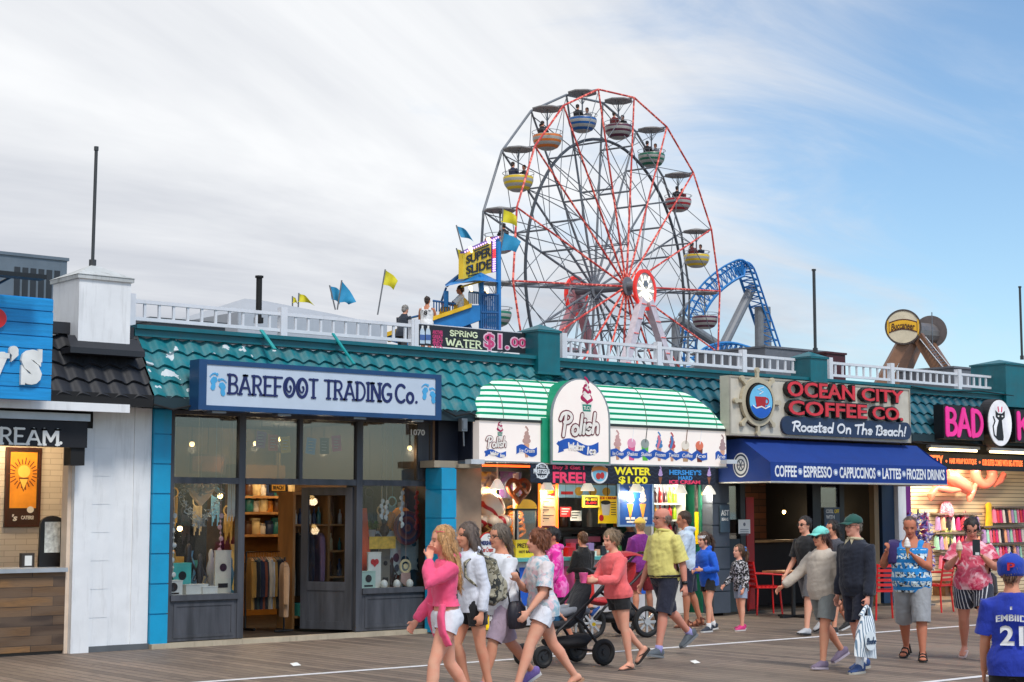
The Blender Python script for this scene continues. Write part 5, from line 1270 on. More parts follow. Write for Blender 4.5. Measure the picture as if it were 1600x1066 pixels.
# people
_tmp=bpy.data.scenes.new('tmp')
def fuse(mb,voxel,smooth=3,fac=.5):
 me=bpy.data.meshes.new('t'); me.from_pydata(mb.v,[],mb.f)
 ob=bpy.data.objects.new('t',me); _tmp.collection.objects.link(ob)
 r=ob.modifiers.new('r','REMESH'); r.mode='VOXEL'; r.voxel_size=voxel; r.adaptivity=0
 if smooth:q=ob.modifiers.new('s','SMOOTH'); q.iterations=smooth; q.factor=fac
 vl=_tmp.view_layers[0]; vl.update(); dg=vl.depsgraph
 out=bpy.data.meshes.new_from_object(ob.evaluated_get(dg))
 bpy.data.objects.remove(ob); bpy.data.meshes.remove(me)
 out.materials.clear(); return out
def segd(p,a,b):d=b-a; t=max(0,min(1,(p-a).dot(d)/d.length_squared)); return (p-a-d*t).length
def hem_cut(me,cuts):
 """open the ends of a garment: trim it square beyond each (centre, direction, test)"""
 bm=bmesh.new(); bm.from_mesh(me)
 for c,d,ok in cuts:
  fs=[]
  for f in bm.faces:
   q=f.calc_center_median()
   if (q-c).dot(d)>-.03 and ok(q):fs.append(f)
  if not fs:continue
  bmesh.ops.bisect_plane(bm,geom=list({v for f in fs for v in f.verts})+list({e for f in fs for e in f.edges})+fs,plane_co=c,plane_no=d,clear_outer=True,dist=1e-6)
 bm.to_mesh(me); bm.free(); me.update()
def strands(me,rs,s,hk,hm):
 """loose locks standing off the hair so that its edge is not moulded"""
 V=[tuple(v.co) for v in me.vertices]; F=[tuple(p.vertices) for p in me.polygons]; nv=len(me.vertices); ln=.075 if hk in ('long','lowpony','pony','wavy','bun') else .028
 ups=(hm.to_3x3()@Vector((0,0,1))).normalized(); back=(hm.to_3x3()@Vector((-1,0,0))).normalized()
 for i in range(420 if ln>.05 else 260):
  v=me.vertices[rs.randrange(nv)]; n=v.normal
  if (hm.inverted()@v.co).x>.035:continue
  d=(-ups+back*.35+Vector((rs.gauss(0,.3),rs.gauss(0,.3),0))); d=d-n*d.dot(n)*.9
  if d.length<.1:continue
  d.normalize(); w_=n.cross(d).normalized()*(.0025+.003*rs.random())*s; p=v.co+n*.001; l=ln*s*(.5+rs.random()); m_=p+d*l*.5+n*(.006+.006*rs.random())*s; e=p+d*l+n*(.002+.012*rs.random())*s
  o=len(V); V+=[tuple(q) for q in (p-w_,p+w_,m_-w_*.8,m_+w_*.8,e)]; F+=[(o,o+1,o+3,o+2),(o+2,o+3,o+4)]
 m2=bpy.data.meshes.new('hair'); m2.from_pydata(V,[],F); bpy.data.meshes.remove(me); return m2
def link(name,me,mats,par,smooth=True):
 for m in (mats if isinstance(mats,(list,tuple)) else [mats]):me.materials.append(m)
 if smooth:me.polygons.foreach_set('use_smooth',[True]*len(me.polygons))
 me.name=name; o=bpy.data.objects.new(name,me); COL.objects.link(o); o.parent=par; return o
def folds(me,amp,sc=(9,9,20),seed=0.0,amp2=0.0):
 n=len(me.vertices); co=np.empty(n*3,np.float32); me.vertices.foreach_get('co',co); co=co.reshape(-1,3)
 nr=np.empty(n*3,np.float32); me.vertices.foreach_get('normal',nr); nr=nr.reshape(-1,3)
 f=noise.noise; d=np.empty(n,np.float32)
 for i in range(n):
  x,y,z=co[i]; a=f((x*sc[0]+seed,y*sc[1],(z+.5*x)*sc[2])); d[i]=amp*(abs(a)*2-.5)
 co+=nr*d[:,None]; me.vertices.foreach_set('co',co.ravel()); me.update()
class LB(MB):
 def loft(s,pts,ra,rb,ref=(0,1,0),n=14,cap=True):
  pts=[Vector(p) for p in pts]; m=len(pts); rings=[]; ref=Vector(ref)
  for i,p in enumerate(pts):
   t=(pts[min(i+1,m-1)]-pts[max(i-1,0)]).normalized(); u=ref-t*ref.dot(t)
   u=u.normalized() if u.length>.05 else t.orthogonal().normalized(); w=t.cross(u)
   rings.append([p+u*ra[i]*math.cos(2*math.pi*k/n)+w*rb[i]*math.sin(2*math.pi*k/n) for k in range(n)])
  return s.rings(rings)
 def xf(s,M4,start=0):s.v=s.v[:start]+[tuple(M4@Vector(p)) for p in s.v[start:]]; return s
SKINS={}
def skin(col):
 if col in SKINS:return SKINS[col]
 b=NB('skin_%02x%02x%02x'%col); c=lin(col); n=b.noise(b.coord(),9,6,.65)
 red=(min(1,c[0]*1.05),c[1]*.82,c[2]*.8,1)
 SKINS[col]=b.pbr(b.mix(b.rng(n,.35,.7),c,red),.62,spec=.25); return SKINS[col]
HAIRS={}
def hairmat(col):
 if col in HAIRS:return HAIRS[col]
 b=NB('hair_%02x%02x%02x'%col); c=lin(col); n=b.noise(b.coord((60,60,7)),3,5,.6)
 HAIRS[col]=b.pbr(b.mix(b.rng(n,.3,.72),tuple(x*.32 for x in c[:3])+(1,),tuple(min(1,x*1.5) for x in c[:3])+(1,)),.45,normal=b.bump(n,.5,.01)); return HAIRS[col]
FABS={}
def fab(name,col,pat=None,col2=None,col3=None,rough=.85):
 if name in FABS:return FABS[name]
 b=NB('cloth_'+name); c=lin(col); v=b.coord(); w=b.noise(b.coord((1,1,1)),7,4)
 base=b.mix(b.rng(w,.3,.7),tuple(x*.9 for x in c[:3])+(1,),tuple(min(1,x*1.08) for x in c[:3])+(1,))
 if pat=='tie':
  n1=b.noise(v,7,3,.5,1.2); n2=b.noise(b.coord(loc=(4,7,1)),11,3,.5,.8)
  base=b.mix(b.rng(n1,.48,.6),base,lin(col2)); base=b.mix(b.rng(n2,.55,.64),base,lin(col3 or col))
 elif pat=='camo':
  n1=b.noise(v,16,2,.5,.6); n2=b.noise(b.coord(loc=(4,7,1)),20,2,.5,.5)
  base=b.mix(b.math('GREATER_THAN',n1,.54),base,lin(col2)); base=b.mix(b.math('GREATER_THAN',n2,.58),base,lin(col3))
 elif pat=='speck':
  n1=b.noise(v,38,2,.5,.4); base=b.mix(b.math('GREATER_THAN',n1,.55),base,lin(col2))
 elif pat=='vstripe':
  sp=b.sep(v); a=b.math('FRACT',b.math('MULTIPLY',b.math('ADD',sp[1],b.math('MULTIPLY',sp[0],.6)),26)); base=b.mix(b.math('LESS_THAN',a,.22),base,lin(col2))
 elif pat=='rows':
  sp=b.sep(v); a=b.math('FRACT',b.math('MULTIPLY',sp[2],9.5)); q=b.noise(b.coord((1,1,.6)),26,2)
  on=b.math('MULTIPLY',b.math('LESS_THAN',a,.6),b.math('GREATER_THAN',q,.47)); on=b.math('MULTIPLY',on,b.math('GREATER_THAN',sp[0],.02)); on=b.math('MULTIPLY',on,b.math('LESS_THAN',sp[2],1.27))
  dk=b.math('GREATER_THAN',b.noise(b.coord(loc=(2,2,2)),30,1),.56); base=b.mix(on,base,b.mix(dk,lin(col2),lin(col3)))
 elif pat=='knit':
  sp=b.sep(v); a=b.wave(v,60,1.0,'Z'); base=b.mix(b.math('MULTIPLY',a,.25),base,tuple(x*.6 for x in c[:3])+(1,))
 FABS[name]=b.pbr(base,rough,normal=b.bump(b.math('ADD',b.math('MULTIPLY',b.noise(b.coord((1,1,.55),rot=(.5,.3,.4)),13,5,.55,1.4),4.0),b.math('MULTIPLY',b.noise(v,160,2),.25)),.3,.010),sheen=.15); return FABS[name]
TORSO=[(-.11,-.005,.085,.075),(-.05,-.012,.155,.115),(.0,-.014,.170,.122),(.07,-.004,.164,.112),(.15,.004,.148,.102),(.24,.01,.155,.108),(.34,.012,.168,.116),(.42,.008,.168,.108),(.47,-.002,.140,.088),(.503,-.008,.098,.072),(.530,-.006,.070,.062),(.56,-.004,.058,.057)]
HEAD=[(-.005,.075,.03,.022),(.02,.094,.045,.044),(.05,.093,.066,.056),(.08,.091,.082,.063),(.112,.086,.094,.070),(.14,.094,.101,.075),(.175,.088,.102,.075),(.205,.066,.084,.060),(.224,.03,.05,.032)]
def head_geo(lb,M4,grow=0.0,zmin=-1.0):
 st=len(lb.v); rings=[]
 for z,f,bk,hw in HEAD:
  if z<zmin:continue
  ring=[]
  for k in range(16):
   a=2*math.pi*k/16; c,q=math.cos(a),math.sin(a); e=.88
   x=(f+grow if c>0 else bk+grow)*math.copysign(abs(c)**e,c); ring.append(Vector((x,(hw+grow)*math.copysign(abs(q)**e,q),z+grow*(z-.1)*6)))
  rings.append(ring)
 lb.rings(rings); lb.xf(M4,st)
def person(label,pos,yaw,H,sk,legs,arms,top,bottom,shoes,hair,lean=3,head=(0,0),torso=(1,1,1,0),sh=1.0,group=None,twist=0,vox=.011,name='person',face=True,hs=1.0,z0=0.0,cap=None,glasses=None,curl=(.5,.5),hipz=None,limb=1.0):
 s=H/1.75; g=thing(name,label,'person',(pos[0],pos[1],z0),group); g.rotation_euler=(0,0,yaw)
 L=R(lean); u=Vector((math.sin(L),0,math.cos(L))); fwd_=Vector((math.cos(L),0,-math.sin(L)))
 wf,hf,cf,belly=torso
 K={}
 for i,sd_ in ((0,1),(1,-1)):
  f,k,ab,fp=legs[i]; hip=Vector((0,sd_*.088*s*hf,0)); d=Vector((math.sin(R(f)),sd_*math.sin(R(ab)),-math.cos(R(f))*math.cos(R(ab)))).normalized()
  knee=hip+d*.43*s; e=Vector((math.sin(R(f-k)),sd_*math.sin(R(ab))*.6,-math.cos(R(f-k)))).normalized(); ank=knee+e*.415*s
  fd=Vector((math.cos(R(fp)),sd_*.16,-math.sin(R(fp)))).normalized(); un=Vector((math.sin(R(fp)),0,math.cos(R(fp))))
  low=min((ank-un*.085*s-fd*.06*s).z,(ank-un*.085*s+fd*.17*s).z); K[sd_]=[hip,knee,ank,fd,un,low]
 dz=-min(K[1][5],K[-1][5]) if hipz is None else hipz
 P0=Vector((0,0,dz))
 for sd_ in K:
  for j in (0,1,2):K[sd_][j]=K[sd_][j]+P0
 def sp(d,x=0,y=0):
  t=R(twist)*min(1,max(0,d/.45)); return P0+u*d*s+fwd_*(x*math.cos(t)-y*math.sin(t))*s+Vector((0,1,0))*(x*math.sin(t)+y*math.cos(t))*s
 A={}
 for i,sd_ in ((0,1),(1,-1)):
  S=sp(.438,-.008,sd_*.172*sh); spec=arms[i]; L1,L2=.29*s,.255*s
  if spec[0]=='ik':
   T=Vector((spec[1][0]*H,spec[1][1]*H,spec[1][2]*H)); D=T-S; l=min(D.length,(L1+L2)*.995); D.normalize(); a=(L1*L1+l*l-L2*L2)/(2*l); h=math.sqrt(max(0,L1*L1-a*a))
   hint=Vector(spec[2]) if len(spec)>2 else Vector((-.3,sd_*.45,-1)); hint=(hint-D*hint.dot(D)).normalized(); E_=S+D*a+hint*h; Wr=S+D*l
  else :
   f,ab,el,tw=spec; d=Vector((math.sin(R(f))*math.cos(R(ab)),sd_*math.sin(R(ab)),-math.cos(R(f))*math.cos(R(ab)))); E_=S+d*L1
   ref=Vector((math.cos(R(tw)),-sd_*math.sin(R(tw)),.25)); v=(ref-d*ref.dot(d)).normalized(); Wr=E_+(d*math.cos(R(el))+v*math.sin(R(el)))*L2
  A[sd_]=[S,E_,Wr]
 nb=sp(.545,.0); Hs=s*hs*(1.0 if hs==1 else 1.0)
 hm=Matrix.Translation(nb+Vector((.018*s,0,.022*s)))@Matrix.Rotation(R(head[0]),4,'Z')@Matrix.Rotation(R(head[1]),4,'Y')@Matrix.Scale(Hs,4)
# body: one fused surface
 lb=LB()
 def torso_loft(lb_,grow=0,lo=-1,hi=9,flare=0,gneck=0,drop=0):
  rows=[r_ for r_ in TORSO if lo-1e-6<=r_[0]<=hi+1e-6]
  pts,ra,rb=[],[],[]
  if lo>-.9:
   e0=max((r_ for r_ in TORSO if r_[0]<=max(lo,-.0499)),key=lambda r_:r_[0])[1:] if drop==0 else TORSO[2][1:]
   rows=[r_ for r_ in rows if r_[0]>max(lo,-.02)+.01]; rows=[(lo-.05,)+tuple(e0),(lo,)+tuple(e0)]+rows
  for d,x,w,dp in rows:
   bw_=math.exp(-((d-.13)/.13)**2); fw=hf if d<.06 else (wf if d<.3 else cf)
   if .06<=d<.15:fw=(hf+wf)/2
   if .3<=d<.36:fw=(wf+cf)/2
   gg=grow+(flare if d<.1 else 0)+(gneck if d>.5 else 0)-(grow*.3 if d>.49 else 0)
   pts.append(sp(d,x+belly*bw_*.5)); ra.append((w*fw+gg)*s); rb.append((dp*fw+belly*bw_*.5+gg)*s)
  lb_.loft(pts,ra,rb,sp(.4,0,1)-sp(.4),18)
 torso_loft(lb)
 nk=hm@Vector((.0,0,.07)); lb.loft([sp(.50),sp(.55),nk],[.066*s,.054*s*min(1.15,cf),.054*s],[.064*s,.054*s,.056*s])
 head_geo(lb,hm)
 st=len(lb.v)
 lb.loft([(.088,0,.128),(.104,0,.098),(.113,0,.082),(.092,0,.07)],[.009,.013,.016,.012],[.008,.012,.014,.01],n=8)
 for q in (-1,1):lb.ball((-.004,q*.074,.098),.028,8,6,(.65,.4,1.1)); lb.ball((.07,q*.034,.078),.026,8,6,(.8,.8,.8))
 lb.ball((.085,0,.048),.018,8,6,(.8,1.3,.8)); lb.ball((.082,0,.016),.02,8,6,(.9,1.1,.8)); lb.ball((.08,0,.142),.03,8,6,(.6,1.8,.4)); lb.xf(hm,st)
 for sd_,(S,E_,Wr) in A.items():
  m1=S.lerp(E_,.5); f1=E_.lerp(Wr,.3); inn=sp(.445,0,sd_*.10)
  fat=s*limb
  lb.loft([inn,S,S.lerp(E_,.25),m1,E_,f1,E_.lerp(Wr,.7),Wr],[.052*fat,.052*fat,.051*fat,.047*fat,.039*fat,.041*fat,.033*fat,.026*s],[.05*fat,.055*fat,.054*fat,.05*fat,.041*fat,.04*fat,.031*fat,.022*s],n=12)
  d=(Wr-E_).normalized(); pref=Vector((1,0,.0)) if abs(d.x)<.8 else Vector((0,0,1)); t=(pref-d*pref.dot(d)).normalized(); n_=d.cross(t)*sd_
  cu=curl[0 if sd_==1 else 1]; hsz=s*.98
  lb.loft([Wr-d*.01*s,Wr+d*.03*hsz,Wr+d*.085*hsz],[.026*hsz,.037*hsz,.041*hsz],[.019*hsz,.018*hsz,.014*hsz],ref=t,n=10)
  for o_,ln in ((.033,.072),(.011,.08),(-.011,.074),(-.032,.058)):
   p=Wr+d*.082*hsz+t*o_*hsz; path=[p]; an=0
   for j,fr in enumerate((.45,.32,.25)):an+=cu*(42,62,45)[j]+8; p=p+(d*math.cos(R(an))+n_*math.sin(R(an))+t*o_*(1.2 if cu<.4 else -.6)).normalized()*ln*fr*hsz; path.append(p)
   lb.tube(path,[.0095*hsz,.009*hsz,.0085*hsz,.007*hsz],6)
  p=Wr+d*.028*hsz+t*.026*hsz; q=p+(d*.55+t*.75+n_*.25).normalized()*.04*hsz; lb.tube([p,q,q+(d*.8+t*.25+n_*(.3+.5*cu)).normalized()*.032*hsz],[.013*hsz,.011*hsz,.0085*hsz],7)
 for sd_,(hip,knee,ank,fd,un,_) in K.items():
  fat=s*limb; cf_=knee.lerp(ank,.28)-fd*.008*s
  lb.loft([hip+Vector((0,-sd_*.012*s,.02*s)),hip.lerp(knee,.18),hip.lerp(knee,.5),hip.lerp(knee,.82),knee,cf_,knee.lerp(ank,.65),ank],[.082*fat*hf**.5,.088*fat*hf**.5,.076*fat*hf**.5,.060*fat,.053*fat,.055*fat,.040*fat,.034*s],[.084*fat,.090*fat,.078*fat,.062*fat,.056*fat,.058*fat,.042*fat,.038*s],n=14)
  lt=un.cross(fd); heel=ank-un*.045*s-fd*.045*s; b0=ank-un*.03*s
  lb.loft([heel-fd*.012*s,heel,b0+fd*.02*s,ank-un*.055*s+fd*.1*s,ank-un*.068*s+fd*.16*s,ank-un*.07*s+fd*.182*s],[.022*s,.031*s,.036*s,.043*s,.042*s,.026*s],[.026*s,.036*s,.046*s,.028*s,.016*s,.01*s],ref=lt,n=10)
 me=fuse(lb,vox,2); body=link('body',me,[skin(sk),M('eye_dark',(40,32,28),.2),M('eye_shade_%02x%02x%02x'%sk,tuple(int(c*.8) for c in sk),.4),M('lip_%02x%02x%02x'%sk,tuple(int(c*f) for c,f in zip(sk,(.82,.56,.55))),.4),M('brow_%02x%02x%02x'%tuple(int(.5*a_+.35*b_) for a_,b_ in zip(sk,hair[1])),tuple(int(.5*a_+.35*b_) for a_,b_ in zip(sk,hair[1])),.6)],g)
 if face:
  inv=hm.inverted(); idx=[0]*len(me.polygons)
  for p in me.polygons:
   q=inv@p.center
   if q.x<.055 or not -.01<q.z<.17:continue
   ay=abs(q.y)
   if abs(q.z-.112)<.0065 and .02<ay<.046:idx[p.index]=1 if abs(ay-.033)<.008 else 2
   elif abs(q.z-.134+.2*abs(ay-.032))<.0055 and .013<ay<.055:idx[p.index]=4
   elif abs(q.z-.046)<.0075 and ay<.025:idx[p.index]=3
  me.polygons.foreach_set('material_index',idx)
# top
 rs=random.Random(label); sd0=rs.random()*50
 if top:
  kind,mat,hem,gr,sl=top[:5]; gr*=.72; lb=LB(); opts=top[5] if len(top)>5 else {}
  tl=-.09 if hem is None else hem; cuts=[(sp(tl),-u,lambda q:min(min(segd(q,a_[0],a_[1]),segd(q,a_[1],a_[2])) for a_ in A.values())>(.062+gr)*s*max(1,limb) and (q-sp(tl)).length<.34*s)]
  if kind=='tank':
   torso_loft(lb,gr,tl,.455,flare=.012)
   for q in (-1,1):lb.loft([sp(.38,.118+belly*.2,q*.095),sp(.465,.075,q*.112),sp(.502,-.005,q*.112),sp(.465,-.085,q*.105),sp(.38,-.118,q*.095)],[.042*s]*5,[.026*s]*5,ref=(0,1,0),n=8)
  else :
   torso_loft(lb,gr,tl,opts.get('neck',.532),flare=opts.get('flare',.008),gneck=.006)
   for sd_,(S,E_,Wr) in A.items():
    lo_=opts.get('cuff',.0); inn=sp(.44,0,sd_*.10)
    if sl<=1:pts=[inn,S,S.lerp(E_,sl*.55),S.lerp(E_,sl),S.lerp(E_,sl+.12)]; r_=[.066,.070+gr*.5,.062+gr*.9,.066+gr*1.2,.066+gr*1.2]; cuts.append((pts[3],(E_-S).normalized(),lambda q,S=S,E_=E_:segd(q,S,E_)/.085<segd(q,P0,sp(.5))/.17))
    else :q=sl-1; pts=[inn,S,S.lerp(E_,.5),E_,E_.lerp(Wr,q*.5),E_.lerp(Wr,q*.92),E_.lerp(Wr,q)]; r_=[.066,.069+gr*.5,.056+gr*.8,.047+gr*.8,.045+gr*.8,.036+gr*.7,.030+gr*.4]
    r_=[x*s*(limb if limb>1 else 1) for x in r_]; lb.loft(pts,r_,r_,n=14)
  if kind in ('hoodie','zip'):
   lb.loft([sp(.53,.03,.085),sp(.545,-.05,.075),sp(.53,-.095,0),sp(.545,-.05,-.075),sp(.53,.03,-.085)],[.03*s,.04*s,.045*s,.04*s,.03*s],[.035*s,.05*s,.07*s,.05*s,.035*s],ref=(0,0,1),n=10)
  me=fuse(lb,.012,2); folds(me,.0075*s,(11,11,5),sd0); folds(me,.0045*s,(9,9,22),sd0+9); hem_cut(me,cuts)
  tp=link(opts.get('name','shirt'),me,mat,g)
  if kind in ('polo','jacket'):
   lb=LB(); P=[sp(.535+.012*math.cos(a),.078*math.cos(a)-.004,.078*math.sin(a)) for a in [2*math.pi*(k+.5)/14 for k in range(14)]]
   lb.tube(P,.017*s,6,closed=True); lb.add([sp(.535,.085,.005),sp(.535,.085,.06),sp(.48,.118,.05)],[(0,1,2)]); lb.add([sp(.535,.085,-.005),sp(.535,.085,-.06),sp(.48,.118,-.05)],[(0,2,1)])
   me=bpy.data.meshes.new('collar'); me.from_pydata(lb.v,[],lb.f); link('collar',me,opts.get('collar',mat),tp)
 if bottom:
  mat,hem,gr=bottom[:3]; lb=LB(); cuts=[]; opts=bottom[3] if len(bottom)>3 else {}
  torso_loft(lb,gr*.8,-1,opts.get('waist',.07),flare=0)
  for sd_,(hip,knee,ank,fd,un,_) in K.items():
   pts=[hip+Vector((0,-sd_*.01*s,.03*s))]; r_=[.088*hf**.5+gr*.8]
   cuts.append(((hip.lerp(knee,hem) if hem<=1 else knee.lerp(ank,hem-1)),((knee-hip) if hem<=1 else (ank-knee)).normalized(),lambda q,a_=K[sd_],b_=K[-sd_]:min(segd(q,a_[0],a_[1]),segd(q,a_[1],a_[2]))<min(segd(q,b_[0],b_[1]),segd(q,b_[1],b_[2]))+.0))
   for t in (.2,.4,.7,1.0,1.0+.06/hem):
    tt=t*hem; pts.append(hip.lerp(knee,tt) if tt<=1 else knee.lerp(ank,tt-1)); base=.092-.034*min(1,tt)-.012*max(0,tt-1); r_.append(base*max(1,limb)*hf**.4+gr*(.6+opts.get('flare',.9)*.6*t))
   r_=[x*s for x in r_]; lb.loft(pts,r_,[x*1.04 for x in r_],n=16)
  me=fuse(lb,.012,2); folds(me,.006*s,(12,12,6),sd0+3); folds(me,.003*s,(10,10,24),sd0+5); hem_cut(me,cuts); link(opts.get('name','shorts'),me,mat,g)
  if opts.get('belt'):
   lb=LB(); P=[sp(opts.get('waist',.07)-.012,-.012+belly*.2+math.cos(a)*(.122*hf+gr*.8+belly*.2+.006),math.sin(a)*(.170*hf+gr*.8+.006)) for a in [2*math.pi*k/20 for k in range(20)]]
   lb.tube(P,.014*s,6,closed=True); me=bpy.data.meshes.new('belt'); me.from_pydata(lb.v,[],lb.f); link('belt',me,M('belt_black',(24,22,22),.5),g)
 if shoes:
  kind,c1,c2=shoes[:3]; sock=shoes[3] if len(shoes)>3 else None
  for sd_,(hip,knee,ank,fd,un,_) in K.items():
   lt=un.cross(fd); sole=ank-un*.085*s
   def q(f,h,w=0):return sole+fd*f*s+un*h*s+lt*w*s
   if kind=='shoe':
    lb=LB(); lb.loft([q(-.075,.05),q(-.06,.055),q(0,.062),q(.06,.052),q(.12,.036),q(.175,.026),q(.2,.02)],[.03*s,.038*s,.042*s,.044*s,.049*s,.044*s,.024*s],[.036*s,.05*s,.056*s,.045*s,.03*s,.022*s,.014*s],ref=lt,n=12); lb.loft([q(-.01,.07),q(-.005,.105)],[.042*s,.04*s],[.048*s,.044*s],ref=lt)
    me=fuse(lb,.009,2); sh_=link('shoe',me,fab(c1,(0,0,0)) if isinstance(c1,str) else c1,g)
    lb=LB(); ol=[(-.08,.0),(-.07,.034),(0,.042),(.12,.052),(.18,.044),(.208,0),(.18,-.044),(.12,-.052),(0,-.042),(-.07,-.034)]
    lb.rings([[q(a,.0,b) for a,b in ol],[q(a,.024,b) for a,b in ol]]); me=bpy.data.meshes.new('sole'); me.from_pydata(lb.v,[],lb.f); link('sole',me,c2,sh_,False)
    lb=LB()
    for k in range(4):a_=.035+.022*k; lb.tube([q(a_,.088-.35*(a_-.03),-.022),q(a_+.008,.099-.38*(a_-.03),0),q(a_,.088-.35*(a_-.03),.022)],.004*s,5)
    me=bpy.data.meshes.new('laces'); me.from_pydata(lb.v,[],lb.f); link('laces',me,c2,sh_)
   else :
    lb=LB(); ol=[(-.075,.0),(-.065,.03),(0,.036),(.12,.047),(.17,.042),(.2,.01),(.195,-.02),(.16,-.046),(.1,-.046),(0,-.034),(-.065,-.03)]
    lb.rings([[q(a,-.014,b) for a,b in ol],[q(a,.006,b) for a,b in ol]])
    if kind=='flipflop':lb.tube([q(.03,.03,.05),q(.09,.05,.03),q(.15,.03,.0),q(.09,.05,-.03),q(.03,.03,-.05)],.007*s,5)
    else :
     for a_,hh in ((.12,.045),(.05,.075),(-.02,.11)):lb.tube([q(a_,.0,.05),q(a_,hh,.03),q(a_+.01,hh+.008,0),q(a_,hh,-.03),q(a_,.0,-.05)],.012*s,6)
     lb.tube([q(-.02,.1,.035),q(-.07,.07,.0),q(-.02,.1,-.035)],.011*s,6)
    me=bpy.data.meshes.new('sandal'); me.from_pydata(lb.v,[],lb.f); link('flip_flop' if kind=='flipflop' else 'sandal',me,c1,g,False)
   if sock:
    lb=LB(); e=(knee-ank).normalized(); h=sock[1]; lb.loft([ank-un*.03*s,ank,ank+e*h*s],[.042*s,.042*s,.044*s],[.046*s,.046*s,.046*s],n=14); me=bpy.data.meshes.new('sock'); me.from_pydata(lb.v,[],lb.f); link('sock',me,sock[0],g)
# hair
 hk,hc=hair[:2]; lb=LB(); am=.004
 if hk!='bald':
  if hk=='fringe':
   for q in (-1,1):lb.ball((-.035,q*.062,.105),.05,10,8,(1.1,.45,.9))
   lb.ball((-.082,0,.10),.055,10,8,(.6,1.1,.95))
  else :
   big={'short':0,'crop':-.004,'wavy':.010,'long':.004,'pony':.002,'bun':.004,'lowpony':.004}[hk]
   capd=bool(cap) and cap[0]=='cap'; big+=.005 if hk!='crop' else 0; big-=.012*capd; zc=(.158 if hk in ('short','crop') else .148)-.022*capd; rz=(.088 if hk in ('short','crop') else .098)+big-.004*capd
   lb.ball((-.018,0,zc),1,16,12,(.100+big,.084+big,rz)); lb.ball((-.06,0,.10),1,12,8,(.055+big,.066+big,.07))
   if hk=='wavy':am=.010; lb.ball((-.05,0,.07),1,12,8,(.06,.078,.06)); [lb.ball((.045,q*.06,.17),.04,8,6) for q in (-1,1)]
   if hk=='long':
    lb.loft([(-.05,0,.15),(-.085,0,.06),(-.10,0,-.04),(-.115,0,-.16),(-.12,0,-.28),(-.118,0,-.34)],[.085,.09,.092,.088,.07,.04],[.05,.05,.045,.04,.032,.02])
    for q in (-1,1):lb.loft([(.0,q*.075,.15),(-.01,q*.088,.07),(-.035,q*.095,-.03),(-.06,q*.09,-.14)],[.022,.026,.026,.012],[.045,.045,.04,.018],ref=(0,1,0))
   if hk=='pony':lb.loft([(-.10,0,.17),(-.155,0,.165),(-.185,0,.10),(-.185,.01,.0),(-.165,.0,-.09)],[.024,.034,.04,.036,.012],[.024,.034,.036,.03,.012])
   if hk=='lowpony':lb.loft([(-.09,0,.09),(-.125,0,.06),(-.14,0,-.03),(-.13,0,-.13)],[.03,.036,.036,.014],[.03,.034,.032,.014])
   if hk=='bun':lb.ball((-.115,0,.165),.05,12,8)
  lb.xf(hm); me=fuse(lb,.009,2); folds(me,(am+.004)*s,(34,34,7),sd0); me=strands(me,rs,s,hk,hm); link('hair',me,hairmat(hc),g)
 if cap:
  ck,cm=cap[:2]; back=len(cap)>2 and cap[2]; lb=LB()
  if ck in ('cap','visor'):
   rings=[]
   deep=len(cap)>3
   for z,gr in (((.085,.018),(.11,.02)) if deep else ())+((.142,.014),(.155,.016),(.175,.017),(.205,.017),(.224,.018),(.240,.0)):
    gr+=.006*deep; k_=min(range(len(HEAD)),key=lambda i:abs(HEAD[i][0]-min(z,.224))); _,f,bk,hw=HEAD[k_]
    if z>.23:f,bk,hw=.03,.04,.03
    f+=gr; bk+=gr; hw+=gr; lowz=z+(.06*0 if not deep else 0)
    rings.append([Vector(((f if math.cos(a)>0 else bk)*math.cos(a),hw*math.sin(a),z)) for a in [2*math.pi*k/20 for k in range(20)]])
   lb.rings(rings); sgn=-1 if back else 1; n=9; V=[]
   for k in range(n+1):
    a=R(-62+124*k/n); V.append(Vector((sgn*(.104 if not back else .112)*math.cos(a),.088*math.sin(a),.152))); V.append(Vector((sgn*(.11+.075*math.cos(a)**.6),.094*math.sin(a)*.98,.140+.0-.020*abs(math.sin(a))**2*1.0)))
   lb.add(V+[p+Vector((0,0,.006)) for p in V],[(2*k,2*k+1,2*k+3,2*k+2) for k in range(n)]+[tuple(2*n+2+j for j in (2*k,2*k+2,2*k+3,2*k+1)) for k in range(n)]+[(2*k+1,2*k+1+2*n+2,2*k+3+2*n+2,2*k+3) for k in range(n)])
   lb.ball((-.005,0,.243),.008,6,4)
  elif ck=='band':
   P=[Vector((.1*math.cos(a)-.006,.083*math.sin(a),.168)) for a in [2*math.pi*k/24 for k in range(24)]]
   lb.rings([[p+Vector((0,0,dz))*1 for p in P] for dz in (-.022,-.02,.02,.022)])
  lb.xf(hm); me=bpy.data.meshes.new('cap'); me.from_pydata(lb.v,[],lb.f); co_=link('cap' if ck!='band' else 'headband',me,cm,g)
 if glasses:
  gk,gm=glasses; up_=.075 if gk=='top' else 0; lb=LB(); xo=-.012 if gk=='top' else 0
  for q in (-1,1):
   c=Vector((.104+xo-(.03 if gk=='top' else 0),q*.034,.112+up_)); P=[c+Vector((-.006*abs(math.cos(a)),.024*math.cos(a),.018*math.sin(a))) for a in [2*math.pi*k/14 for k in range(14)]]
   lb.tube(P,.0022,5,closed=True); lb.tube([c+Vector((-.008,q*.024,.006)),Vector((.02,q*.084,.118+up_)),Vector((-.03,q*.082,.105+up_))],.003,5)
   if gk!='clear':lb.add(P,[tuple(range(14))])
  lb.tube([Vector((.106+xo-(.03 if gk=='top' else 0),-.01,.116+up_)),Vector((.106+xo-(.03 if gk=='top' else 0),.01,.116+up_))],.003,5)
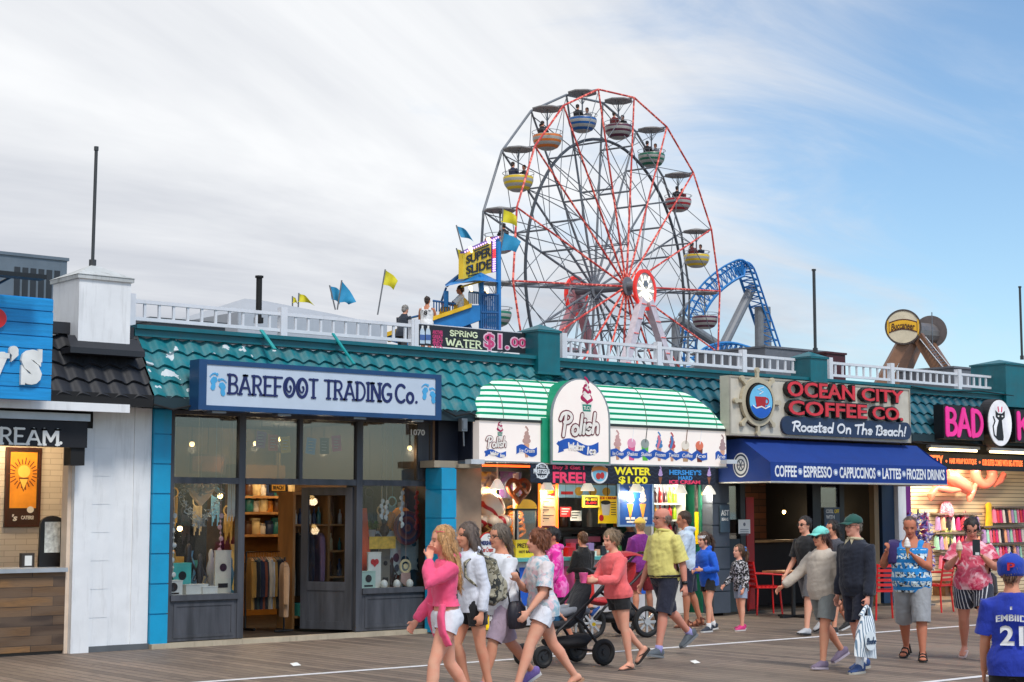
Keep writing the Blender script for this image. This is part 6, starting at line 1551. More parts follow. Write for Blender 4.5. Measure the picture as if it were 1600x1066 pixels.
  lb.xf(hm); me=bpy.data.meshes.new('glasses'); me.from_pydata(lb.v,[],lb.f); link('glasses' if gk=='clear' else 'sunglasses',me,gm,g)
 return dict(g=g,A=A,K=K,P0=P0,hm=hm,sp=sp,s=s,H=H,W=Matrix.Translation((pos[0],pos[1],z0))@Matrix.Rotation(yaw,4,'Z'))
def held(name,label,cat,mb,Pn,mats,smooth=True,group=None):
 """a thing worn or carried: built in its bearer's frame, left at top level"""
 mb.v=[tuple(Pn['W']@Vector(p)) for p in mb.v]
 c=Vector(mb.v[0]); o=mb.build(name,mats,None,smooth,origin=c); return tag(o,label,cat,group)
SK1,SK2,SK3,SK4=(222,168,142),(206,150,122),(188,132,104),(150,100,76)
WS=M('sole_white',(206,206,206),.6); BS=M('sole_black',(24,24,26),.7)
SOCKW=fab('sock_white',(214,216,220))
def shoe(n,c):return fab('shoe_'+n,c,rough=.7)
PI_=math.pi
def fpos(px,py):p=onz(px,py); return (p.x,p.y)
WALK=lambda a,b:None
crowd={}
p1=person('young woman in open bright pink hoodie and white shorts, hand raised to her mouth',fpos(696,1124),R(166),1.63,SK1,((22,14,3,0),(-12,22,3,12)),(('ik',(.105,.03,.805),(.2,.6,-1)),(8,10,30,10)),('zip',fab('pink_hoodie',(236,84,128)),.10,.024,1.97,{'name':'hoodie','flare':.02,'neck':.515}),(fab('white_denim',(220,222,230)),.30,.018,{'waist':.08,'flare':1.0}),('flipflop',fab('flip_white',(220,220,220)),None),('long',(196,148,96)),lean=1,head=(-14,4),torso=(.84,1.0,.9,0),sh=.88,cap=('none',None),glasses=('top',M('pink_glasses',(236,60,110),.4)),curl=(.6,.55),vox=.009)
crowd['p1']=p1
lb=LB(); sp=p1['sp']; s=p1['s']
lb.loft([sp(.16),sp(.205)],[.132*s,.132*s],[.104*s,.104*s],n=18); me=bpy.data.meshes.new('t'); me.from_pydata(lb.v,[],lb.f); link('waistband',me,fab('dark_band',(40,30,44)),p1['g'])
lb=LB(); lb.loft([sp(.12,.09,.13),sp(.02,.12,.16),sp(-.12,.11,.18),sp(-.24,.06,.20)],[.05*s,.06*s,.065*s,.07*s],[.028*s,.03*s,.03*s,.026*s],n=12)
lb.loft([sp(.12,.09,-.13),sp(.02,.08,-.17),sp(-.12,.03,-.19),sp(-.20,.0,-.20)],[.05*s,.055*s,.06*s,.06*s],[.026*s,.026*s,.03*s,.026*s],n=12)
me=fuse(lb,.012,2); folds(me,.008,(10,10,8)); link('hoodie_tail',me,FABS['pink_hoodie'],p1['g'])
m=MB(); q=sp(-.06,.145,.17)
p2=person('woman in white hoodie with grey brown hair and a patterned backpack',fpos(737,1092),R(170),1.60,SK2,((-6,8,2,0),(16,34,2,20)),((-12,10,25,10),(18,8,30,10)),('hoodie',fab('white_hoodie',(214,218,230)),-.08,.022,1.95,{'name':'hoodie'}),(fab('black_shorts',(22,22,28)),.5,.018),('flipflop',fab('flip_dark',(40,36,36)),None),('long',(92,76,66)),lean=4,head=(0,2),sh=.9)
sp=p2['sp']; s=p2['s']; lb=LB()
lb.loft([sp(.44,-.15),sp(.38,-.20),sp(.2,-.235),sp(.04,-.225),sp(-.02,-.18)],[.10*s,.14*s,.155*s,.155*s,.12*s],[.05*s,.09*s,.115*s,.11*s,.06*s],n=16)
lb.loft([sp(.26,-.30),sp(.18,-.345),sp(.04,-.335),sp(.0,-.3)],[.08*s,.11*s,.115*s,.09*s],[.03*s,.05*s,.05*s,.03*s],n=14)
for q in (-1,1):lb.loft([sp(.40,-.14,q*.10),sp(.5,-.04,q*.12),sp(.42,.12,q*.12),sp(.28,.13,q*.14),sp(.1,-.06,q*.165),sp(.04,-.2,q*.12)],[.028*s]*6,[.014*s]*6,n=8)
me=fuse(lb,.012,2); folds(me,.006,(10,10,10)); mm=MB(); mm.v=[tuple(v.co) for v in me.vertices]; mm.f=[tuple(p.vertices) for p in me.polygons]
held('backpack','grey and cream leaf patterned backpack worn by the woman in the white hoodie','backpack',mm,p2,fab('camo_pack',(164,158,138),'camo',(48,50,48),(104,98,78)))
p3=person('woman with glasses in loose white blouse and mauve knee length shorts, hand out',fpos(786,1079),R(172),1.64,SK2,((26,12,2,-8),(-20,22,2,30)),((20,10,42,5),(-8,8,25,5)),('long',fab('white_blouse',(220,224,232)),-.11,.03,1.9,{'flare':.02,'name':'blouse','neck':.515}),(fab('mauve_shorts',(168,150,168)),.95,.022,{'flare':.8}),('shoe',shoe('purple',(120,100,170)),WS),('lowpony',(112,98,84)),lean=3,head=(4,2),torso=(1.08,1.05,1.0,.02),sh=.94,glasses=('clear',M('glasses_dark',(40,28,30),.3)),curl=(.25,.5))
lb=LB(); sp=p3['sp']; lb.loft([sp(.02,-.02,.20),sp(-.04,-.02,.225),sp(-.2,-.02,.23),sp(-.24,-.02,.22)],[.07,.1,.105,.09],[.03,.045,.05,.035],ref=(1,0,0)); lb.tube([sp(.02,.05,.21),sp(.3,.07,.17),sp(.5,.02,.1),sp(.3,-.11,.16),sp(.02,-.07,.21)],.009,6)
held('handbag','dark navy shoulder bag at the hip of the woman in the white blouse','bag',lb,p3,fab('navy_bag',(28,28,44),rough=.5))
p4=person('woman with short auburn hair in pale tie dye tee and white shorts, striding',fpos(848,1083),R(164),1.60,SK1,((28,8,3,-16),(-24,14,3,30)),((14,12,30,20),('ik',(.16,.0,.66),(-.3,-.6,-1))),('tee',fab('pale_tiedye',(222,214,216),'tie',(150,186,200),(226,190,198)),-.09,.022,.85,{'flare':.015}),(fab('white_shorts',(224,228,238)),.42,.022,{'flare':1.0}),('flipflop',fab('flip_tan',(170,130,100)),None),('wavy',(124,70,40)),lean=4,head=(-12,0),torso=(1.02,1.1,1.0,.01),sh=.92,curl=(.2,.7),limb=1.06)
p5=person('dark haired person in hot pink tie dye sweatshirt behind the auburn haired woman',fpos(868,1022),R(150),1.54,SK3,((14,10,2,0),(-12,18,2,15)),((10,10,30,10),(-10,10,30,10)),('hoodie',fab('pink_tiedye',(232,40,160),'tie',(246,130,200),(200,20,130)),-.14,.034,1.95,{'name':'sweatshirt','flare':.02}),(fab('dark_shorts',(40,40,52)),.6,.02),('shoe',shoe('grey',(120,120,126)),WS),('short',(30,24,22)),head=(10,0),torso=(1.05,1.05,1.05,.02))
p6=person('child in black jacket and red shorts facing the counter, seen from behind',(at(913,900,18.55).x,18.55),R(84),1.40,SK1,((2,4,3,0),(-2,4,3,0)),((15,8,60,25),(15,8,60,25)),('jacket',fab('black_jacket',(18,18,20)),-.10,.03,1.9,{'name':'jacket','flare':.015}),(fab('red_shorts',(206,36,30)),1.0,.03),('shoe',shoe('dark',(30,30,34)),BS),('short',(96,62,38)),head=(-6,4),hs=1.08)
p7=person('woman in coral sweatshirt and black shorts in flip flops, pushing the black stroller',fpos(966,1046),R(172),1.53,SK1,((-4,6,2,0),(-18,30,2,48)),((30,8,62,10),(26,8,70,20)),('long',fab('coral_sweat',(236,104,106)),-.035,.036,1.93,{'name':'sweatshirt','flare':.02}),(fab('black_short_shorts',(20,20,24)),.42,.02),('flipflop',fab('flip_black',(30,24,22)),None),('bun',(140,116,88)),lean=7,head=(6,10),torso=(1.0,1.0,.98,.0),sh=.9,curl=(.7,.7))
p8=person('dark haired server with hair tied back inside the water ice stand',(ax(985,W+.75),W+.75),R(200),1.66,SK3,((0,2,2,0),(0,2,2,0)),((15,6,60,20),(15,6,60,20)),('tee',fab('server_tee',(30,36,60)),-.1,.02,.8),(fab('server_trousers',(40,40,44)),1.95,.02,{'name':'trousers','flare':.2}),('shoe',shoe('dark',(30,30,34)),BS),('bun',(26,20,18)),sh=.9)
p9=person('person in purple long sleeved shirt and yellow cap waiting at the counter',(at(1003,900,18.5).x,18.5),R(78),1.63,SK2,((0,4,4,0),(-2,4,4,0)),((12,8,50,30),(12,8,50,30)),('long',fab('purple_shirt',(116,30,122)),-.09,.028,1.93,{'flare':.015}),(fab('maroon_shorts',(120,24,34)),.9,.03),('shoe',shoe('tan',(150,120,90)),WS),('short',(170,140,100)),cap=('cap',fab('yellow_cap',(232,196,84))),head=(-10,0),torso=(1.12,1.08,1.1,.03))
p10=person('bald man with glasses in pale yellow polo shirt and navy shorts, walking',fpos(1040,1026),R(176),1.79,(206,146,126),((17,6,2,-8),(-22,28,2,34)),((-14,10,14,10),(8,10,12,10)),('polo',fab('yellow_polo',(216,206,120)),-.0,.024,.92,{'flare':.012}),(fab('navy_shorts',(26,30,50)),1.0,.034,{'belt':True,'waist':.03,'flare':.5}),('shoe',shoe('slate',(84,92,100)),M('sole_grey',(120,124,128),.7),(fab('sock_violet',(150,146,200)),.05)),('fringe',(120,100,88)),lean=1,head=(-16,4),torso=(1.14,1.04,1.12,.06),sh=1.06,glasses=('clear',M('glasses_thin',(60,50,46),.3)),curl=(.45,.45),limb=1.04)
lb=LB(); S,E_,Wr=p10['A'][1]; d=(Wr-E_).normalized(); lb.loft([Wr-d*.05,Wr-d*.01],[.036,.036],[.033,.033]); me=bpy.data.meshes.new('t'); me.from_pydata(lb.v,[],lb.f); link('wristwatch',me,BLACK,p10['g'])
p11=person('man in pale blue hoodie half hidden behind the man in the yellow polo',fpos(1076,980),R(140),1.72,SK3,((6,6,3,0),(-8,10,3,10)),((20,10,70,25),(10,10,40,10)),('hoodie',fab('pale_blue_hoodie',(190,208,228)),-.12,.03,1.95,{'name':'hoodie'}),(fab('navy_swim',(24,30,56)),.95,.03),('sandal',fab('sandal_brown',(110,60,44)),None),('short',(70,50,38)),head=(0,6),torso=(1.1,1.05,1.1,.03))
p12=person('girl in bright blue hoodie with white headband and black shorts',fpos(1108,987),R(172),1.42,SK1,((12,10,3,0),(-8,12,3,8)),(('ik',(.14,.07,.62)),('ik',(.15,-.05,.60))),('hoodie',fab('cobalt_hoodie',(20,92,206)),-.12,.03,1.95,{'name':'hoodie','flare':.012}),(fab('black_sport_shorts',(18,18,22)),.5,.022),('shoe',shoe('navy',(34,44,60)),WS,(SOCKW,.07)),('pony',(84,58,40)),lean=8,head=(0,6),sh=.9,cap=('band',fab('white_band',(226,228,232))),hs=1.06)
p13=person('little girl in black and white patterned jacket, denim shorts and pink shoes',fpos(1158,985),R(168),1.22,SK1,((6,4,3,0),(-6,6,3,0)),((-5,10,30,10),(10,10,40,10)),('long',fab('monochrome',(24,24,28),'speck',(206,206,210)),-.12,.026,1.92,{'name':'jacket'}),(fab('pale_denim',(150,166,190)),.62,.02,{'flare':1.2}),('shoe',shoe('pink',(206,40,120)),WS),('pony',(100,72,50)),head=(0,-4),sh=.92,hs=1.13)
lb=LB(); [lb.ball(p13['hm']@Vector((-.125+.02*math.cos(k),.03*math.sin(k),.155+.03*math.cos(2.1*k))),.02,8,6) for k in range(5)]; me=bpy.data.meshes.new('t'); me.from_pydata(lb.v,[],lb.f); link('hair_bow',me,fab('bow_blue',(70,130,200)),p13['g'])
p14=person('woman in beige long sleeved top, aqua cap and grey shorts, walking arm out',fpos(1290,1044),R(172),1.57,SK2,((16,10,3,-4),(-16,26,3,26)),((-16,14,20,10),(36,22,14,0)),('long',fab('beige_top',(190,180,168)),-.08,.028,1.95,{'flare':.012}),(fab('grey_shorts',(122,128,128)),.78,.03,{'flare':.5}),('shoe',shoe('mauve',(112,98,122)),M('sole_mauve',(176,166,180),.7)),('lowpony',(80,52,46)),lean=2,head=(0,2),torso=(1.22,1.12,1.12,.05),sh=.98,cap=('cap',fab('aqua_cap',(120,214,204))),glasses=('sun',BLACK),curl=(.4,.35),limb=1.08)
p15=person('man in black tee with dark glasses walking behind the woman in the aqua cap',fpos(1264,992),R(174),1.66,SK1,((14,8,2,-6),(-16,24,2,26)),((-10,8,20,10),(12,8,25,10)),('tee',fab('black_tee',(26,28,32)),-.1,.026,.85),(fab('taupe_shorts',(96,96,100)),.9,.03),('shoe',shoe('pale',(176,178,182)),BS),('short',(40,32,28)),glasses=('sun',BLACK))
p16=person('dark haired passer in grey shirt between the aqua cap and the green cap',fpos(1307,990),R(172),1.60,SK2,((14,8,2,-6),(-14,22,2,20)),((-10,8,20,10),(12,8,25,10)),('tee',fab('dusk_tee',(70,72,82)),-.1,.026,.85),(fab('charcoal_shorts',(50,50,56)),.9,.03),('shoe',shoe('black',(26,26,28)),WS),('lowpony',(44,34,30)))
p17=person('man in navy jacket and dark green cap holding a striped shopping bag',fpos(1343,1050),R(176),1.70,(210,156,136),((12,6,3,0),(-9,10,3,6)),((4,8,14,10),(-4,10,14,10)),('jacket',fab('navy_jacket',(18,26,44)),-.08,.036,1.96,{'name':'jacket','collar':fab('cream_collar',(190,180,150)),'flare':.02}),(fab('navy_shorts2',(22,28,48)),.86,.034),('shoe',shoe('royal',(36,66,120)),M('sole_sand',(170,166,156),.7),(SOCKW,.12)),('short',(130,118,104)),lean=3,head=(-4,2),torso=(1.1,1.02,1.1,.04),sh=1.05,cap=('cap',fab('green_cap',(20,78,70))),glasses=('clear',M('glasses_thin',(60,50,46),.3)),curl=(.9,.5))
S,E_,Wr=p17['A'][1]; hp=Wr+(Wr-E_).normalized()*.10; m=MB(); m.cur=0
z0,z1=hp.z-.53,hp.z-.10; x=hp.x
rows=[]
for k in range(9):
 t=k/8; zz=z1+(z0-z1)*t; w_=.085+.075*min(1,t*1.6); dp=.02+.035*math.sin(math.pi*min(1,t+.1)); n=16
 rows.append([Vector((x+.02+w_*math.cos(2*math.pi*j/n)+.03*t,hp.y+.01+dp*math.sin(2*math.pi*j/n)+.01*math.sin(6*t+j),zz+(.02*math.cos(2*math.pi*j/n) if k==8 else 0))) for j in range(n)])
m.rings(rows)
for q in (-1,1):m.tube([Vector((x+q*.07+.02,hp.y,z1)),Vector((x+q*.03,hp.y,hp.z-.02)),Vector((x,hp.y,hp.z+.01))],[.03,.018,.012],6)
bgm=NB('bag_stripes'); sx=bgm.sep(bgm.coord()); fr=bgm.math('FRACT',bgm.math('MULTIPLY',bgm.math('ADD',sx[0],bgm.math('MULTIPLY',sx[1],.4)),34)); el=bgm.math('LESS_THAN',fr,.36)
BAGM=bgm.pbr(bgm.mix(el,lin((226,232,236)),lin((104,130,154))),.5)
bag=held('shopping_bag','white carrier bag with blue stripes in the hand of the man in navy','bag',m,p17,BAGM)
def on_person(name,mb,Pn,par,mat):
 if par.parent is None:off=par.matrix_basis.translation; mb.v=[tuple((Pn['W']@Vector(p))-off) for p in mb.v]
 me=bpy.data.meshes.new(name); me.from_pydata(mb.v,[],mb.f); o=link(name,me,mat,par,False); return o
m=MB(); c=Vector((x+.03,hp.y+.073,(z0+z1)/2-.04)); mm=MB(); mm.disc(0,0,.085,.10,0,.004,24); m.add([(c.x-p[0],c.y-p[1],c.z+p[2]) for p in mm.v],mm.f); on_person('bag_label',m,p17,bag,M('bag_pale',(216,226,232),.5))
m=MB(); mm=MB(); script(mm,'Soahe'.replace('S','B'),-.07,.07,-.03,.04,-.005,.002,.011,.2); m.add([(c.x-p[0],c.y-p[1]+.002,c.z+p[2]) for p in mm.v],mm.f); on_person('bag_script',m,p17,bag,M('bag_navy',(40,62,92),.5))
p18=person('bald man in blue patterned tank top and grey shorts licking a white ice cream cone',fpos(1428,1031),R(208),1.68,(188,124,98),((16,8,3,-4),(-12,18,3,12)),(('ik',(.145,.035,.715),(-.3,.7,-1)),('ik',(.10,-.15,.74),(-.2,-.6,-1))),('tank',fab('blue_tank',(24,132,206),'rows',(214,232,238),(26,32,44)),-.10,.056,0),(fab('silver_shorts',(150,154,160)),1.1,.042,{'flare':.5}),('sandal',fab('sandal_black',(22,20,20)),None),('crop',(92,72,62)),lean=1,head=(4,16),torso=(1.26,1.1,1.18,.07),sh=1.08,curl=(.75,.6),limb=1.2)
def cone_at(P,side,label,col,up=.1):
 S,E_,Wr=P['A'][side]; d=(Wr-E_).normalized(); c=Wr+d*.085+Vector((.035,0,-.02)); m=MB()
 m.cur=0; m.lathe(c,[(.004,-.05),(.022,.05),(.026,.06)],14); m.cur=1; m.lathe(c,[(.03,.06),(.04,.075),(.034,.1),(.036,.112),(.024,.135),(.026,.142),(.008,.172),(.001,.18)],14)
 return held('ice_cream_cone',label,'ice cream',m,P,[M('wafer',(206,150,84),.7),M('cream_'+label.split()[0],col,.5)])
cone_at(p18,1,'white soft ice cream cone held by the man in the blue tank top',(232,228,224))
lb=LB(); sp=p18['sp']; lb.loft([sp(.47,.10,-.19),sp(.50,.02,-.19),sp(.47,-.09,-.18),sp(.34,-.13,-.18)],[.07]*4,[.025,.03,.03,.02]); lb.loft([sp(.47,.10,-.19),sp(.36,.14,-.2),sp(.24,.15,-.2)],[.07,.065,.06],[.025]*3)
me=fuse(lb,.012,2); folds(me,.008,(10,10,8)); mm=MB(); mm.v=[tuple(v.co) for v in me.vertices]; mm.f=[tuple(p.vertices) for p in me.polygons]
held('towel','dark purple cloth over the shoulder of the man in the blue tank top','towel',mm,p18,fab('purple_cloth',(44,30,92)))
lb=LB()
p19=person('woman with dark hair in pink tie dye tee and striped shorts, looking at her phone',fpos(1524,1032),R(212),1.66,(206,146,124),((14,8,3,-2),(-14,18,3,14)),(('ik',(.16,.075,.72),(-.2,.7,-1)),('ik',(.15,-.10,.71),(-.3,-.7,-1))),('tee',fab('rose_tiedye',(214,84,112),'tie',(238,190,200),(190,40,80)),-.06,.026,.75,{'flare':.012}),(fab('striped_shorts',(40,44,62),'vstripe',(206,206,214)),.66,.03,{'flare':.6}),('flipflop',fab('flip_pale',(206,180,176)),None),('lowpony',(40,28,26)),lean=1,head=(6,22),torso=(1.26,1.2,1.18,.06),sh=.98,glasses=('clear',M('glasses_dark',(40,28,30),.3)),curl=(.7,.7),limb=1.18)
S,E_,Wr=p19['A'][1]; c=Wr+(Wr-E_).normalized()*.11+Vector((.02,0,.04)); m=MB(); m.box(c.x-.006,c.y-.042,c.z-.09,c.x+.006,c.y+.042,c.z+.09); m.cur=1; m.box(c.x+.006,c.y-.012,c.z-.085,c.x+.009,c.y+.03,c.z-.055)
held('phone','dark phone held up by the woman in the pink tie dye tee','phone',m,p19,[M('phone_case',(26,40,48),.3),M('phone_mark',(206,212,214),.4)],False)
cone_at(p19,-1,'pale ice cream cone in the other hand of the woman with the phone',(226,206,186))
lb=LB(); sp=p19['sp']; lb.loft([sp(.12,-.06,.20),sp(.08,-.07,.235),sp(-.1,-.07,.24),sp(-.13,-.07,.22)],[.05,.08,.085,.06],[.03,.04,.045,.03],ref=(1,0,0)); lb.tube([sp(.1,.0,.21),sp(.3,.06,.20),sp(.49,.0,.12)],.008,6)
held('handbag','small dark bag hanging at the side of the woman with the phone','bag',lb,p19,fab('dark_bag',(40,24,26),rough=.5))
p20=person('child in royal blue jersey numbered 21 and blue cap, seen from behind',fpos(1590,1228),R(30),1.43,SK2,((2,2,3,0),(-2,2,3,0)),((4,8,20,10),(4,8,20,10)),('tee',fab('royal_jersey',(20,48,160)),-.10,.028,.8,{'flare':.012,'name':'jersey'}),(fab('black_trousers',(16,16,18)),1.9,.03,{'name':'trousers','flare':.3}),('shoe',shoe('black',(26,26,28)),WS),('short',(110,80,60)),cap=('cap',fab('royal_cap',(20,60,170)),False,True),hs=1.1,head=(-8,0),vox=.009)
sp=p20['sp']; s=p20['s']; TXW=M('jersey_white',(222,224,228),.6); JR=M('jersey_red',(196,40,50),.6)
def back_text(body,d0,d1,w_,mat,arch=0,thick=.006):
 def xf(q):
  y=q[0]; t=q[2]; a=y/.17; return tuple(sp(t+arch*math.cos(a*1.3)-arch,-(.148-.028*a*a)-q[1],-y))
 m=MB(); put_text(m,body,-w_,w_,d0,d1,0,thick,bold=.035,xf=xf); return on_person('jersey_lettering',m,p20,[o for o in p20['g'].children if o.name.startswith('jersey')][0],mat)
back_text('EMBIID',.315,.365,.115,TXW,.03); back_text('21',.13,.28,.088,TXW); back_text('I',.40,.425,.008,TXW)
m=MB(); mm=MB(); put_text(mm,'P',.0,.05,.125,.18,0,.004,bold=.03); m.v=[tuple(p20['hm']@Vector((-(.134-6*(p[0])**2)-p[1],-p[0],p[2]))) for p in mm.v]; m.f=mm.f
on_person('cap_letter',m,p20,[o for o in p20['g'].children if o.name.startswith('cap')][0],JR)
def chest_text(P,body,d0,d1,y0,y1,xo,mat,back=False,par='shirt',bold=.03):
 sp=P['sp']
 def xf(q):a=q[0]/.17; e=(xo-.035*a*a)*(-1 if back else 1); return tuple(sp(q[2],e,q[0] if not back else -q[0]))
 m=MB(); put_text(m,body,y0,y1,d0,d1,0,.004,bold=bold,xf=xf); m2=m; on_person('lettering',m2,P,[o for o in P['g'].children if o.name.startswith(par)][0],mat)
# on the roof and on the slide
def slidepos(px,py,D):q=far(px,py,D); return q
def roofman(label,px,py,D,H,yaw,**k):
 q=far(px,py,D); return person(label,(q.x,q.y),yaw,H,k.pop('sk',SK2),k.pop('legs',((14,18,3,0),(-8,12,3,10))),k.pop('arms',((18,10,40,10),(10,10,40,10))),k.pop('top'),k.pop('bottom'),('shoe',shoe('dark',(30,30,34)),BS),k.pop('hair'),z0=q.z,vox=.016,**k)
r1=roofman('grey haired man in dark jacket climbing the slide stairs',628,573,44.6,1.70,R(15),top=('jacket',fab('slate_jacket',(40,48,62)),-.12,.034,1.95,{'name':'jacket'}),bottom=(fab('dusk_trousers',(44,46,52)),1.9,.03,{'name':'trousers','flare':.2}),hair=('short',(150,146,142)),lean=10,head=(0,12),sk=SK1)
r2=roofman('man in white sleeveless shirt numbered 8 on the slide stairs',666,562,44.9,1.76,R(40),top=('tank',fab('white_jersey',(220,222,224)),-.08,.03,0),bottom=(fab('black_shorts',(22,22,28)),1.0,.03),hair=('crop',(60,46,40)),lean=8,sk=SK3,limb=1.1,arms=((30,12,20,0),(26,10,20,0)))
chest_text(r2,'8',.25,.38,-.05,.05,.152,INK,True)
r3=roofman('man in white tee standing on the top deck of the slide',721,541,45.4,1.70,R(130),top=('tee',fab('white_tee',(216,220,226)),-.1,.026,.85),bottom=(fab('navy_swim',(24,30,56)),.95,.03),hair=('short',(70,48,34)),sk=SK3,arms=((40,20,60,10),(50,10,60,20)))
r4=roofman('child with brown hair behind the blue cage of the slide',756,530,46.2,1.35,R(150),top=('tee',fab('sand_tee',(190,170,140)),-.1,.026,.85),bottom=(fab('dark_shorts',(40,40,52)),.8,.03),hair=('wavy',(120,84,50)))
# riders in the gondolas
RK=[('black',(30,30,36),(40,30,26)),('navy',(36,44,70),(60,44,34)),('maroon',(110,34,40),(34,26,24)),('grey',(130,134,142),(80,60,44))]
rp={}
def rider(k,off,kind,where):
 c=SEATS[k]; nm,col,hc=RK[kind]; loc=(c.x+off[0],c.y+off[1],c.z-1.66); lab='rider in a %s top sitting in %s'%(nm,where); yaw=math.atan2(-off[1],-off[0])
 if kind not in rp:
  P=person(lab,(loc[0],loc[1]),yaw,1.65,SK2,((85,85,6,0),(85,85,6,0)),((30,12,50,20),(30,12,50,20)),('tee',fab('rider_'+nm,col),-.08,.026,.9),(fab('rider_jeans',(50,58,76)),1.6,.02,{'name':'trousers','flare':.2}),None,('short',hc),z0=loc[2],vox=.02,group='riders in the gondolas',hipz=.22); rp[kind]=P['g']
 else :dup(rp[kind],loc,lab,'riders in the gondolas',rz=yaw)
G_={1:'the blue gondola at the top of the wheel',2:'the plum gondola right of the wheel top',3:'the green gondola at the upper right',4:'the crimson gondola on the right',5:'the yellow gondola low on the right',0:'the orange gondola at the upper left',17:'the yellow gondola on the left',16:'the gondola behind the slide flags'}
for k,off,kd in ((17,(-.42,-.1),1),(17,(.45,.1),0),(0,(-.4,-.1),0),(0,(-.1,.35),2),(1,(-.42,-.1),0),(1,(.42,.1),3),(2,(-.42,-.1),2),(2,(.4,.1),0),(3,(-.42,-.1),0),(3,(.4,.1),3),(16,(-.1,-.4),0),(4,(-.3,-.2),0),(4,(.42,.1),2),(5,(-.44,-.1),2),(5,(0,.4),0),(5,(.44,.1),1)):rider(k,off,kd,G_[k])
# goods, lamps and furniture
def lamp_point(par,loc,e,col=(1,.74,.45),size=.12):
 l=bpy.data.lights.new('lamp_light','POINT'); l.energy=e; l.color=col; l.shadow_soft_size=size
 o=bpy.data.objects.new('lamp_light',l); COL.objects.link(o); o.parent=par; o.location=Vector(loc)-ORG[par.name]; return o
def board(name,label,cat,px0,py0,px1,py1,Y,mat,th=.02,frame=None,group=None):
 a=at(px0,py1,Y); b=at(px1,py0,Y); z0,z1=az((px0+px1)/2,py1,Y),az((px0+px1)/2,py0,Y)
 g=thing(name,label,cat,(a.x,Y,z0),group); m=MB(); m.box(a.x,Y,z0,b.x,Y+th,z1); m.build('board',mat,g)
 if frame:
  w=.03; m=MB(); y=Y-.012
  m.box(a.x-w,y,z1,b.x+w,Y+th+.004,z1+w); m.box(a.x-w,y,z0-w,b.x+w,Y+th+.004,z0); m.box(a.x-w,y,z0,a.x,Y+th+.004,z1); m.box(b.x,y,z0,b.x+w,Y+th+.004,z1); m.build('frame',frame,g)
 return g,a.x,b.x,z0,z1
def bulb(label,px,py,Y,e=22,r=.035,cord=.25,group='warm bulbs in the shop',col=(1,.72,.42)):
 p=at(px,py,Y); g=thing('pendant_bulb',label,'lamp',tuple(p),group)
 m=MB(); m.tube([(p.x,p.y,p.z+r),(p.x,p.y,p.z+cord)],.006,5); m.tube([(p.x,p.y,p.z+r*.7),(p.x,p.y,p.z+r*1.8)],r*.5,8); m.build('cord',BLACK,g)
 m=MB(); m.ball(p,r,10,8); m.build('bulb',glow('bulb_warm',(255,206,130),12.0),g,True); lamp_point(g,(p.x,p.y-.02,p.z-r-.03),e,col,.06)
def lathe_thing(name,label,cat,p,prof,mat,group=None,n=14,sy=1.0):
 m=MB(); m.lathe(p,prof,n,sy=sy); return tag(m.build(name,mat,None,True,origin=p),label,cat,group)
BOT=[(.03,0),(.032,.01),(.032,.12),(.026,.15),(.012,.17),(.012,.2),(.014,.2),(.014,.225),(.001,.225)]
JAR=[(.045,0),(.05,.01),(.05,.1),(.04,.115),(.046,.116),(.046,.14),(.001,.141)]
def recol(prof,k):return [(r*k,z*k) for r,z in prof]
# ice cream shop inside
Yb=W+1.66
ga,x0,x1,z0,z1=board('menu_picture','dark framed orange ice cream cone picture on the tiled wall','picture',10,703,62,820,Yb,M('picture_dark',(52,26,18),.5),frame=M('picture_frame',(62,26,16),.4))
m=MB(); w_=x1-x0; h=z1-z0; zo=z0+h*.22; m.box(x0+.03,Yb-.006,zo,x1-.03,Yb-.001,z1-.03); m.build('orange_panel',M('panel_orange',(240,150,40),.5,var=.3,scale=3),ga)
m=MB(); xc=(x0+x1)/2; zc=zo+h*.46; y=Yb-.010; k=w_/.9
for i in range(22):
 t=2*math.pi*i/22; r0,r1=.26*k,(.40+.05*(i%2))*k; m.stroke([(xc+r0*math.cos(t),zc+r0*math.sin(t)),(xc+r1*math.cos(t),zc+r1*math.sin(t))],.03*k,y,.003,False)
m.poly([(xc-.15*k,zc-.05),(xc+.15*k,zc-.05),(xc,zc-.5*k)],y-.001,.003); m.build('sunburst',M('burst_brown',(110,50,20),.6),ga)
m=MB(); m.disc(xc,zc+.06*k,.18*k,.17*k,y-.004,.003); m.poly([(xc-.12*k,zc-.07),(xc+.12*k,zc-.07),(xc,zc-.44*k)],y-.004,.003); m.build('cone_picture',M('cone_pale',(250,196,90),.6),ga)
m=MB(); put_text(m,'CATERS!',xc-.02,x1-.06,z0+h*.07,z0+h*.12,y,.004,bold=.03); put_text(m,'\'s',x0+.07,xc-.07,z0+h*.05,z0+h*.14,y,.004,bold=.03,shear=.2); m.disc(xc+.22*k,z0+h*.2,.1*k,.09*k,y,.003); m.build('lettering',PAPER,ga)
zc_=az(50,888,W)
p=Vector((ax(81,W+.3,860),W+.3,zc_)); g=thing('cup_dispenser','tall black oval topped sign stand on the zinc counter','counter sign',tuple(p)); m=MB()
hh=az(81,806,W+.3)-zc_; m.poly([(p.x-.16,zc_),(p.x+.16,zc_),(p.x+.15,zc_+hh*.85)]+arc(p.x,zc_+hh*.85,.15,hh*.15,0,180,8),p.y,.05); m.build('stand',BLACK,g)
m=MB(); m.box(p.x-.10,p.y-.006,zc_+hh*.28,p.x+.10,p.y-.001,zc_+hh*.88); m.build('card',M('card_silver',(190,194,190),.4,var=.4,scale=20),g)
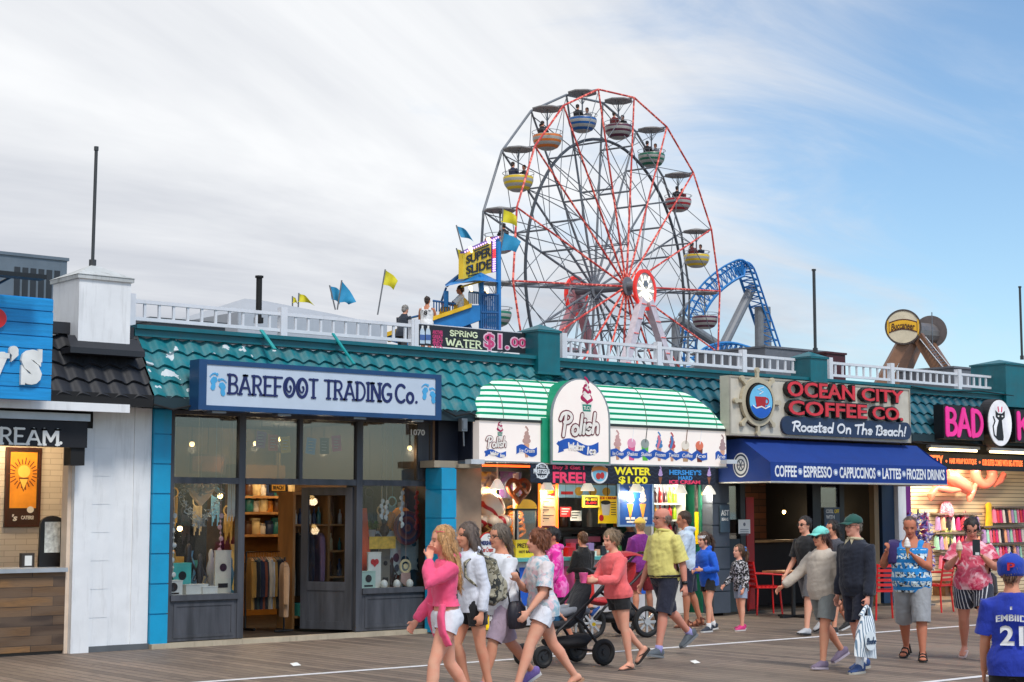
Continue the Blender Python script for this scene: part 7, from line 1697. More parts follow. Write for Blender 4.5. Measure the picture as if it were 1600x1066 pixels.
p=Vector((ax(44,W+.35,880),W+.35,zc_)); m=MB(); m.box(p.x-.08,p.y,zc_,p.x+.08,p.y+.08,zc_+.17); m.cur=1; m.box(p.x-.045,p.y-.004,zc_+.02,p.x+.045,p.y-.0005,zc_+.14); tag(m.build('napkin_holder',[M('holder_dark',(60,52,46),.4),PAPER],origin=p),'small dark napkin holder on the zinc counter','napkin holder')
lathe_thing('tumbler','small red tumbler at the right end of the zinc counter','cup',Vector((ax(106,W+.25,880),W+.25,zc_)),[(.03,0),(.042,.1),(.036,.1),(.02,.01)],RED)
bulb('warm bulb above the orange cone picture in the ice cream shop',22,690,Yb-.42,16,group=None); bulb('warm bulb over the plank counter near the white post',60,640,W+.8,26,group=None)
# gift shop
Yg=W+.34
for i,(px,py,c,nm) in enumerate(((408,687,(150,60,140),'purple'),(427,692,(216,60,50),'red'),(446,695,(238,190,70),'yellow'),(486,697,(70,160,216),'light blue'),(507,697,(50,56,66),'charcoal'),(526,693,(226,60,130),'pink'))):
 p=at(px,py,W+.2); m=MB(); c_,s_=math.cos(.12*(i%3-1)),math.sin(.12*(i%3-1)); w_,h=.075,.11; m.poly([(p.x+u*c_-v*s_,p.z+u*s_+v*c_) for u,v in ((-w_,-h),(w_,-h),(w_,h),(-w_,h))],p.y,.006); m.cur=1
 for k in range(4):m.stroke([(p.x-.045,p.z+.06-.04*k),(p.x+.04-.02*(k%2),p.z+.06-.04*k)],.014,p.y-.003,.002,False)
 m.cur=2; m.tube([(p.x,p.y,p.z+h),(p.x,p.y,2.98)],.003,4)
 tag(m.build('hanging_card',[M('card_'+nm.replace(' ','_'),c,.6,emit=.25),PAPER,BLACK],origin=p),nm+' lettered card hanging behind the transom glass','card','cards hung over the shop door')  # cards carry a faint glow in their colour to show behind the glass
for i,(px,py,Y,e) in enumerate(((399,693,W+2.2,26),(437,686,W+3.4,46),(300,694,W+.75,9),(344,775,W+.62,5),(281,826,W+.6,3),(505,700,W+2.2,18),(640,700,W+.7,10),(590,745,W+2.8,14))):
 bulb(['bare warm bulb nearest the red card in the shop doorway','bare warm bulb deep in the shop behind the yellow card','bare warm bulb high in the left display window','bare warm bulb behind the heart wreath','low warm bulb behind the hanging shells','warm bulb over the bookcase by the door','warm bulb high in the right display window','warm bulb deep behind the right display window'][i],px,py,Y,e)
zs=az(262,935,W)+.04; xl0,xl1=ax(262,W),ax(372,W); xr0,xr1=ax(566,W),ax(668,W)
m=MB(); m.box(xl0+.02,W+.05,.1,xl1,W+.95,zs-.03); m.build('display_plinth',M('plinth_pale',(190,184,172),.6),GIFT); m=MB(); m.box(xr0,W+.05,.1,xr1-.04,W+.9,zs-.03); m.build('display_plinth',M('plinth_pale',(190,184,172),.6),GIFT)
m=MB(); m.box(xl0+.02,W+1.02,.1,xl1+.12,W+1.06,2.12); m.build('darkening_screen',M('darkening_net',(30,36,38),.85,var=.5,scale=20),GIFT); m=MB(); m.box(xr0+.45,W+1.02,.1,xr1+.28,W+1.06,2.12); m.build('darkening_screen',M('darkening_net',(30,36,38),.85),GIFT)  # right screen added, left net heightened, so the window backs fall dark
p=at(314,784,Yg); g=thing('heart_wreath','silvery heart shaped wreath hanging in the left display window','wreath',tuple(p)); m=MB(); rr=random.Random(4)
for i in range(420):
 t=rr.random()*2*math.pi; hx=.27*math.sin(t)**3; hz=.22*(1.05*math.cos(t)-.4*math.cos(2*t)-.15*math.cos(3*t)); q=Vector((p.x+hx+rr.gauss(0,.03),p.y+rr.gauss(0,.025),p.z+hz+rr.gauss(0,.03))); d=Vector((rr.gauss(0,1),rr.gauss(0,.6),rr.gauss(0,1))).normalized(); n=d.orthogonal().normalized()*.012
 m.add([q-d*.035,q+n,q+d*.035,q-n],[(0,1,2,3)])
m.build('wreath_leaves',M('leaf_silver',(170,176,176),.6,var=.3),g); m=MB(); m.tube([(p.x,p.y,p.z+.2),(p.x,p.y,2.05)],.004,4); m.build('cord',BLACK,g)
p=at(316,768,Yg+.25); m=MB(); m.poly([(p.x+.19*math.sin(t)**3,p.z+.15*(1.05*math.cos(t)-.4*math.cos(2*t)-.15*math.cos(3*t))) for t in [2*math.pi*k/28 for k in range(28)]],p.y,.07); m.tube([(p.x,p.y+.03,p.z+.05),(p.x,p.y+.03,2.9)],.003,4); tag(m.build('heart_cushion',M('cushion_linen',(196,176,158),.8),origin=p),'pale linen heart cushion hanging above the wreath','cushion')
p=at(363,785,Yg); m=MB()
for k in range(14):m.tube([(p.x-.06+.009*k,p.y+.01*(k%3),p.z+.3),(p.x-.07+.011*k,p.y+.01*(k%2),p.z-.25+.03*(k%4))],.007,5)
m.tube([(p.x-.09,p.y,p.z+.3),(p.x+.09,p.y,p.z+.3)],.01,6); m.tube([(p.x,p.y,p.z+.3),(p.x,p.y,2.9)],.003,4); tag(m.build('macrame',M('macrame_white',(206,204,194),.9),origin=p),'white macrame hanging at the right of the left display window','wall hanging')
def shells(px,py,Y,label,col,n=6,dz=.19):
 p=at(px,py,Y); m=MB(); m.tube([(p.x,p.y,2.95),(p.x,p.y,p.z-dz*(n-1))],.004,4)
 for k in range(n):m.ball((p.x+.012*(-1)**k,p.y,p.z-dz*k),.034,7,5,(1,.5,1)); m.ball((p.x,p.y,p.z-dz*(k+.5)),.017,6,4)
 tag(m.build('shell_string',M('shell_'+col,{'white':(214,214,210),'rose':(200,150,150),'red':(170,50,40)}[col],.4),origin=p),label,'wind chime','strings of shells in the display windows')
shells(272,806,Yg,'string of pale shells at the left end of the left display window','white',5); shells(345,806,Yg,'string of pale shells between wreath and macrame','rose',6,.15)
shells(597,783,Yg,'short string of white shells left of the orange top','white',4,.07); shells(604,785,Yg+.02,'second short string of white shells left of the orange top','white',4,.07); shells(628,770,Yg-.1,'string of white shells before the orange top','white',7,.075); shells(651,770,Yg,'string of red beads at the right of the right display window','red',8,.07)
def boxy(name,label,cat,px,py,Y,w,d,h,mat,group=None,rz=0,detail=None):
 p=at(px,py,Y); m=MB(); m.box(-w/2,-d/2,0,w/2,d/2,h); m.box(-w/2-.004,-d/2-.004,h,w/2+.004,d/2+.004,h+.012)
 if detail:m.cur=1; detail(m,w,d,h)
 ms=[mat]+([detail.__defaults__[0]] if detail and detail.__defaults__ else ([INK] if detail else []))
 o=m.build(name,ms); o.location=(p.x,Y,zs-.028); o.rotation_euler=(0,0,rz); return tag(o,label,cat,group)
def face_mark(m,w,d,h,mt=INK):m.disc(0,h*.62,w*.22,w*.22,-d/2-.006,.004,16); m.box(-w*.3,-d/2-.005,h*.15,w*.3,-d/2-.001,h*.25)
TQ=M('turquoise_box',(70,176,168),.5); LINEN=M('white_card_box',(214,210,200),.6,var=.1)
boxy('display_box','turquoise lettered block standing on the left display ledge','box',281,915,W+.5,.26,.12,.40,TQ,detail=face_mark); boxy('display_box','white box with dark print at the left end of the left ledge','box',266,930,W+.22,.26,.16,.19,LINEN,detail=face_mark)
boxy('display_box','low white box under the gold bar on the left ledge','box',303,932,W+.26,.34,.14,.13,LINEN,rz=.1); boxy('display_box','low white box beside the tall card on the left ledge','box',324,932,W+.24,.22,.14,.10,LINEN); boxy('display_card','tall cream card with a round print on the left ledge','card',347,930,W+.3,.24,.03,.56,M('card_cream',(206,196,176),.6),detail=face_mark)
boxy('display_card','white card with red heart on the right display ledge','card',584,928,W+.3,.22,.03,.50,LINEN,detail=lambda m,w,d,h,mt=RED:(m.disc(-.03,h*.75,.04,.04,-d/2-.005,.004,12),m.disc(.03,h*.75,.04,.04,-d/2-.005,.004,12),m.poly([(-.065,h*.74),(.065,h*.74),(0,h*.6)],-d/2-.006,.004)))
boxy('display_box','low pale box with seashells on the right display ledge','box',571,930,W+.24,.24,.14,.24,M('box_mint',(170,196,180),.6),detail=face_mark); boxy('display_card','small dark card with ring print behind the right ledge','card',601,905,W+.6,.16,.03,.55,M('card_grey',(120,116,106),.6),detail=face_mark)
def figure(label,px,Y,mat,k=1.0,lean=.0):
 p=Vector((ax(px,Y,900),Y,zs-.028)); m=MB(); m.lathe(p,[(.06*k,0),(.065*k,.03),(.03*k,.05),(.028*k,.1*k),(.05*k,.2*k),(.06*k,.3*k),(.03*k,.40*k),(.035*k,.47*k),(.02*k,.52*k),(.002,.53*k)],12,sy=.7); m.tube([p+Vector((.04*k,0,.32*k)),p+Vector((.1*k,-.02,.22*k)),p+Vector((.05*k,-.04,.14*k))],.014*k,6); tag(m.build('figurine',mat,None,True,origin=p),label,'figurine','figurines on the display ledges')
GOLD=M('figure_gold',(190,140,70),.35,.5); DRK=M('figure_dark',(44,40,40),.4); PAL=M('figure_pale',(190,184,176),.5)
for px,Y,mt,k,lab in ((270,W+.55,GOLD,1.1,'gold figurine at the left end of the left ledge'),(294,W+.6,DRK,1.25,'dark figurine right of the turquoise block'),(312,W+.55,DRK,1.0,'dark figurine in the middle of the left ledge'),(329,W+.6,PAL,1.1,'pale figurine left of the tall cream card'),(360,W+.45,M('bottle_teal',(40,90,100),.3),.9,'dark teal bottle shaped figurine right of the tall cream card'),(612,W+.6,DRK,.8,'dark figurine in the right display window')):figure(lab,px,Y,mt,k)
for i,px in enumerate((600,620,640)):lathe_thing('shell_egg',['white egg shaped shell nearest the red heart card','white egg shaped shell in the middle of the right ledge','white egg shaped shell at the right of the right ledge'][i],'shell',Vector((ax(px,W+.2,920),W+.2,zs-.028)),[(.02,0),(.05,.03),(.055,.07),(.035,.11),(.002,.125)],M('egg_white',(222,220,212),.4),'egg shaped shells on the right ledge')
p=at(627,815,W+.75); g=thing('mannequin','headless mannequin bust wearing an orange yellow top','mannequin',(p.x,p.y,.05)); lb=MB(); sc=1.0; base=p.z-.30
lb.rings([[Vector((p.x+w_*math.cos(t),p.y+d*math.sin(t),base+z)) for t in [2*math.pi*k/16 for k in range(16)]] for z,w_,d in ((0,.17,.11),(.15,.15,.10),(.32,.19,.12),(.42,.18,.10),(.50,.08,.07))]); lb.build('orange_top',M('top_orange',(232,150,30),.8),g,True)
lb=MB(); lb.tube([(p.x,p.y,base+.5),(p.x,p.y,base+.58)],.055,10); lb.tube([(p.x,p.y,.05),(p.x,p.y,base)],.025,8); lb.build('stand',M('bust_pale',(200,190,176),.6),g)
for q in (-1,1):lb=MB(); lb.tube([(p.x+q*.17,p.y,base+.42),(p.x+q*.25,p.y-.02,base+.2)],[.065,.05],10); lb.build('sleeve',M('top_orange',(232,150,30),.8),g,True)
p=at(637,825,W+.5); tb=NB('round_mandala'); q=tb.N.new('ShaderNodeVectorMath'); q.operation='LENGTH'; tb.L.new(tb.coord(),q.inputs[0]); r_=q.outputs['Value']; rm_=tb.ramp(tb.math('FRACT',tb.math('MULTIPLY',r_,9)),[(0,lin((110,40,40))),(.4,lin((150,80,60))),(.6,lin((60,50,90))),(1,lin((120,40,44)))]); TAP=tb.pbr(rm_,.8)
m=MB(); m.disc(p.x,p.z,.25,.25,p.y,.01,36); m.tube([(p.x,p.y,p.z+.25),(p.x,p.y,2.9)],.003,4); tag(m.build('round_tapestry',TAP,origin=p),'round maroon and violet mandala hanging in the right display window','tapestry')
p=at(624,862,W+.62); m=MB(); n=10; rows=[[(p.x-.42+.84*i/n,p.y+.03*math.sin(i*1.3),p.z+.3*(1 if j==0 else -1)+(.04*math.sin(i) if j else 0)) for i in range(n+1)] for j in (0,1)]; m.add(rows[0]+rows[1],[(i,i+1,n+2+i,n+1+i) for i in range(n)]); cm=NB('printed_cloth'); v_=cm.vor(cm.coord((1,.01,1)),4.2); tag(m.build('printed_cloth',cm.pbr(cm.mix(cm.math('LESS_THAN',v_,.28),cm.mix(cm.noise(cm.coord(),30,2),lin((150,176,186)),lin((200,206,200))),lin((50,66,86))),.8),None,True,origin=p),'pale blue cloth printed with dark rings in the right display window','cloth')
p=at(569,855,W+.5); m=MB(); m.add([(p.x-.11,p.y,p.z+.55),(p.x+.04,p.y,p.z+.55),(p.x+.12,p.y-.04,p.z-.45),(p.x-.12,p.y-.03,p.z-.45),(p.x,p.y-.05,p.z)],[(0,1,4),(1,2,4),(2,3,4),(3,0,4)]); tag(m.build('scarf',M('scarf_orange',(206,76,40),.8,bump=.2),origin=p),'burnt orange scarf hanging by the door in the right display window','scarf')
p=at(634,885,W+.3); g=thing('dream_catcher','cream dream catcher with hanging fringe in the right display window','dream catcher',tuple(p)); m=MB(); m.ring(p.x,p.z,.1,.1,.03,p.y,.02,24); m.disc(p.x,p.z,.04,.04,p.y,.01,12); m.build('hoop',M('hoop_cream',(214,196,150),.7),g); m=MB()
for k in range(9):m.tube([(p.x-.07+.018*k,p.y,p.z-.09),(p.x-.08+.02*k,p.y,p.z-.28+.03*abs(k-4)/2)],.008,5)
m.tube([(p.x,p.y,p.z+.1),(p.x,p.y,p.z+.9)],.003,4); m.build('fringe',M('fringe_rose',(196,160,150),.8),g)
p=at(589,842,W+.62); g=thing('plant_stand','small dark table with plant and yellow cloth in the right display window','table',(p.x,p.y,zs-.03)); m=MB(); m.box(p.x-.25,p.y-.15,p.z,p.x+.25,p.y+.15,p.z+.03); m.build('tabletop',DRK,g); m=MB(); m.box(p.x-.24,p.y-.155,p.z-.14,p.x+.22,p.y-.152,p.z+.034); m.build('table_cloth',M('cloth_yellow',(226,180,60),.8,var=.3,scale=14),g)
for q in (-1,1):m=MB(); m.tube([(p.x+q*.22,p.y,zs-.03),(p.x+q*.22,p.y,p.z)],.02,6); m.build('leg',DRK,g)
m=MB(); c=Vector((p.x-.1,p.y,p.z+.03)); m.lathe(c,[(.05,0),(.07,.1),(.06,.1)],12); m.cur=1
for k in range(26):t=k*2.4; m.add([c+Vector((0,0,.1)),c+Vector((.07*math.cos(t),.07*math.sin(t),.14+.004*k)),c+Vector((.12*math.cos(t+.2),.12*math.sin(t+.2),.1+.005*k)),c+Vector((.07*math.cos(t+.4),.07*math.sin(t+.4),.12+.003*k))],[(0,1,2,3)])
tag(m.build('potted_plant',[PAL,M('leaf_green',(70,120,50),.5)],origin=c),'small green potted plant on the dark display table','plant')
lathe_thing('vase','dark round vase beside the potted plant','vase',Vector((p.x+.13,p.y,p.z+.03)),[(.03,0),(.075,.07),(.06,.14),(.03,.17),(.055,.26),(.03,.3),(.001,.3)],DRK)
Ys=W+3.9
g=thing('shelf_unit','wooden wall shelves of jars at the back of the gift shop','shelves',(ax(376,Ys,840),Ys,.05)); X_0,X_1=ax(372,Ys,840),ax(470,Ys,840); SZ=[az(420,y_,Ys) for y_ in (835,800,775)]
for z in SZ:m=MB(); m.box(X_0,Ys,z-.04,X_1,Ys+.35,z); m.build('shelf',WOODL,g)
m=MB(); m.box(X_0-.04,Ys,.05,X_0-.001,Ys+.36,SZ[2]+.5); m.box(X_1+.001,Ys,.05,X_1+.04,Ys+.36,SZ[2]+.5); m.box(X_0,Ys+.3501,.05,X_1,Ys+.37,SZ[2]+.5); m.build('case',M('case_ochre',(176,120,50),.6),g)
JC=[('amber',(190,120,40)),('white',(206,200,190)),('brown',(90,60,40)),('navy',(40,56,90)),('cream',(214,190,140)),('teal',(40,110,110))]; jp={}
rr=random.Random(11)
for zi,z in enumerate(SZ):
 n=8
 for k in range(n):
  nm,c=JC[(k*2+zi*3+k//3)%6]; loc=Vector((X_0+.12+(X_1-X_0-.24)*k/(n-1),Ys+.14,z)); lab='%s jar, %s from the left on the %s shop shelf'%(nm,ORD[k],('lowest','middle','top')[zi])
  if nm not in jp:jp[nm]=lathe_thing('jar',lab,'jar',loc,recol(JAR,1.25+.3*(len(jp)%3)),M('jar_'+nm,c,.35),'jars on the shop shelves')
  else :dup(jp[nm],loc,lab,'jars on the shop shelves')
Yr=W+1.5; zr=az(420,862,Yr); xa,xb=ax(385,Yr,860),ax(455,Yr,860)
g=thing('clothes_rail','black clothes rail full of shirts inside the shop door','clothes rail',(xa,Yr,.05)); m=MB(); m.tube([(xa,Yr,.06),(xa,Yr,zr),(xb,Yr,zr),(xb,Yr,.06)],.016,8); m.build('rail',BLACK,g); m=MB()
for x in (xa,xb):m.tube([(x,Yr-.25,.065),(x,Yr+.25,.065)],.018,6)
m.build('foot',BLACK,g)
SC=[('ochre',(176,130,60)),('navy',(34,40,60)),('cream',(206,190,164)),('black',(26,26,28)),('rust',(140,70,44)),('white',(206,204,200)),('dark green',(40,60,50)),('charcoal',(52,52,56))]; shp={}
def garment(label,loc,nm,col,rz,h=.72,w=.20,cat='shirt',group=None,key=''):
 k=nm+key
 if k in shp:return dup(shp[k],loc,label,group,rz=rz)
 g=thing('hanging_shirt',label,cat,(0,0,0),group); m=MB(); rows=[]
 for z,ww,d in ((-.06,.05,.03),(-.10,w*.95,.05),(-.30,w,.06),(-h,w*1.06,.05)):rows.append([Vector((ww*math.cos(t),d*math.sin(t)*(1+.3*math.sin(5*t)),z)) for t in [2*math.pi*q/16 for q in range(16)]])
 m.rings(rows)
 for q in (-1,1):m.tube([(q*w*.85,0,-.13),(q*w*1.15,0,-.36),(q*w*1.12,0,-.56*h/.72)],[.05,.045,.04],8)
 m.build('cloth',fab('rack_'+nm.replace(' ','_'),col),g,True); m=MB(); m.tube([(-w*.7,0,-.085),(0,0,-.045),(w*.7,0,-.085)],.006,5); m.tube([(0,0,-.045),(0,0,-.005),(.012,0,.012),(0,0,.018)],.004,5); m.build('hanger',WOODL,g)
 g.location=loc; g.rotation_euler=(0,0,rz); shp[k]=g; return g
for k in range(15):
 nm,c=SC[(k*3)%8]; garment('%s shirt, %s from the left on the black clothes rail'%(nm,ORD[k]),Vector((xa+.06+(xb-xa-.12)*k/14,Yr,zr-.02)),nm,c,R(74+5*math.sin(k*2.3)),.78+.0*k,group='shirts on the black clothes rail')
p=at(445,862,W+.75); garment('cream cardigan hanging beside the bookcase in the doorway',Vector((p.x,p.y,az(445,872,p.y))),'cardigan',(150,116,84),R(64),.80,.20,'cardigan'); m=MB(); m.tube([(p.x,p.y,.06),(p.x,p.y,az(445,872,p.y)+.012)],.014,6); m.tube([(p.x-.15,p.y,.07),(p.x+.15,p.y,.07)],.016,6); tag(m.build('garment_stand',BLACK,origin=(p.x,p.y,.05)),'thin black stand carrying the cream cardigan','clothes stand')
Yc=W+1.15; c0,c1=ax(462,Yc,800),ax(545,Yc,800); zt=az(500,774,Yc)
g=thing('bookcase','open pine bookcase of bottles and clothes beside the open door','bookcase',(c0,Yc,.05)); m=MB(); m.box(c0-.04,Yc,.05,c0,Yc+.4,zt); m.build('side_panel',WOODL,g); m=MB(); m.box(c1,Yc,.05,c1+.04,Yc+.4,zt); m.build('side_panel',WOODL,g)
m=MB(); xm=(c0+c1)/2+.12; m.box(xm-.02,Yc+.01,.05,xm+.02,Yc+.39,zt-.001); m.build('divider',WOODL,g); m=MB(); m.box(c0-.06,Yc-.02,zt,c1+.06,Yc+.42,zt+.05); m.build('top',WOODL,g); m=MB(); m.box(c0,Yc+.4,.05,c1,Yc+.42,zt); m.build('back',M('pine_back',(150,100,56),.6),g)
shz=[.35,.75,1.12,1.5]
for z in shz:m=MB(); m.box(xm+.021,Yc+.01,z,c1-.001,Yc+.39,z+.025); m.build('shelf',WOODL,g)
m=MB(); m.box(c0+.001,Yc+.01,1.5,xm-.021,Yc+.39,1.525); m.box(c0+.001,Yc+.01,.2,xm-.021,Yc+.39,.23); m.build('shelf',WOODL,g)
for k in range(6):
 nm,c=JC[(k*2+1)%6]; loc=Vector((c0+.09+(xm-c0-.18)*k/5,Yc+.15,1.526)); b_=lathe_thing('bottle','%s bottle, %s from the left on the upper left bookcase shelf'%(nm,ORD[k]),'bottle',loc,recol(BOT,.9+.1*(k%3)),M('jar_'+nm,c,.35),'bottles on the bookcase')
for zi,z in enumerate(shz):
 for k in range(3):nm,c=JC[(k+zi*2)%6]; lathe_thing('bottle','%s bottle, %s from the left on the %s right bookcase shelf'%(nm,ORD[k],ORD[zi]),'bottle',Vector((xm+.1+.16*k,Yc+.12,z+.026)),recol(BOT,.8+.15*((k+zi)%3)),M('jar_'+nm,c,.35),'bottles on the bookcase')
for k,(nm,c) in enumerate((('black',(26,26,28)),('navy',(34,40,60)),('mauve',(150,120,150)))):garment('%s jacket, %s of three hanging in the bookcase'%(nm,ORD[k]),Vector((c0+.18+.18*k,Yc+.2,1.46)),'jacket '+nm,c,R(70),.95,.17,'jacket','jackets in the bookcase')
m=MB(); m.box(c0+.06,Yc-.05,.232,xm-.06,Yc+.34,.40); tag(m.build('storage_box',TQ,origin=(c0,Yc,.232)),'turquoise storage box at the foot of the bookcase','box')
g,*_=board('wall_sign','small dark framed sign on the ochre wall over the door','sign',424,757,446,767,W+2.9,M('sign_amber',(206,150,50),.6,emit=.1),frame=INK); m=MB(); T(m,'BEACH',427,765,443,759,W+2.892,.004,bold=.02); m.build('lettering',INK,g)
m=MB(); p=at(434,762,W+2.93); m.tube([(p.x,p.y,p.z+.1),(p.x,p.y,3.05)],.006,5); m.build('cord',BLACK,g)
g,*_=board('wall_picture','wide pale picture high on the gift shop wall','picture',432,708,458,728,W+4.4,M('picture_sand',(206,170,110),.6,var=.4,scale=4),frame=WOODD)
g,*_=board('wall_picture','brown landscape picture seen through the left transom glass','picture',300,713,350,737,W+2.6,M('picture_brown',(150,90,60),.6,var=.5,scale=4,emit=.08),frame=WOODD); m=MB(); p=at(325,712,W+2.62); m.tube([(p.x,p.y,p.z),(p.x,p.y,3.05)],.006,5); m.build('cord',BLACK,g)
# water ice stand
def bell(px,py,Y,lab,e=30):
 p=at(px,py,Y); g=thing('pendant_lamp',lab,'lamp',tuple(p),'white pendant lamps in the water ice stand'); m=MB(); m.lathe(p,[(.11,-.09),(.105,-.06),(.05,.04),(.03,.06),(.028,.058),(.095,-.07),(.1,-.09)],16); m.build('shade',M('shade_white',(226,222,210),.4,emit=.55),g,True)
 m=MB(); m.tube([(p.x,p.y,p.z+.05),(p.x,p.y,2.84)],.012,6); m.build('rod',M('rod_white',(200,196,186),.5),g); m=MB(); m.ball((p.x,p.y,p.z-.05),.04,10,8); m.build('bulb',glow('bulb_white',(255,236,196),14.0),g,True); lamp_point(g,(p.x,p.y,p.z-.12),e,(1,.86,.64),.08)
YF=W-.04
for px,py,Y,lab in ((739,755,W+.05,'white pendant lamp beside the left cone board'),(777,755,W+.06,'white pendant lamp above the giant sundae'),(855,757,W+.02,'white pendant lamp over the lit menu board'),(918,758,W+.05,'white pendant lamp over the serving window'),(994,760,W+.02,'white pendant lamp in front of the blue cone poster'),(1063,763,W+.05,'white pendant lamp by the drinks cooler'),(1108,764,W-.06,'white pendant lamp beside the right cone board')):bell(px,py,Y,lab,26)
def cone_board(px0,px1,pt,pm,pb,lab):
 Y=W+.18; a,b=ax(px0,Y,790),ax(px1,Y,790); zt,zm,zb=az(px0,pt,Y),az(px0,pm,Y),az(px0,pb,Y); g=thing('cone_sign',lab,'sign',(a,Y,zb),'cone boards at both ends of the stand')
 m=MB(); m.box(a,Y,zm,b,Y+.04,zt); m.build('photo_board',M('board_bokeh',(66,58,58),.4,var=.9,scale=14),g); m=MB(); m.box(a,Y-.004,zb,b,Y+.04,zm-.001); m.build('yellow_board',M('yellow_lit',(250,206,20),.45,var=.05,emit=.12),g)
 c=Vector(((a+b)/2,Y-.06,zm+.02)); h=zt-zm; m=MB(); m.lathe(c,[(.03,0),(.10,h*.52),(.12,h*.55),(.1,h*.56)],16); m.build('wafer_cone',M('wafer_lit',(240,176,50),.5,var=.2,scale=20,emit=.15),g,True); m=MB()
 for k in range(4):m.lathe(c+Vector((0,0,h*(.56+.095*k))),[(.05,-.03),(.12-.022*k,.0),(.12-.022*k,.04),(.06,.075),(.01,.09)],16)
 m.build('soft_swirl',M('swirl_caramel',(200,150,96),.4,var=.5,scale=9),g,True); m=MB(); y=Y-.008; hb=zm-zb; w_=b-a
 for k in range(5):m.box(a+.05,y,zm-.06-.035*k,b-.05-.03*(k%2),y+.003,zm-.048-.035*k)
 m.box(a+.06,y,zb+hb*.36,b-.06,y+.003,zb+hb*.42); m.poly([((a+b)/2-.05,zb+hb*.3),((a+b)/2+.05,zb+hb*.3),((a+b)/2+.035,zb+.03),((a+b)/2-.035,zb+.03)],y,.003); m.build('print',M('print_brown',(90,60,30),.6),g)
cone_board(716,739,745,797,852,'soft ice cone over a yellow board at the left end of the stand'); cone_board(1088,1112,755,800,850,'soft ice cone over a yellow board at the right end of the stand')
Y=W+.1; a,b=ax(741,Y,830),ax(792,Y,830); c=Vector(((a+b)/2,Y,.05)); zt,zm,zl=az(766,772,Y),az(766,822,Y),az(766,858,Y); rd=(b-a)/2
g=thing('giant_sundae','giant waffle bowl sundae model with red sauce in the stand','display model',(c.x,Y,.05)); m=MB(); m.tube([(c.x,Y,.05),(c.x,Y,zl-.1)],.09,14); m.tube([(c.x,Y,.05),(c.x,Y,.12)],.3,18); m.build('pedestal',WOODD,g)
wf=NB('waffle'); sp_=wf.sep(wf.coord()); v1=wf.math('FRACT',wf.math('MULTIPLY',wf.math('ADD',sp_[0],sp_[2]),9)); v2=wf.math('FRACT',wf.math('MULTIPLY',wf.math('SUBTRACT',sp_[0],sp_[2]),9)); mk=wf.math('MINIMUM',v1,v2); m=MB(); m.lathe((c.x,Y,0),[(rd*.5,zl-.3),(rd*.78,zm-.02),(rd*.86,zm+.02),(rd*.5,zm)],24); m.build('waffle_bowl',wf.pbr(wf.mix(wf.math('LESS_THAN',mk,.25),lin((120,70,36)),lin((224,160,84))),.6,normal=wf.bump(mk,.6,.02)),g,True)
m=MB(); m.ball((c.x,Y,zm+(zt-zm)*.52),rd*.70,18,14,(1,1,(zt-zm)*.52/(rd*.70)))
for k in range(9):t=2*math.pi*k/9; m.ball((c.x+rd*.7*math.cos(t),Y+rd*.7*math.sin(t),zm+.07),rd*.34,10,8,(1,1,.9))
sn=NB('sundae_ripple'); w_=sn.wave(sn.coord((1,1,1),rot=(.4,.5,.2)),1.5,7.0); m.build('ice_cream',sn.pbr(sn.mix(sn.rng(w_,.84,.92),lin((226,198,168)),lin((176,24,26))),.4,normal=sn.bump(sn.noise(sn.coord(),12,4),.4,.02)),g,True)
p=at(762,853,W-.16); g,x0,x1,z0,z1=None,0,0,0,0; g=thing('oval_sign','white oval sign hanging below the giant sundae','sign',tuple(p)); m=MB(); m.disc(p.x,p.z,.17,.19,p.y,.02,28); m.build('oval_board',PAPER,g); m=MB(); m.ring(p.x,p.z,.175,.195,.014,p.y-.003,.022,28); m.build('oval_rim',RED,g); m=MB(); put_text(m,"HERSHEY'S",p.x-.13,p.x+.14,p.z+.01,p.z+.075,p.y-.006,.004,bold=.04); m.build('lettering',M('sign_navy_ink',(26,44,110),.5),g); m=MB(); put_text(m,'Ice Cream',p.x-.1,p.x+.1,p.z-.09,p.z-.02,p.y-.006,.004,bold=.01,shear=.3); m.build('lettering',RED,g)
m=MB(); m.tube([(p.x,p.y+.01,p.z-.19),(p.x,p.y+.01,.01)],.03,8); m.tube([(p.x,p.y+.01,.01),(p.x,p.y+.01,.04)],.16,12); m.build('stand',YELLOW,g)
def picture(label,px0,py0,px1,py1,Y,cols,sc=6,frame=None,cat='poster'):
 b=NB('poster_art_%d'%px0); n=b.noise(b.coord(),sc,3,.5,1.0); m_=b.pbr(b.ramp(n,[(.3+.4*i/(len(cols)-1),lin(c)) for i,c in enumerate(cols)]),.5,emit=None); return board('poster',label,cat,px0,py0,px1,py1,Y,m_,.02,frame)
picture('brown and gold dessert poster high on the left of the stand',742,737,776,777,W+.2,[(70,50,50),(150,130,120),(200,150,50),(90,60,40)],7); picture('grey and purple dessert poster behind the pretzel model',781,737,815,778,W+.2,[(150,160,170),(90,80,110),(120,60,130),(190,190,196)],5); picture('small dark pictures board behind the giant sundae',785,779,806,806,W+.5,[(40,40,40),(110,100,80),(150,120,70)],12)
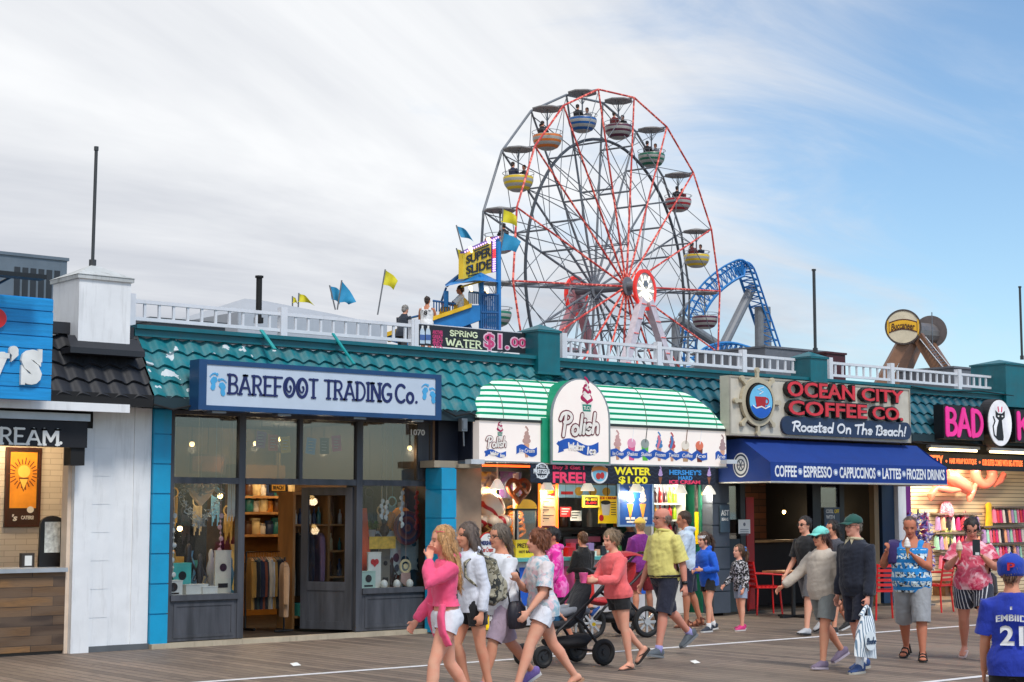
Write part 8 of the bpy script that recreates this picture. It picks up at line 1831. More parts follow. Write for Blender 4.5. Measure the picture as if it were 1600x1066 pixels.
p=at(810,765,W+.02); g=thing('pretzel_model','big brown pretzel model on a white post in the stand','display model',(p.x,p.y,.05)); m=MB(); m.tube([(p.x+.0125*16*math.sin(t)**3,p.y,p.z+.0115*(13*math.cos(t)-5*math.cos(2*t)-2*math.cos(3*t)-math.cos(4*t))) for t in [2*math.pi*k/40 for k in range(40)]],.038,10,closed=True); m.tube([(p.x,p.y-.02,p.z+.06),(p.x+.05,p.y-.06,p.z-.01),(p.x+.13,p.y-.03,p.z-.06)],.032,8); m.tube([(p.x,p.y-.05,p.z+.06),(p.x-.05,p.y-.03,p.z-.01),(p.x-.13,p.y-.03,p.z-.06)],.032,8); m.build('pretzel',M('pretzel_brown',(140,68,28),.5,var=.3),g,True); m=MB(); m.tube([(p.x,p.y+.06,.05),(p.x,p.y+.06,p.z+.24)],.045,10); m.build('post',M('post_white',(206,200,190),.5),g)
Y=W+.02; a,b=ax(806,Y,830),ax(840,Y,830); zt,zb=az(822,798,Y),az(822,868,Y); zc2=zb+(zt-zb)*.35
g=thing('pretzel_case','glass pretzel warmer with yellow PRETZELS front on the counter','warmer',(a,Y,ZC)); m=MB(); m.box(a,Y,ZC,b,Y+.4,zc2); m.build('base',M('case_yellow',(244,204,50),.5,emit=.1),g); m=MB(); put_text(m,'PRETZELS',a+.03,b-.03,ZC+(zc2-ZC)*.55,ZC+(zc2-ZC)*.8,Y-.006,.005,bold=.02); put_text(m,'HOT BAKED',a+.06,b-.06,ZC+(zc2-ZC)*.25,ZC+(zc2-ZC)*.4,Y-.006,.005); m.build('lettering',INK,g)
m=MB()
for x in (a+.012,b-.012):
 for y_ in (Y+.012,Y+.388):m.bar((x,y_,zc2),(x,y_,zt),.024)
m.build('frame',BLACK,g); m=MB(); m.box(a+.02,Y+.005,zc2,b-.02,Y+.008,zt); m.build('glass',glassmat('case_glass',.05),g); m=MB(); m.box(a,Y,zt,b,Y+.4,zt+.03); m.build('lid',BLACK,g); m=MB(); m.poly(arc((a+b)/2,zt+.03,(b-a)*.48,.14,0,180,12),Y-.004,.03); m.build('header',M('header_gold',(236,176,40),.5,emit=.15),g); m=MB()
for k in range(5):m.tube([((a+b)/2+.12*math.sin(t)+.04*math.sin(2*t),Y+.2+.02*k,zc2+.1+.085*k+.06*math.cos(t)) for t in [2*math.pi*q/14 for q in range(14)]],.022,6,closed=True)
m.build('pretzels',M('pretzel_gold',(206,120,40),.4,var=.3,emit=.25),g,True); lamp_point(g,((a+b)/2,Y+.2,zt-.06),5,(1,.6,.25),.05)
g,x0,x1,z0,z1=board('menu_board','tall menu board between two glowing orange tubes','menu',845,757,868,838,W+.06,M('menu_peach',(246,206,160),.5,emit=.25)); m=MB(); h=z1-z0; y=W+.053
m.box(x0+.02,y,z0+h*.78,x1-.02,y+.004,z1-.03); m.box(x0+.02,y,z0+h*.06,x1-.02,y+.004,z0+h*.2); m.build('menu_header',M('menu_maroon',(110,24,26),.5),g); m=MB(); put_text(m,'WELCOME',x0+.05,x1-.05,z0+h*.83,z0+h*.89,y-.006,.004,bold=.03); put_text(m,'Water Ice',x0+.05,x1-.05,z0+h*.1,z0+h*.16,y-.006,.004,bold=.03); m.build('lettering',YELLOW,g); m=MB()
for k in range(9):m.box(x0+.04,y,z0+h*(.72-.055*k),x1-.04-.1*(k%3),y+.003,z0+h*(.735-.055*k))
m.build('menu_lines',INK,g)
for px in (843,870.5):m=MB(); q=at(px,870,W+.03); m.tube([(q.x,q.y,q.z),(q.x,q.y,az(px,756,W+.03))],.02,8); m.build('neon_tube',glow('menu_orange',(255,110,30),2.2),g)
Yw=W+1.25; g,x0,x1,z0,z1=board('sign_strip','pale blue sign strip above the serving shelf','sign',872,758,962,778,Yw-.3,M('strip_blue',(140,186,210),.5,emit=.12)); m=MB()
for k in range(3):q=x0+(x1-x0)*(.35+.24*k); m.disc(q,(z0+z1)/2,.09,.07,Yw-.306,.005,14)
m.build('strip_badge',M('badge_gold',(220,170,60),.5),g); m=MB(); m.box(x0+.06,Yw-.306,z0+.05,x0+.32,Yw-.3015,z0+.1); m.build('strip_lettering',RED,g); m=MB(); m.box(x0,Yw-.3,z1,x1,Yw-.28,2.85); m.build('hanger',M('strip_back',(120,120,116),.5),g)
g,x0,x1,z0,z1=board('price_sign','black and yellow price sign hanging in the serving window','sign',913,777,934,790,W+.3,INK,frame=M('price_yellow',(240,210,70),.5,emit=.15)); m=MB(); put_text(m,'ALL SIZES',x0+.02,x1-.02,z0+(z1-z0)*.6,z1-.02,W+.294,.004,bold=.02); m.build('lettering',YELLOW,g); m=MB(); put_text(m,'6.00',x0+.03,x1-.03,z0+.02,z0+(z1-z0)*.5,W+.294,.004,bold=.05); m.build('lettering',RED,g); m=MB(); m.tube([((x0+x1)/2,W+.31,z1),((x0+x1)/2,W+.31,2.84)],.006,5); m.build('cord',BLACK,g)
g,x0,x1,z0,z1=board('cup_poster','yellow ICE CREAM poster with a paper cup in the serving window','poster',936,775,964,818,W+.35,M('yellow_lit',(250,206,20),.45,emit=.12)); m=MB(); w_=x1-x0; h=z1-z0; m.poly([(x0+.1*w_,z0+h*.72),(x0+.62*w_,z0+h*.72),(x0+.54*w_,z0+h*.3),(x0+.2*w_,z0+h*.3)],W+.344,.004); m.build('cup_picture',M('cup_grey',(206,200,196),.5),g); m=MB(); m.disc(x0+.36*w_,z0+h*.76,w_*.27,h*.08,W+.342,.004,16); m.build('scoop_picture',INK,g); m=MB(); put_text(m,'ICE CREAM',x0+.02,x1-.02,z0+h*.88,z0+h*.97,W+.342,.004,bold=.03); m.disc(x0+.12*w_,z0+h*.2,.05,.05,W+.343,.004,12); m.build('lettering',RED,g); m=MB()
for k in range(6):m.box(x0+.66*w_,W+.344,z0+h*(.75-.09*k),x1-.03,W+.348,z0+h*(.78-.09*k))
m.build('print_lines',M('print_brown',(90,60,30),.6),g); m=MB(); m.tube([((x0+x1)/2,W+.36,z1),((x0+x1)/2,W+.36,2.84)],.006,5); m.build('cord',BLACK,g)
Yk=W+1.1; zk=az(915,824,Yk); k0,k1=ax(868,Yk,820),ax(966,Yk,820); g=thing('back_counter','dark back counter with machines inside the stand','counter',(k0,Yk,.05)); m=MB(); m.box(k0,Yk,zk-.05,k1,Yk+.4,zk); m.build('upper_shelf',M('shelf_dark',(40,36,34),.5),g); m=MB(); m.box(k0,Yk+.02,.05,k1,Yk+.5,1.0); m.build('cabinet',M('cabinet_dark',(52,48,48),.5),g); m=MB(); m.box(k0,Yk+.3,1.0,k1,Yk+.38,zk-.051); m.build('splash',M('splash_grey',(90,86,84),.4),g)
SYR=[('brown',(70,40,30)),('dark',(40,34,34)),('clear',(190,186,180)),('pale',(206,200,190)),('amber',(190,120,40))]
for k in range(5):nm,c=SYR[k]; lathe_thing('syrup_bottle','%s syrup bottle, %s from the left on the dark shelf'%(nm,ORD[k]),'bottle',Vector((k0+.28+.30*k,Yk+.15,zk)),recol(JAR,2.0) if k<2 else recol(BOT,1.5),M('syrup_'+nm,c,.3),'syrup bottles in the stand')
for k in range(4):c=((60,130,60),(226,176,50),(90,90,96),(60,130,60))[k]; lathe_thing('drink_can',['green can left end of the can row under the yellow poster','amber can second in the row under the yellow poster','grey can third in the row under the yellow poster','green can right end of the can row under the yellow poster'][k],'can',Vector((ax(943+7*k,W+.34,865),W+.28,ZC)),[(.03,0),(.034,.01),(.034,.13),(.026,.145),(.001,.145)],M('can_%d'%k,c,.3,.3),'cans under the yellow poster')
def machine(label,px,w_,h):x=ax(px,Yk+.05,860); g=thing('drink_machine',label,'machine',(x,Yk+.05,1.0)); m=MB(); m.box(x,Yk-.02,1.0,x+w_,Yk+.28,1.0+h); m.build('housing',M('machine_black',(26,26,30),.3),g); m=MB(); m.box(x+.04,Yk-.026,1.0+h*.62,x+w_-.04,Yk-.021,1.0+h*.88); m.build('panel',M('machine_panel',(150,70,90),.4,emit=.12),g); m=MB(); m.tube([(x+w_/2,Yk-.06,1.0+h*.5),(x+w_/2,Yk-.02,1.0+h*.5)],.02,8); m.build('tap',STEEL,g)
machine('black drinks machine at the left of the back counter',876,.42,.30); machine('black drinks machine in the middle of the back counter',908,.4,.34); machine('black drinks machine at the right of the back counter',938,.44,.32)
for k,px in enumerate((868,890,925)):m=MB(); x=ax(px,W-.02,866); m.box(x-.06,W-.06,ZC,x+.06,W+.06,ZC+(.09,.13,.07)[k]); m.box(x-.064,W-.064,ZC+(.09,.13,.07)[k],x+.064,W+.064,ZC+(.1,.14,.08)[k]); tag(m.build('counter_box',[PAPER,RED,PAPER][k],origin=(x,W,ZC)),['small white carton on the teal edged counter','small red carton on the teal edged counter','low white carton near the right of the teal edged counter'][k],'carton')
g,x0,x1,z0,z1=board('cone_poster','tall blue poster of two ice cream cones','poster',968,757,1019,820,W+.14,M('poster_cobalt',(26,76,150),.45,emit=.08),frame=M('poster_trim',(120,150,190),.4)); m=MB()
for u in (.32,.7):
 xc=x0+(x1-x0)*u; zc=z0+(z1-z0)*.52; m.cur=0; m.poly([(xc-.07,zc),(xc+.07,zc),(xc,zc-.28)],W+.134,.004); m.cur=1; swirl(m,xc,zc+.06,.26,W+.132,.004); m.cur=2; m.box(xc-.1,W+.134,z0+.08,xc+.1,W+.138,z0+.12); m.box(xc-.08,W+.134,z0+.03,xc+.08,W+.138,z0+.06)
m.build('cone_pictures',[M('wafer_print',(236,160,60),.5),M('cream_print',(232,220,206),.5),PAPER],g)
Y=W+.28; a,b=ax(1021,Y,800),ax(1068,Y,800); zt=az(1040,756,Y)
g=thing('drinks_cooler','white framed drinks cooler with bottles in rows','cooler',(a,Y,.05)); m=MB(); m.box(a,Y+.5,.05,b,Y+.55,zt); m.build('back',M('cooler_back',(206,210,212),.4,emit=.25),g); m=MB(); m.box(a-.05,Y,.05,a,Y+.55,zt+.05); m.box(b,Y,.05,b+.05,Y+.55,zt+.05); m.box(a,Y,zt,b,Y+.55,zt+.05); m.box(a,Y,.05,b,Y+.55,.5); m.build('cabinet',M('cooler_white',(206,204,200),.4),g); SHZ=[az(1040,y_,Y) for y_ in (786,812,838)]
for z in SHZ:m=MB(); m.box(a,Y+.03,z-.03,b,Y+.499,z); m.build('shelf',M('cooler_white',(206,204,200),.4),g)
lamp_point(g,((a+b)/2,Y+.1,zt-.05),8,(.95,1,.95),.05); pb={}; CC=[('red',(176,30,30)),('dark',(50,26,30)),('red',(176,30,30)),('lime',(150,190,40)),('green',(30,120,60)),('amber',(206,140,40))]
for zi,z in enumerate(SHZ):
 for k in range(6):
  nm,c=CC[(k+zi*4)%6] if zi else CC[(0,1,0,1,3,3)[k]]; loc=Vector((a+.07+(b-a-.14)*k/5,Y+.14,z)); lab='%s drink bottle, %s from the left on the %s cooler shelf'%(nm,ORD[k],('top','middle','lower')[zi])
  if nm not in pb:pb[nm]=lathe_thing('drink_bottle',lab,'bottle',loc,recol(BOT,1.15),M('drink_'+nm,c,.2),'bottles in the drinks cooler')
  else :dup(pb[nm],loc,lab,'bottles in the drinks cooler')
# coffee shop furniture
def red_chair(name,label,px,py,rz):
 m_r=M('chair_red',(200,28,30),.4); p=onz(px,py); g=thing('cafe_chair',label,'chair',(p.x,p.y,0),'red cafe chairs');
 def B(nm,f):m=MB(); f(m); m.v=[(q[0]+p.x,q[1]+p.y,q[2]) for q in m.v]; return m.build(nm,m_r,g)
 for sx in (-1,1):
  for sy in (-1,1):B('leg',lambda m:m.tube([(sx*.23,sy*.22,0),(sx*.20,sy*.19,.45)],.016,8))
 B('seat',lambda m:[m.box(-.22,-.21+.07*k,.45,.22,-.155+.07*k,.475) for k in range(6)] and m.box(-.23,-.22,.44,.23,.22,.452))
 def back(m):
  for sx in (-1,1):m.tube([(sx*.20,.2,.45),(sx*.21,.27,.88)],.016,8)
  for k in range(5):m.box(-.2,.215+.012*k,.53+.075*k,.2,.235+.012*k,.575+.075*k)
 B('backrest',back)
 for sx in (-1,1):B('armrest',lambda m:m.tube([(sx*.23,-.22,.0+.45),(sx*.25,-.22,.66),(sx*.25,.1,.68),(sx*.21,.245,.68)],.015,8))
 g.rotation_euler=(0,0,rz); return g
red_chair('c','red cafe chair beside the little girl outside the coffee shop',1196,960,R(60)); red_chair('c','red cafe chair between the tank top man and the woman with the phone',1462,956,R(190)); red_chair('c','red cafe chair mostly hidden behind the man in navy',1382,968,R(150))
p=onz(1240,965); g=thing('cafe_table','small square cafe table on a black pedestal','table',(p.x,p.y,0)); m=MB(); m.box(p.x-.35,p.y-.35,.72,p.x+.35,p.y+.35,.75); m.build('tabletop',M('table_wood',(150,90,60),.4),g); m=MB(); m.tube([(p.x,p.y,.03),(p.x,p.y,.72)],.035,10); m.build('pedestal',BLACK,g); m=MB(); m.bar((p.x-.3,p.y,.02),(p.x+.3,p.y,.02),.07,.04); m.bar((p.x,p.y-.3,.022),(p.x,p.y+.3,.022),.07,.036); m.build('foot',BLACK,g)
g,x0,x1,z0,z1=board('window_sign','slate panel ending in AST beside the coffee shop entrance','sign',1126,790,1140,832,W-.16,M('slate_blue',(56,76,92),.5)); m=MB(); T(m,'AST',1127,806,1139,797,W-.166,.004,bold=.02); T(m,'BEANS',1128,814,1138,809,W-.166,.004); m.build('lettering',PAPER,g)
g,x0,x1,z0,z1=board('paper_notice','white paper notice on the glass behind the little girl','notice',1154,812,1172,834,W-.09,PAPER,.004); m=MB(); xm=(x0+x1)/2; m.disc(xm,z1-.08,.03,.03,W-.093,.002,12)
for k in range(4):m.box(x0+.04,W-.093,z1-.17-.03*k,x1-.04,W-.091,z1-.16-.03*k)
m.build('print',M('print_grey',(110,116,124),.6),g)
g,x0,x1,z0,z1=board('window_poster','COOL OFF drinks poster in the coffee shop window','poster',1289,793,1312,846,W-.06,M('poster_slate',(70,84,98),.5)); m=MB(); T(m,'COOL',1291,802,1302,796,W-.066,.004,bold=.02); T(m,'WITH',1291,811,1304,805,W-.066,.004,bold=.02); m.build('lettering',PAPER,g); m=MB(); T(m,'OFF',1304,802,1311,796,W-.066,.004,bold=.02); m.build('lettering',YELLOW,g); m=MB()
for k,(y0,y1) in enumerate(((817,822),(826,832),(836,842))):m.cur=k%2; q0=at(1291,y1,W-.066); q1=at(1311,y0,W-.066); m.box(q0.x,W-.066,q0.z,q1.x,W-.062,q1.z)
m.build('colour_bars',[M('bar_blue',(40,130,200),.5),M('bar_lime',(190,196,50),.5)],g)
bulb('dim warm bulb deep inside the coffee shop',1225,800,W+2.2,14,group=None); bulb('dim warm bulb over the dark coffee counter',1340,790,W+1.8,8,group=None)
# beachwear shop wall
YW=YK-.02
def lobster():
 p=at(1500,755,YW-.3); g=thing('inflatable_lobster','shiny red inflatable lobster pinned across the slatted wall','inflatable',tuple(p)); mt=M('inflatable_red',(244,128,108),.12,var=.1,coat=.6)
 def q(px,py,d=0):return at(px,py,YW-.3+d)
 m=MB(); m.tube([q(1478,742),q(1486,745),q(1496,752),q(1508,760),q(1514,768)],[.10,.17,.15,.15,.09],14); m.build('body',mt,g,True)
 m=MB(); c=q(1537,740); m.tube([c+Vector((.30*math.cos(t),0,.22*math.sin(t))) for t in [2*math.pi*k/26 for k in range(26)]],.11,12,closed=True); m.build('ring',mt,g,True)
 for pts in ((q(1500,765),q(1484,766),q(1462,762),q(1454,775),q(1455,782)),(q(1524,757),q(1519,768),q(1515,778),q(1514,784)),(q(1553,758),q(1562,752),q(1568,742),q(1570,745)),(q(1480,735),q(1486,728),q(1490,736))):m=MB(); m.tube(pts,[.05]+[.075]*(len(pts)-2)+[.03],12); m.build('claw',mt,g,True)
lobster()
def shelfrow(label,px0,px1,py):a,b=at(px0,py,YW-.16),at(px1,py,YW-.16); m=MB(); m.box(a.x,YW-.17,a.z-.02,b.x,YW+.01,a.z); m.tube([(a.x,YW-.17,a.z-.03),(b.x,YW-.17,a.z-.03)],.01,5); tag(m.build('wall_shelf',M('shelf_grey',(120,108,100),.5),origin=a),label,'shelf','shelves on the slatted wall'); return a,b
CK=[('pink',(226,120,160)),('white',(220,216,214)),('lilac',(170,140,200)),('red',(206,60,80)),('black',(40,36,50)),('mint',(150,206,190)),('magenta',(200,50,120)),('peach',(236,170,140))]; kp={}
for ri,(px0,px1,py,nn,nm_) in enumerate(((1556,1600,818,11,'upper'),(1540,1600,848,14,'middle'),(1546,1600,875,12,'lower'))):
 a,b=shelfrow('grey wall shelf, %s of three at the right of the slatted wall'%nm_,px0-3,px1+12,py-27 if ri==0 else py-26)
 for k in range(nn):
  nm,c=CK[(k*3+ri*2)%8]; loc=Vector((a.x+.08+.105*k,YW-.10,a.z-.045)); lab='%s beach dress, %s from the left in the %s row'%(nm,ORD[k],nm_)
  if nm not in kp:
   g=thing('beach_dress',lab,'dress',tuple(loc),'small dresses on the slatted wall'); m=MB(); m.rings([[Vector((w_*math.cos(t),d*math.sin(t),z)) for t in [2*math.pi*q/10 for q in range(10)]] for z,w_,d in ((-.02,.015,.02),(-.05,.03,.05),(-.16,.032,.06),(-.30,.05,.075))]); m.v=[(v[0]+loc.x,v[1]+loc.y,v[2]+loc.z) for v in m.v]; m.build('cloth',fab('dress_'+nm,c),g,True); m=MB(); m.tube([(loc.x,loc.y,loc.z-.02),(loc.x,loc.y,loc.z+.012)],.004,5); m.build('hook',STEEL,g); kp[nm]=g
  else :dup(kp[nm],loc,lab,'small dresses on the slatted wall',rz=.2*math.sin(k*2.1))
def hang(name,label,cat,px,py,mt,shape,k=1.0):
 p=at(px,py,YW-.08); m=MB()
 if shape=='hat':m.lathe(p,[(.2*k,-.02),(.2*k,0),(.1*k,.02),(.09*k,.1),(.04,.13),(.001,.13)],16,axis='Y')
 elif shape=='bag':m.rings([[Vector((p.x+w_*math.cos(t),p.y+.05*math.sin(t),p.z+z)) for t in [2*math.pi*q/12 for q in range(12)]] for z,w_ in ((-.16*k,.15*k),(0,.17*k),(.12*k,.13*k))]); m.tube([(p.x-.1*k,p.y,p.z+.1*k),(p.x,p.y,p.z+.24*k),(p.x+.1*k,p.y,p.z+.1*k)],.012,6)
 else :m.rings([[Vector((p.x+w_*math.cos(t),p.y+.04*math.sin(t),p.z+z)) for t in [2*math.pi*q/12 for q in range(12)]] for z,w_ in ((-.26*k,.13*k),(.1*k,.08*k),(.2*k,.1*k),(.24*k,.03))])
 return tag(m.build(name,mt,None,True,origin=p),label,cat)
hang('sun_hat','pink patterned sun hat on the slatted wall','hat',1480,800,fab('hat_pink',(226,110,140),'speck',(240,190,200)),'hat',1.1); hang('beach_bag','green and yellow beach bag hung beside the woman with the phone','bag',1479,836,fab('bag_lime',(206,206,110),'speck',(110,150,90)),'bag',1.15); hang('beach_dress','bright yellow dress hanging alone right of the woman with the phone','dress',1545,805,fab('dress_yellow',(240,190,40)),'dress',1.1); hang('beach_dress','cream yellow dress hanging beside the bald man','dress',1433,818,fab('dress_cream',(226,190,110)),'dress',1.2); hang('beach_bag','dark spotted bag on the slatted wall right of the phone','bag',1550,830,fab('bag_dark',(40,36,50),'speck',(150,120,150)),'bag',.8); hang('beach_bag','rose bag hanging above the dark haired woman','bag',1508,812,fab('bag_rose',(206,120,120),'speck',(240,200,190)),'bag',.8)
p=onz(1452,946); g=thing('toy_spinner_rack','round rack stuffed with violet and silver plush toys behind the bald man','display rack',(p.x,p.y+.2,0)); m=MB(); pz=p+Vector((0,.2,0)); m.tube([(pz.x,pz.y,0),(pz.x,pz.y,1.75)],.02,8); m.lathe((pz.x,pz.y,0),[(.28,0),(.28,.03),(.03,.06)],20); m.build('stand',STEEL,g); m=MB(); rr=random.Random(5)
for i in range(330):
 z=.62+1.05*rr.random(); r_=(.27*(1.0-.45*max(0,z-1.2)))*(.55+.45*rr.random()); t=rr.random()*6.283; m.cur=rr.randrange(5); q_=Vector((pz.x+r_*math.cos(t),pz.y+r_*math.sin(t),z)); d_=Vector((rr.gauss(0,1),rr.gauss(0,1),rr.gauss(0,1))).normalized()*.085; e_=d_.orthogonal().normalized()*.03; h_=d_.cross(e_).normalized()*.03; m.add([q_-d_,q_+e_,q_+h_,q_-e_,q_-h_,q_+d_],[(0,1,2),(0,2,3),(0,3,4),(0,4,1),(5,2,1),(5,3,2),(5,4,3),(5,1,4)])
m.build('plush_toys',[M('plush_%d'%i,c,.6) for i,c in enumerate(((150,130,200),(206,206,216),(90,90,170),(190,90,140),(230,220,226)))],g,True)
clutter('stock_crate','low brown wooden box on the floor under the slatted wall','box',ax(1474,W+.9,925),ax(1500,W+.9,925),W+.85,.05,.28,.3,WOODD)
# strollers
def wheel(name,par,c,r,w_,tyre,rimm,ax_,spokes=0):
 m=MB(); u=Vector(ax_).normalized(); v=u.cross(UPV).normalized(); P=[c+(v*math.cos(t)+UPV*math.sin(t))*(r-w_) for t in [2*math.pi*k/24 for k in range(24)]]; m.tube(P,w_,8,closed=True); ty=m.build(name,tyre,par,True); m=MB(); m.tube([c-u*.03,c+u*.03],r*.22,12)
 if spokes:
  for k in range(spokes):t=2*math.pi*k/spokes; e=(v*math.cos(t)+UPV*math.sin(t)); m.bar(c,c+e*(r-w_),.03,.02,up=tuple(u))
 else :m.tube([c-u*.012,c+u*.012],r*.62,16)
 m.build('rim',rimm,ty)
def stroller(label,px,py,yaw,body,rim_m,k=1.0,big=False,hood=True):
 p=onz(px,py); g=thing('stroller',label,'stroller',(p.x,p.y,0),'strollers on the boardwalk'); F_=Vector((math.cos(yaw),math.sin(yaw),0)); L_=Vector((-F_.y,F_.x,0)); c=Vector((p.x,p.y,0))
 def q(f,l,z):return c+F_*f*k+L_*l*k+UPV*z*k
 rr_,rf=(.20,.20) if big else (.15,.125)
 TY=M('tyre_black',(20,20,22),.7)
 for s_ in (-1,1):wheel('wheel',g,q(-.36,s_*.27,rr_),rr_*k,.035*k,TY,rim_m,L_,8 if big else 0); wheel('wheel',g,q(.40,s_*.20,rf),rf*k,.032*k,TY,rim_m,L_,8 if big else 0)
 m=MB()
 for s_ in (-1,1):m.tube([q(.40,s_*.20,rf),q(.22,s_*.23,.40),q(-.20,s_*.25,.72),q(-.52,s_*.25,1.02)],.018*k,8); m.tube([q(-.36,s_*.27,rr_),q(-.10,s_*.24,.48),q(.02,s_*.24,.56)],.017*k,8)
 m.tube([q(-.36,-.27,rr_),q(-.36,.27,rr_)],.014*k,6); m.tube([q(-.52,-.25,1.02),q(-.56,-.2,1.05),q(-.56,.2,1.05),q(-.52,.25,1.02)],.02*k,8); m.build('frame',M('stroller_frame',(30,30,34),.4,.3),g)
 lb=LB(); lb.loft([q(.34,0,.47),q(.2,0,.45),q(.0,0,.46),q(-.13,0,.55),q(-.25,0,.82),q(-.28,0,.94)],[.16*k,.19*k,.21*k,.21*k,.2*k,.16*k],[.03*k,.05*k,.06*k,.06*k,.045*k,.02*k],ref=tuple(L_),n=12); me=fuse(lb,.016,2); folds(me,.006,(8,8,10)); mm=MB(); mm.v=[tuple(v.co) for v in me.vertices]; mm.f=[tuple(f.vertices) for f in me.polygons]; mm.build('seat',body,g,True)
 m=MB(); rows=[]
 for i in range(8):t=R(20+105*i/7 if hood else 95+55*i/7); rows.append([q(-.2+.36*math.cos(t),.23*math.sin(R(a_)),.72+.36*math.sin(t)*(.86+.14*math.cos(R(a_)))) for a_ in (-90,-60,-30,0,30,60,90)])
 m.add([v for r_ in rows for v in r_],[(i*7+j,i*7+j+1,(i+1)*7+j+1,(i+1)*7+j) for i in range(7) for j in range(6)]); m.build('canopy',body,g,True)
 lb=LB(); lb.loft([q(.22,0,.27),q(.05,0,.25),q(-.2,0,.26),q(-.3,0,.3)],[.12*k,.18*k,.19*k,.14*k],[.05*k,.07*k,.08*k,.05*k],ref=tuple(L_),n=12); me=fuse(lb,.016,2); mm=MB(); mm.v=[tuple(v.co) for v in me.vertices]; mm.f=[tuple(f.vertices) for f in me.polygons]; mm.build('basket',M('stroller_basket',(26,26,30),.8),g,True)
 return g,q
g,q=stroller('black stroller pushed by the woman in the coral sweatshirt',880,1040,R(172),fab('stroller_black',(24,26,34)),M('rim_dark',(50,52,56),.4,.4),1.0,False,False)
m=MB(); [m.tube([q(-.24,s_*.26,.46),q(-.23,s_*.27,.46)],.022,10) for s_ in (1,)]; m.build('yellow_tag',YELLOW,g)
g2,q2=stroller('red three wheel style stroller with silver spoked wheels by the counter',955,996,R(168),fab('stroller_red',(170,24,34)),M('rim_silver',(190,192,196),.3,.6),1.08,True)
pc=person('small child lying back in the black stroller, legs up in grey trousers',(q(.12,0,0).x,q(.12,0,0).y),R(-8),.95,SK1,((112,30,8,-60),(104,22,8,-50)),((20,10,30,10),(20,10,30,10)),('tee',fab('child_blue',(60,130,180)),-.1,.02,.9),(fab('child_grey',(130,136,146)),1.8,.02,{'name':'trousers','flare':.2}),('shoe',shoe('blue',(40,90,170)),WS),('short',(150,116,80)),lean=-28,hs=1.22,hipz=.56,vox=.012)
S,E_,Wr=p7['A'][1]; d=(Wr-E_).normalized(); c=Wr+d*.12+Vector((0,-.05,.03)); lb=LB(); lb.lathe(c,[(.03,-.06),(.05,.05),(.04,.05)],12); held('paper_cup','small paper tray of food held by the woman in coral','food',lb,p7,M('cup_pinkblue',(226,90,150),.5,var=.3,scale=20))
# more stock in the windows, on the counter and on the slatted wall
OC=[('coral',(220,110,90)),('sky blue',(110,170,206)),('white',(220,218,212)),('gold',(200,156,70)),('sea green',(80,160,140)),('charcoal',(56,56,62)),('lilac',(160,140,190)),('sand',(200,180,140))]
rr=random.Random(21)
for side,pxs,Y0 in (('left',(268,277,288,298,306,322,334,342,354,364),W+.78),('right',(574,580,593,604,610,622,632,641,650,660),W+.8)):
 for k,px in enumerate(pxs):
  nm,c=OC[(k*3+(side=='right'))%8]; mt=M('stock_'+nm.replace(' ','_'),c,.6,var=.25,scale=12); x=ax(px,Y0,880); h=.22+.42*rr.random(); w_=.07+.06*rr.random(); m=MB()
  if k%3==0:m.rings([[(x+a_*math.cos(t),Y0+a_*.5*math.sin(t),zs-.028+z) for t in [2*math.pi*q/12 for q in range(12)]] for z,a_ in ((0,w_*.7),(h*.3,w_),(h*.7,w_*.6),(h*.85,w_*.25),(h,w_*.4))]); nn,kd='vase','vase'
  else :m.box(x-w_,Y0,zs-.028,x+w_,Y0+.03,zs-.028+h); m.box(x-w_*.75,Y0-.004,zs-.028+h*.15,x+w_*.75,Y0-.0005,zs-.028+h*.85); nn,kd='picture_card','framed card'
  tag(m.build(nn,mt,origin=(x,Y0,zs-.028)),'%s %s, %s from the left at the back of the %s window'%(nm,kd,ORD[k],side),kd.split()[-1],'back row stock in the display windows')
 for k in range(5):
  px=pxs[k*2]+3; nm,c=OC[(k*2+3+2*(side=='right'))%8]; p=at(px,770+14*((k*2)%3),W+.95); m=MB(); m.ring(p.x,p.z,.08,.08,.02,p.y,.012,18)
  for q in range(7):m.tube([(p.x-.06+.02*q,p.y,p.z-.06),(p.x-.06+.02*q,p.y+.01,p.z-.3-.05*((q*3)%4))],.008,5)
  m.tube([(p.x,p.y,p.z+.08),(p.x,p.y,2.98)],.003,4); tag(m.build('hanging_ornament',M('stock_'+nm.replace(' ','_'),c,.6,var=.25,scale=12),origin=p),'%s fringed ring ornament, %s from the left at the back of the %s window'%(nm,ORD[k],side),'ornament','ring ornaments in the display windows')
for k in range(9):
 nm,c=CK[(k*5+1)%8]; x=ax(874+9.5*k,W+.2,866); m=MB(); hh=.10+.05*(k%3); m.box(x-.055,W+.16,ZC,x+.055,W+.26,ZC+hh); m.box(x-.05,W+.155,ZC+.02,x+.05,W+.1595,ZC+hh*.6); tag(m.build('sweet_box',M('sweet_'+nm,c,.4),origin=(x,W+.2,ZC)),'%s sweet box, %s from the left along the serving counter'%(nm,ORD[k]),'box','sweet boxes on the serving counter')
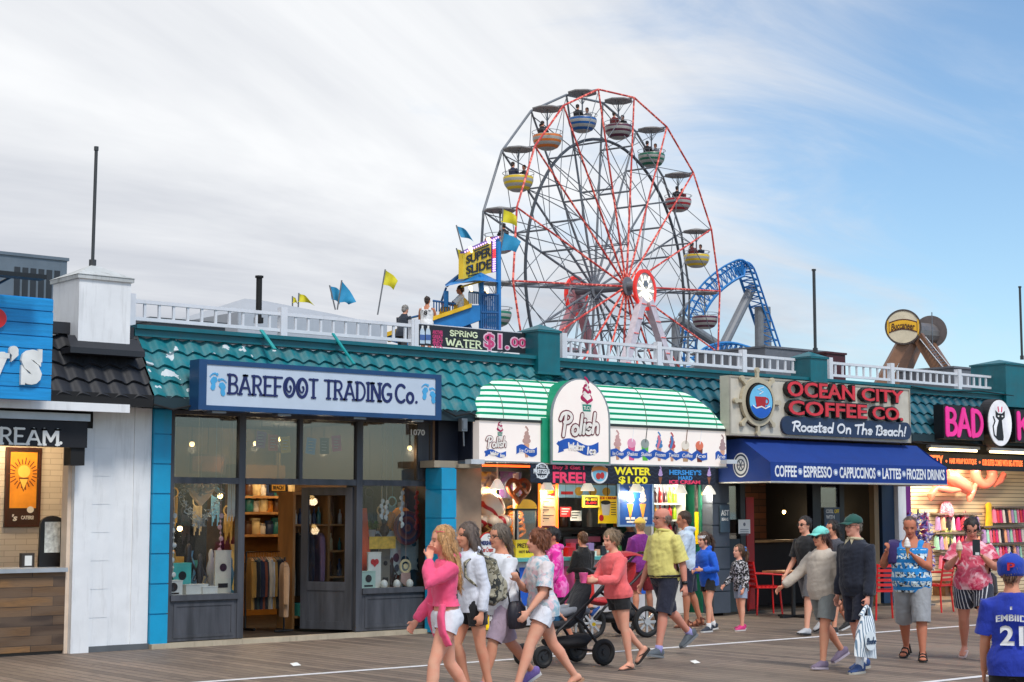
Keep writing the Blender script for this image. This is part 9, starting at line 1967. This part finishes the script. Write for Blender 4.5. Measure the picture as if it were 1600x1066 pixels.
for k,(px,py,nm,c) in enumerate(((884,800,'red',(190,40,40)),(900,806,'white',(220,216,206)),(1030,850,'pink',(226,110,160)),(858,850,'gold',(226,170,50)))):
 p=at(px,py,W+.5-.4*(k>1)); m=MB(); m.poly([(p.x-.12,p.z-.08),(p.x+.12,p.z-.08),(p.x+.12,p.z+.08),(p.x-.12,p.z+.08)],p.y,.008); m.cur=1; [m.box(p.x-.09,p.y-.003,p.z+.04-.04*q,p.x+.08-.03*q,p.y-.0005,p.z+.055-.04*q) for q in range(3)]; m.cur=2; m.tube([(p.x,p.y,p.z+.08),(p.x,p.y,2.84)],.003,4)
 tag(m.build('hanging_card',[M('stand_card_'+nm,c,.5,emit=.1),INK if k!=0 else PAPER,BLACK],origin=p),['red card hanging left in the serving window','white card hanging in the serving window','pink card hanging before the drinks cooler','gold card hanging below the lit menu board'][k],'card')
for ri,(px0,px1,py,nn) in enumerate(((1464,1534,828,9),(1462,1536,858,11),(1470,1540,888,10))):
 nm_=('upper','middle','lower')[ri]; a,b=shelfrow('grey wall shelf, %s of three behind the woman with the phone'%nm_,px0,px1,py-26)
 for k in range(nn):
  nm,c=CK[(k*5+ri*3+2)%8]; dup(kp[nm],Vector((a.x+.1+(b.x-a.x-.2)*k/(nn-1),YW-.10,a.z-.045)),'%s beach dress, %s along the %s shelf behind the woman with the phone'%(nm,ORD[k],nm_),'small dresses on the slatted wall',rz=.3*math.sin(k*1.7))
# cables and fittings along the eaves
def cable(label,pts,r=.012):
 m=MB(); m.tube([at(*p) for p in pts],r,6); return tag(m.build('cable',BLACKM,origin=at(*pts[0])),label,'cable','cables along the eaves')
cable('black cable looping along the eave left of the white sign',((240,632,EY-.06),(270,640,EY-.07),(300,634,EY-.06),(318,645,EY-.05)))
cable('black cable running under the eave right of the white sign',((692,640,EY-.06),(712,650,EY-.07),(735,646,EY-.06),(752,654,EY-.05)))
cable('black cable sagging along the roof above the pink letters',((1424,604,TY-.16),(1470,612,TY-.2),(1530,611,TY-.2),(1600,621,TY-.16)))
cable('black cable dropping beside the cat oval',((1420,690,EY-.05),(1450,694,EY-.1),(1500,690,EY-.1),(1540,697,EY-.08)))
for px,py,lab in ((333,606,'small white socket box on the tiles left of the white sign'),(724,664,'small grey socket box under the eave left of the striped hood')):
 p=at(px,py,EY-.1); m=MB(); m.box(p.x-.05,p.y-.03,p.z-.09,p.x+.05,p.y+.05,p.z+.09); m.box(p.x-.035,p.y-.042,p.z-.06,p.x+.035,p.y-.031,p.z+.06); m.tube([(p.x,p.y,p.z-.09),(p.x+.01,p.y,p.z-.3)],.012,6); tag(m.build('socket_box',RAILW if px<400 else STEEL,origin=p),lab,'socket box')
m=MB()
for px in (1160,1240,1330,1410):x=ax(px,18.54,600); m.box(x-.02,18.541,az(px,690,18.54),x+.02,18.9,az(px,685,18.54))
m.build('sign_bracket',BLACKM,COFFEE)
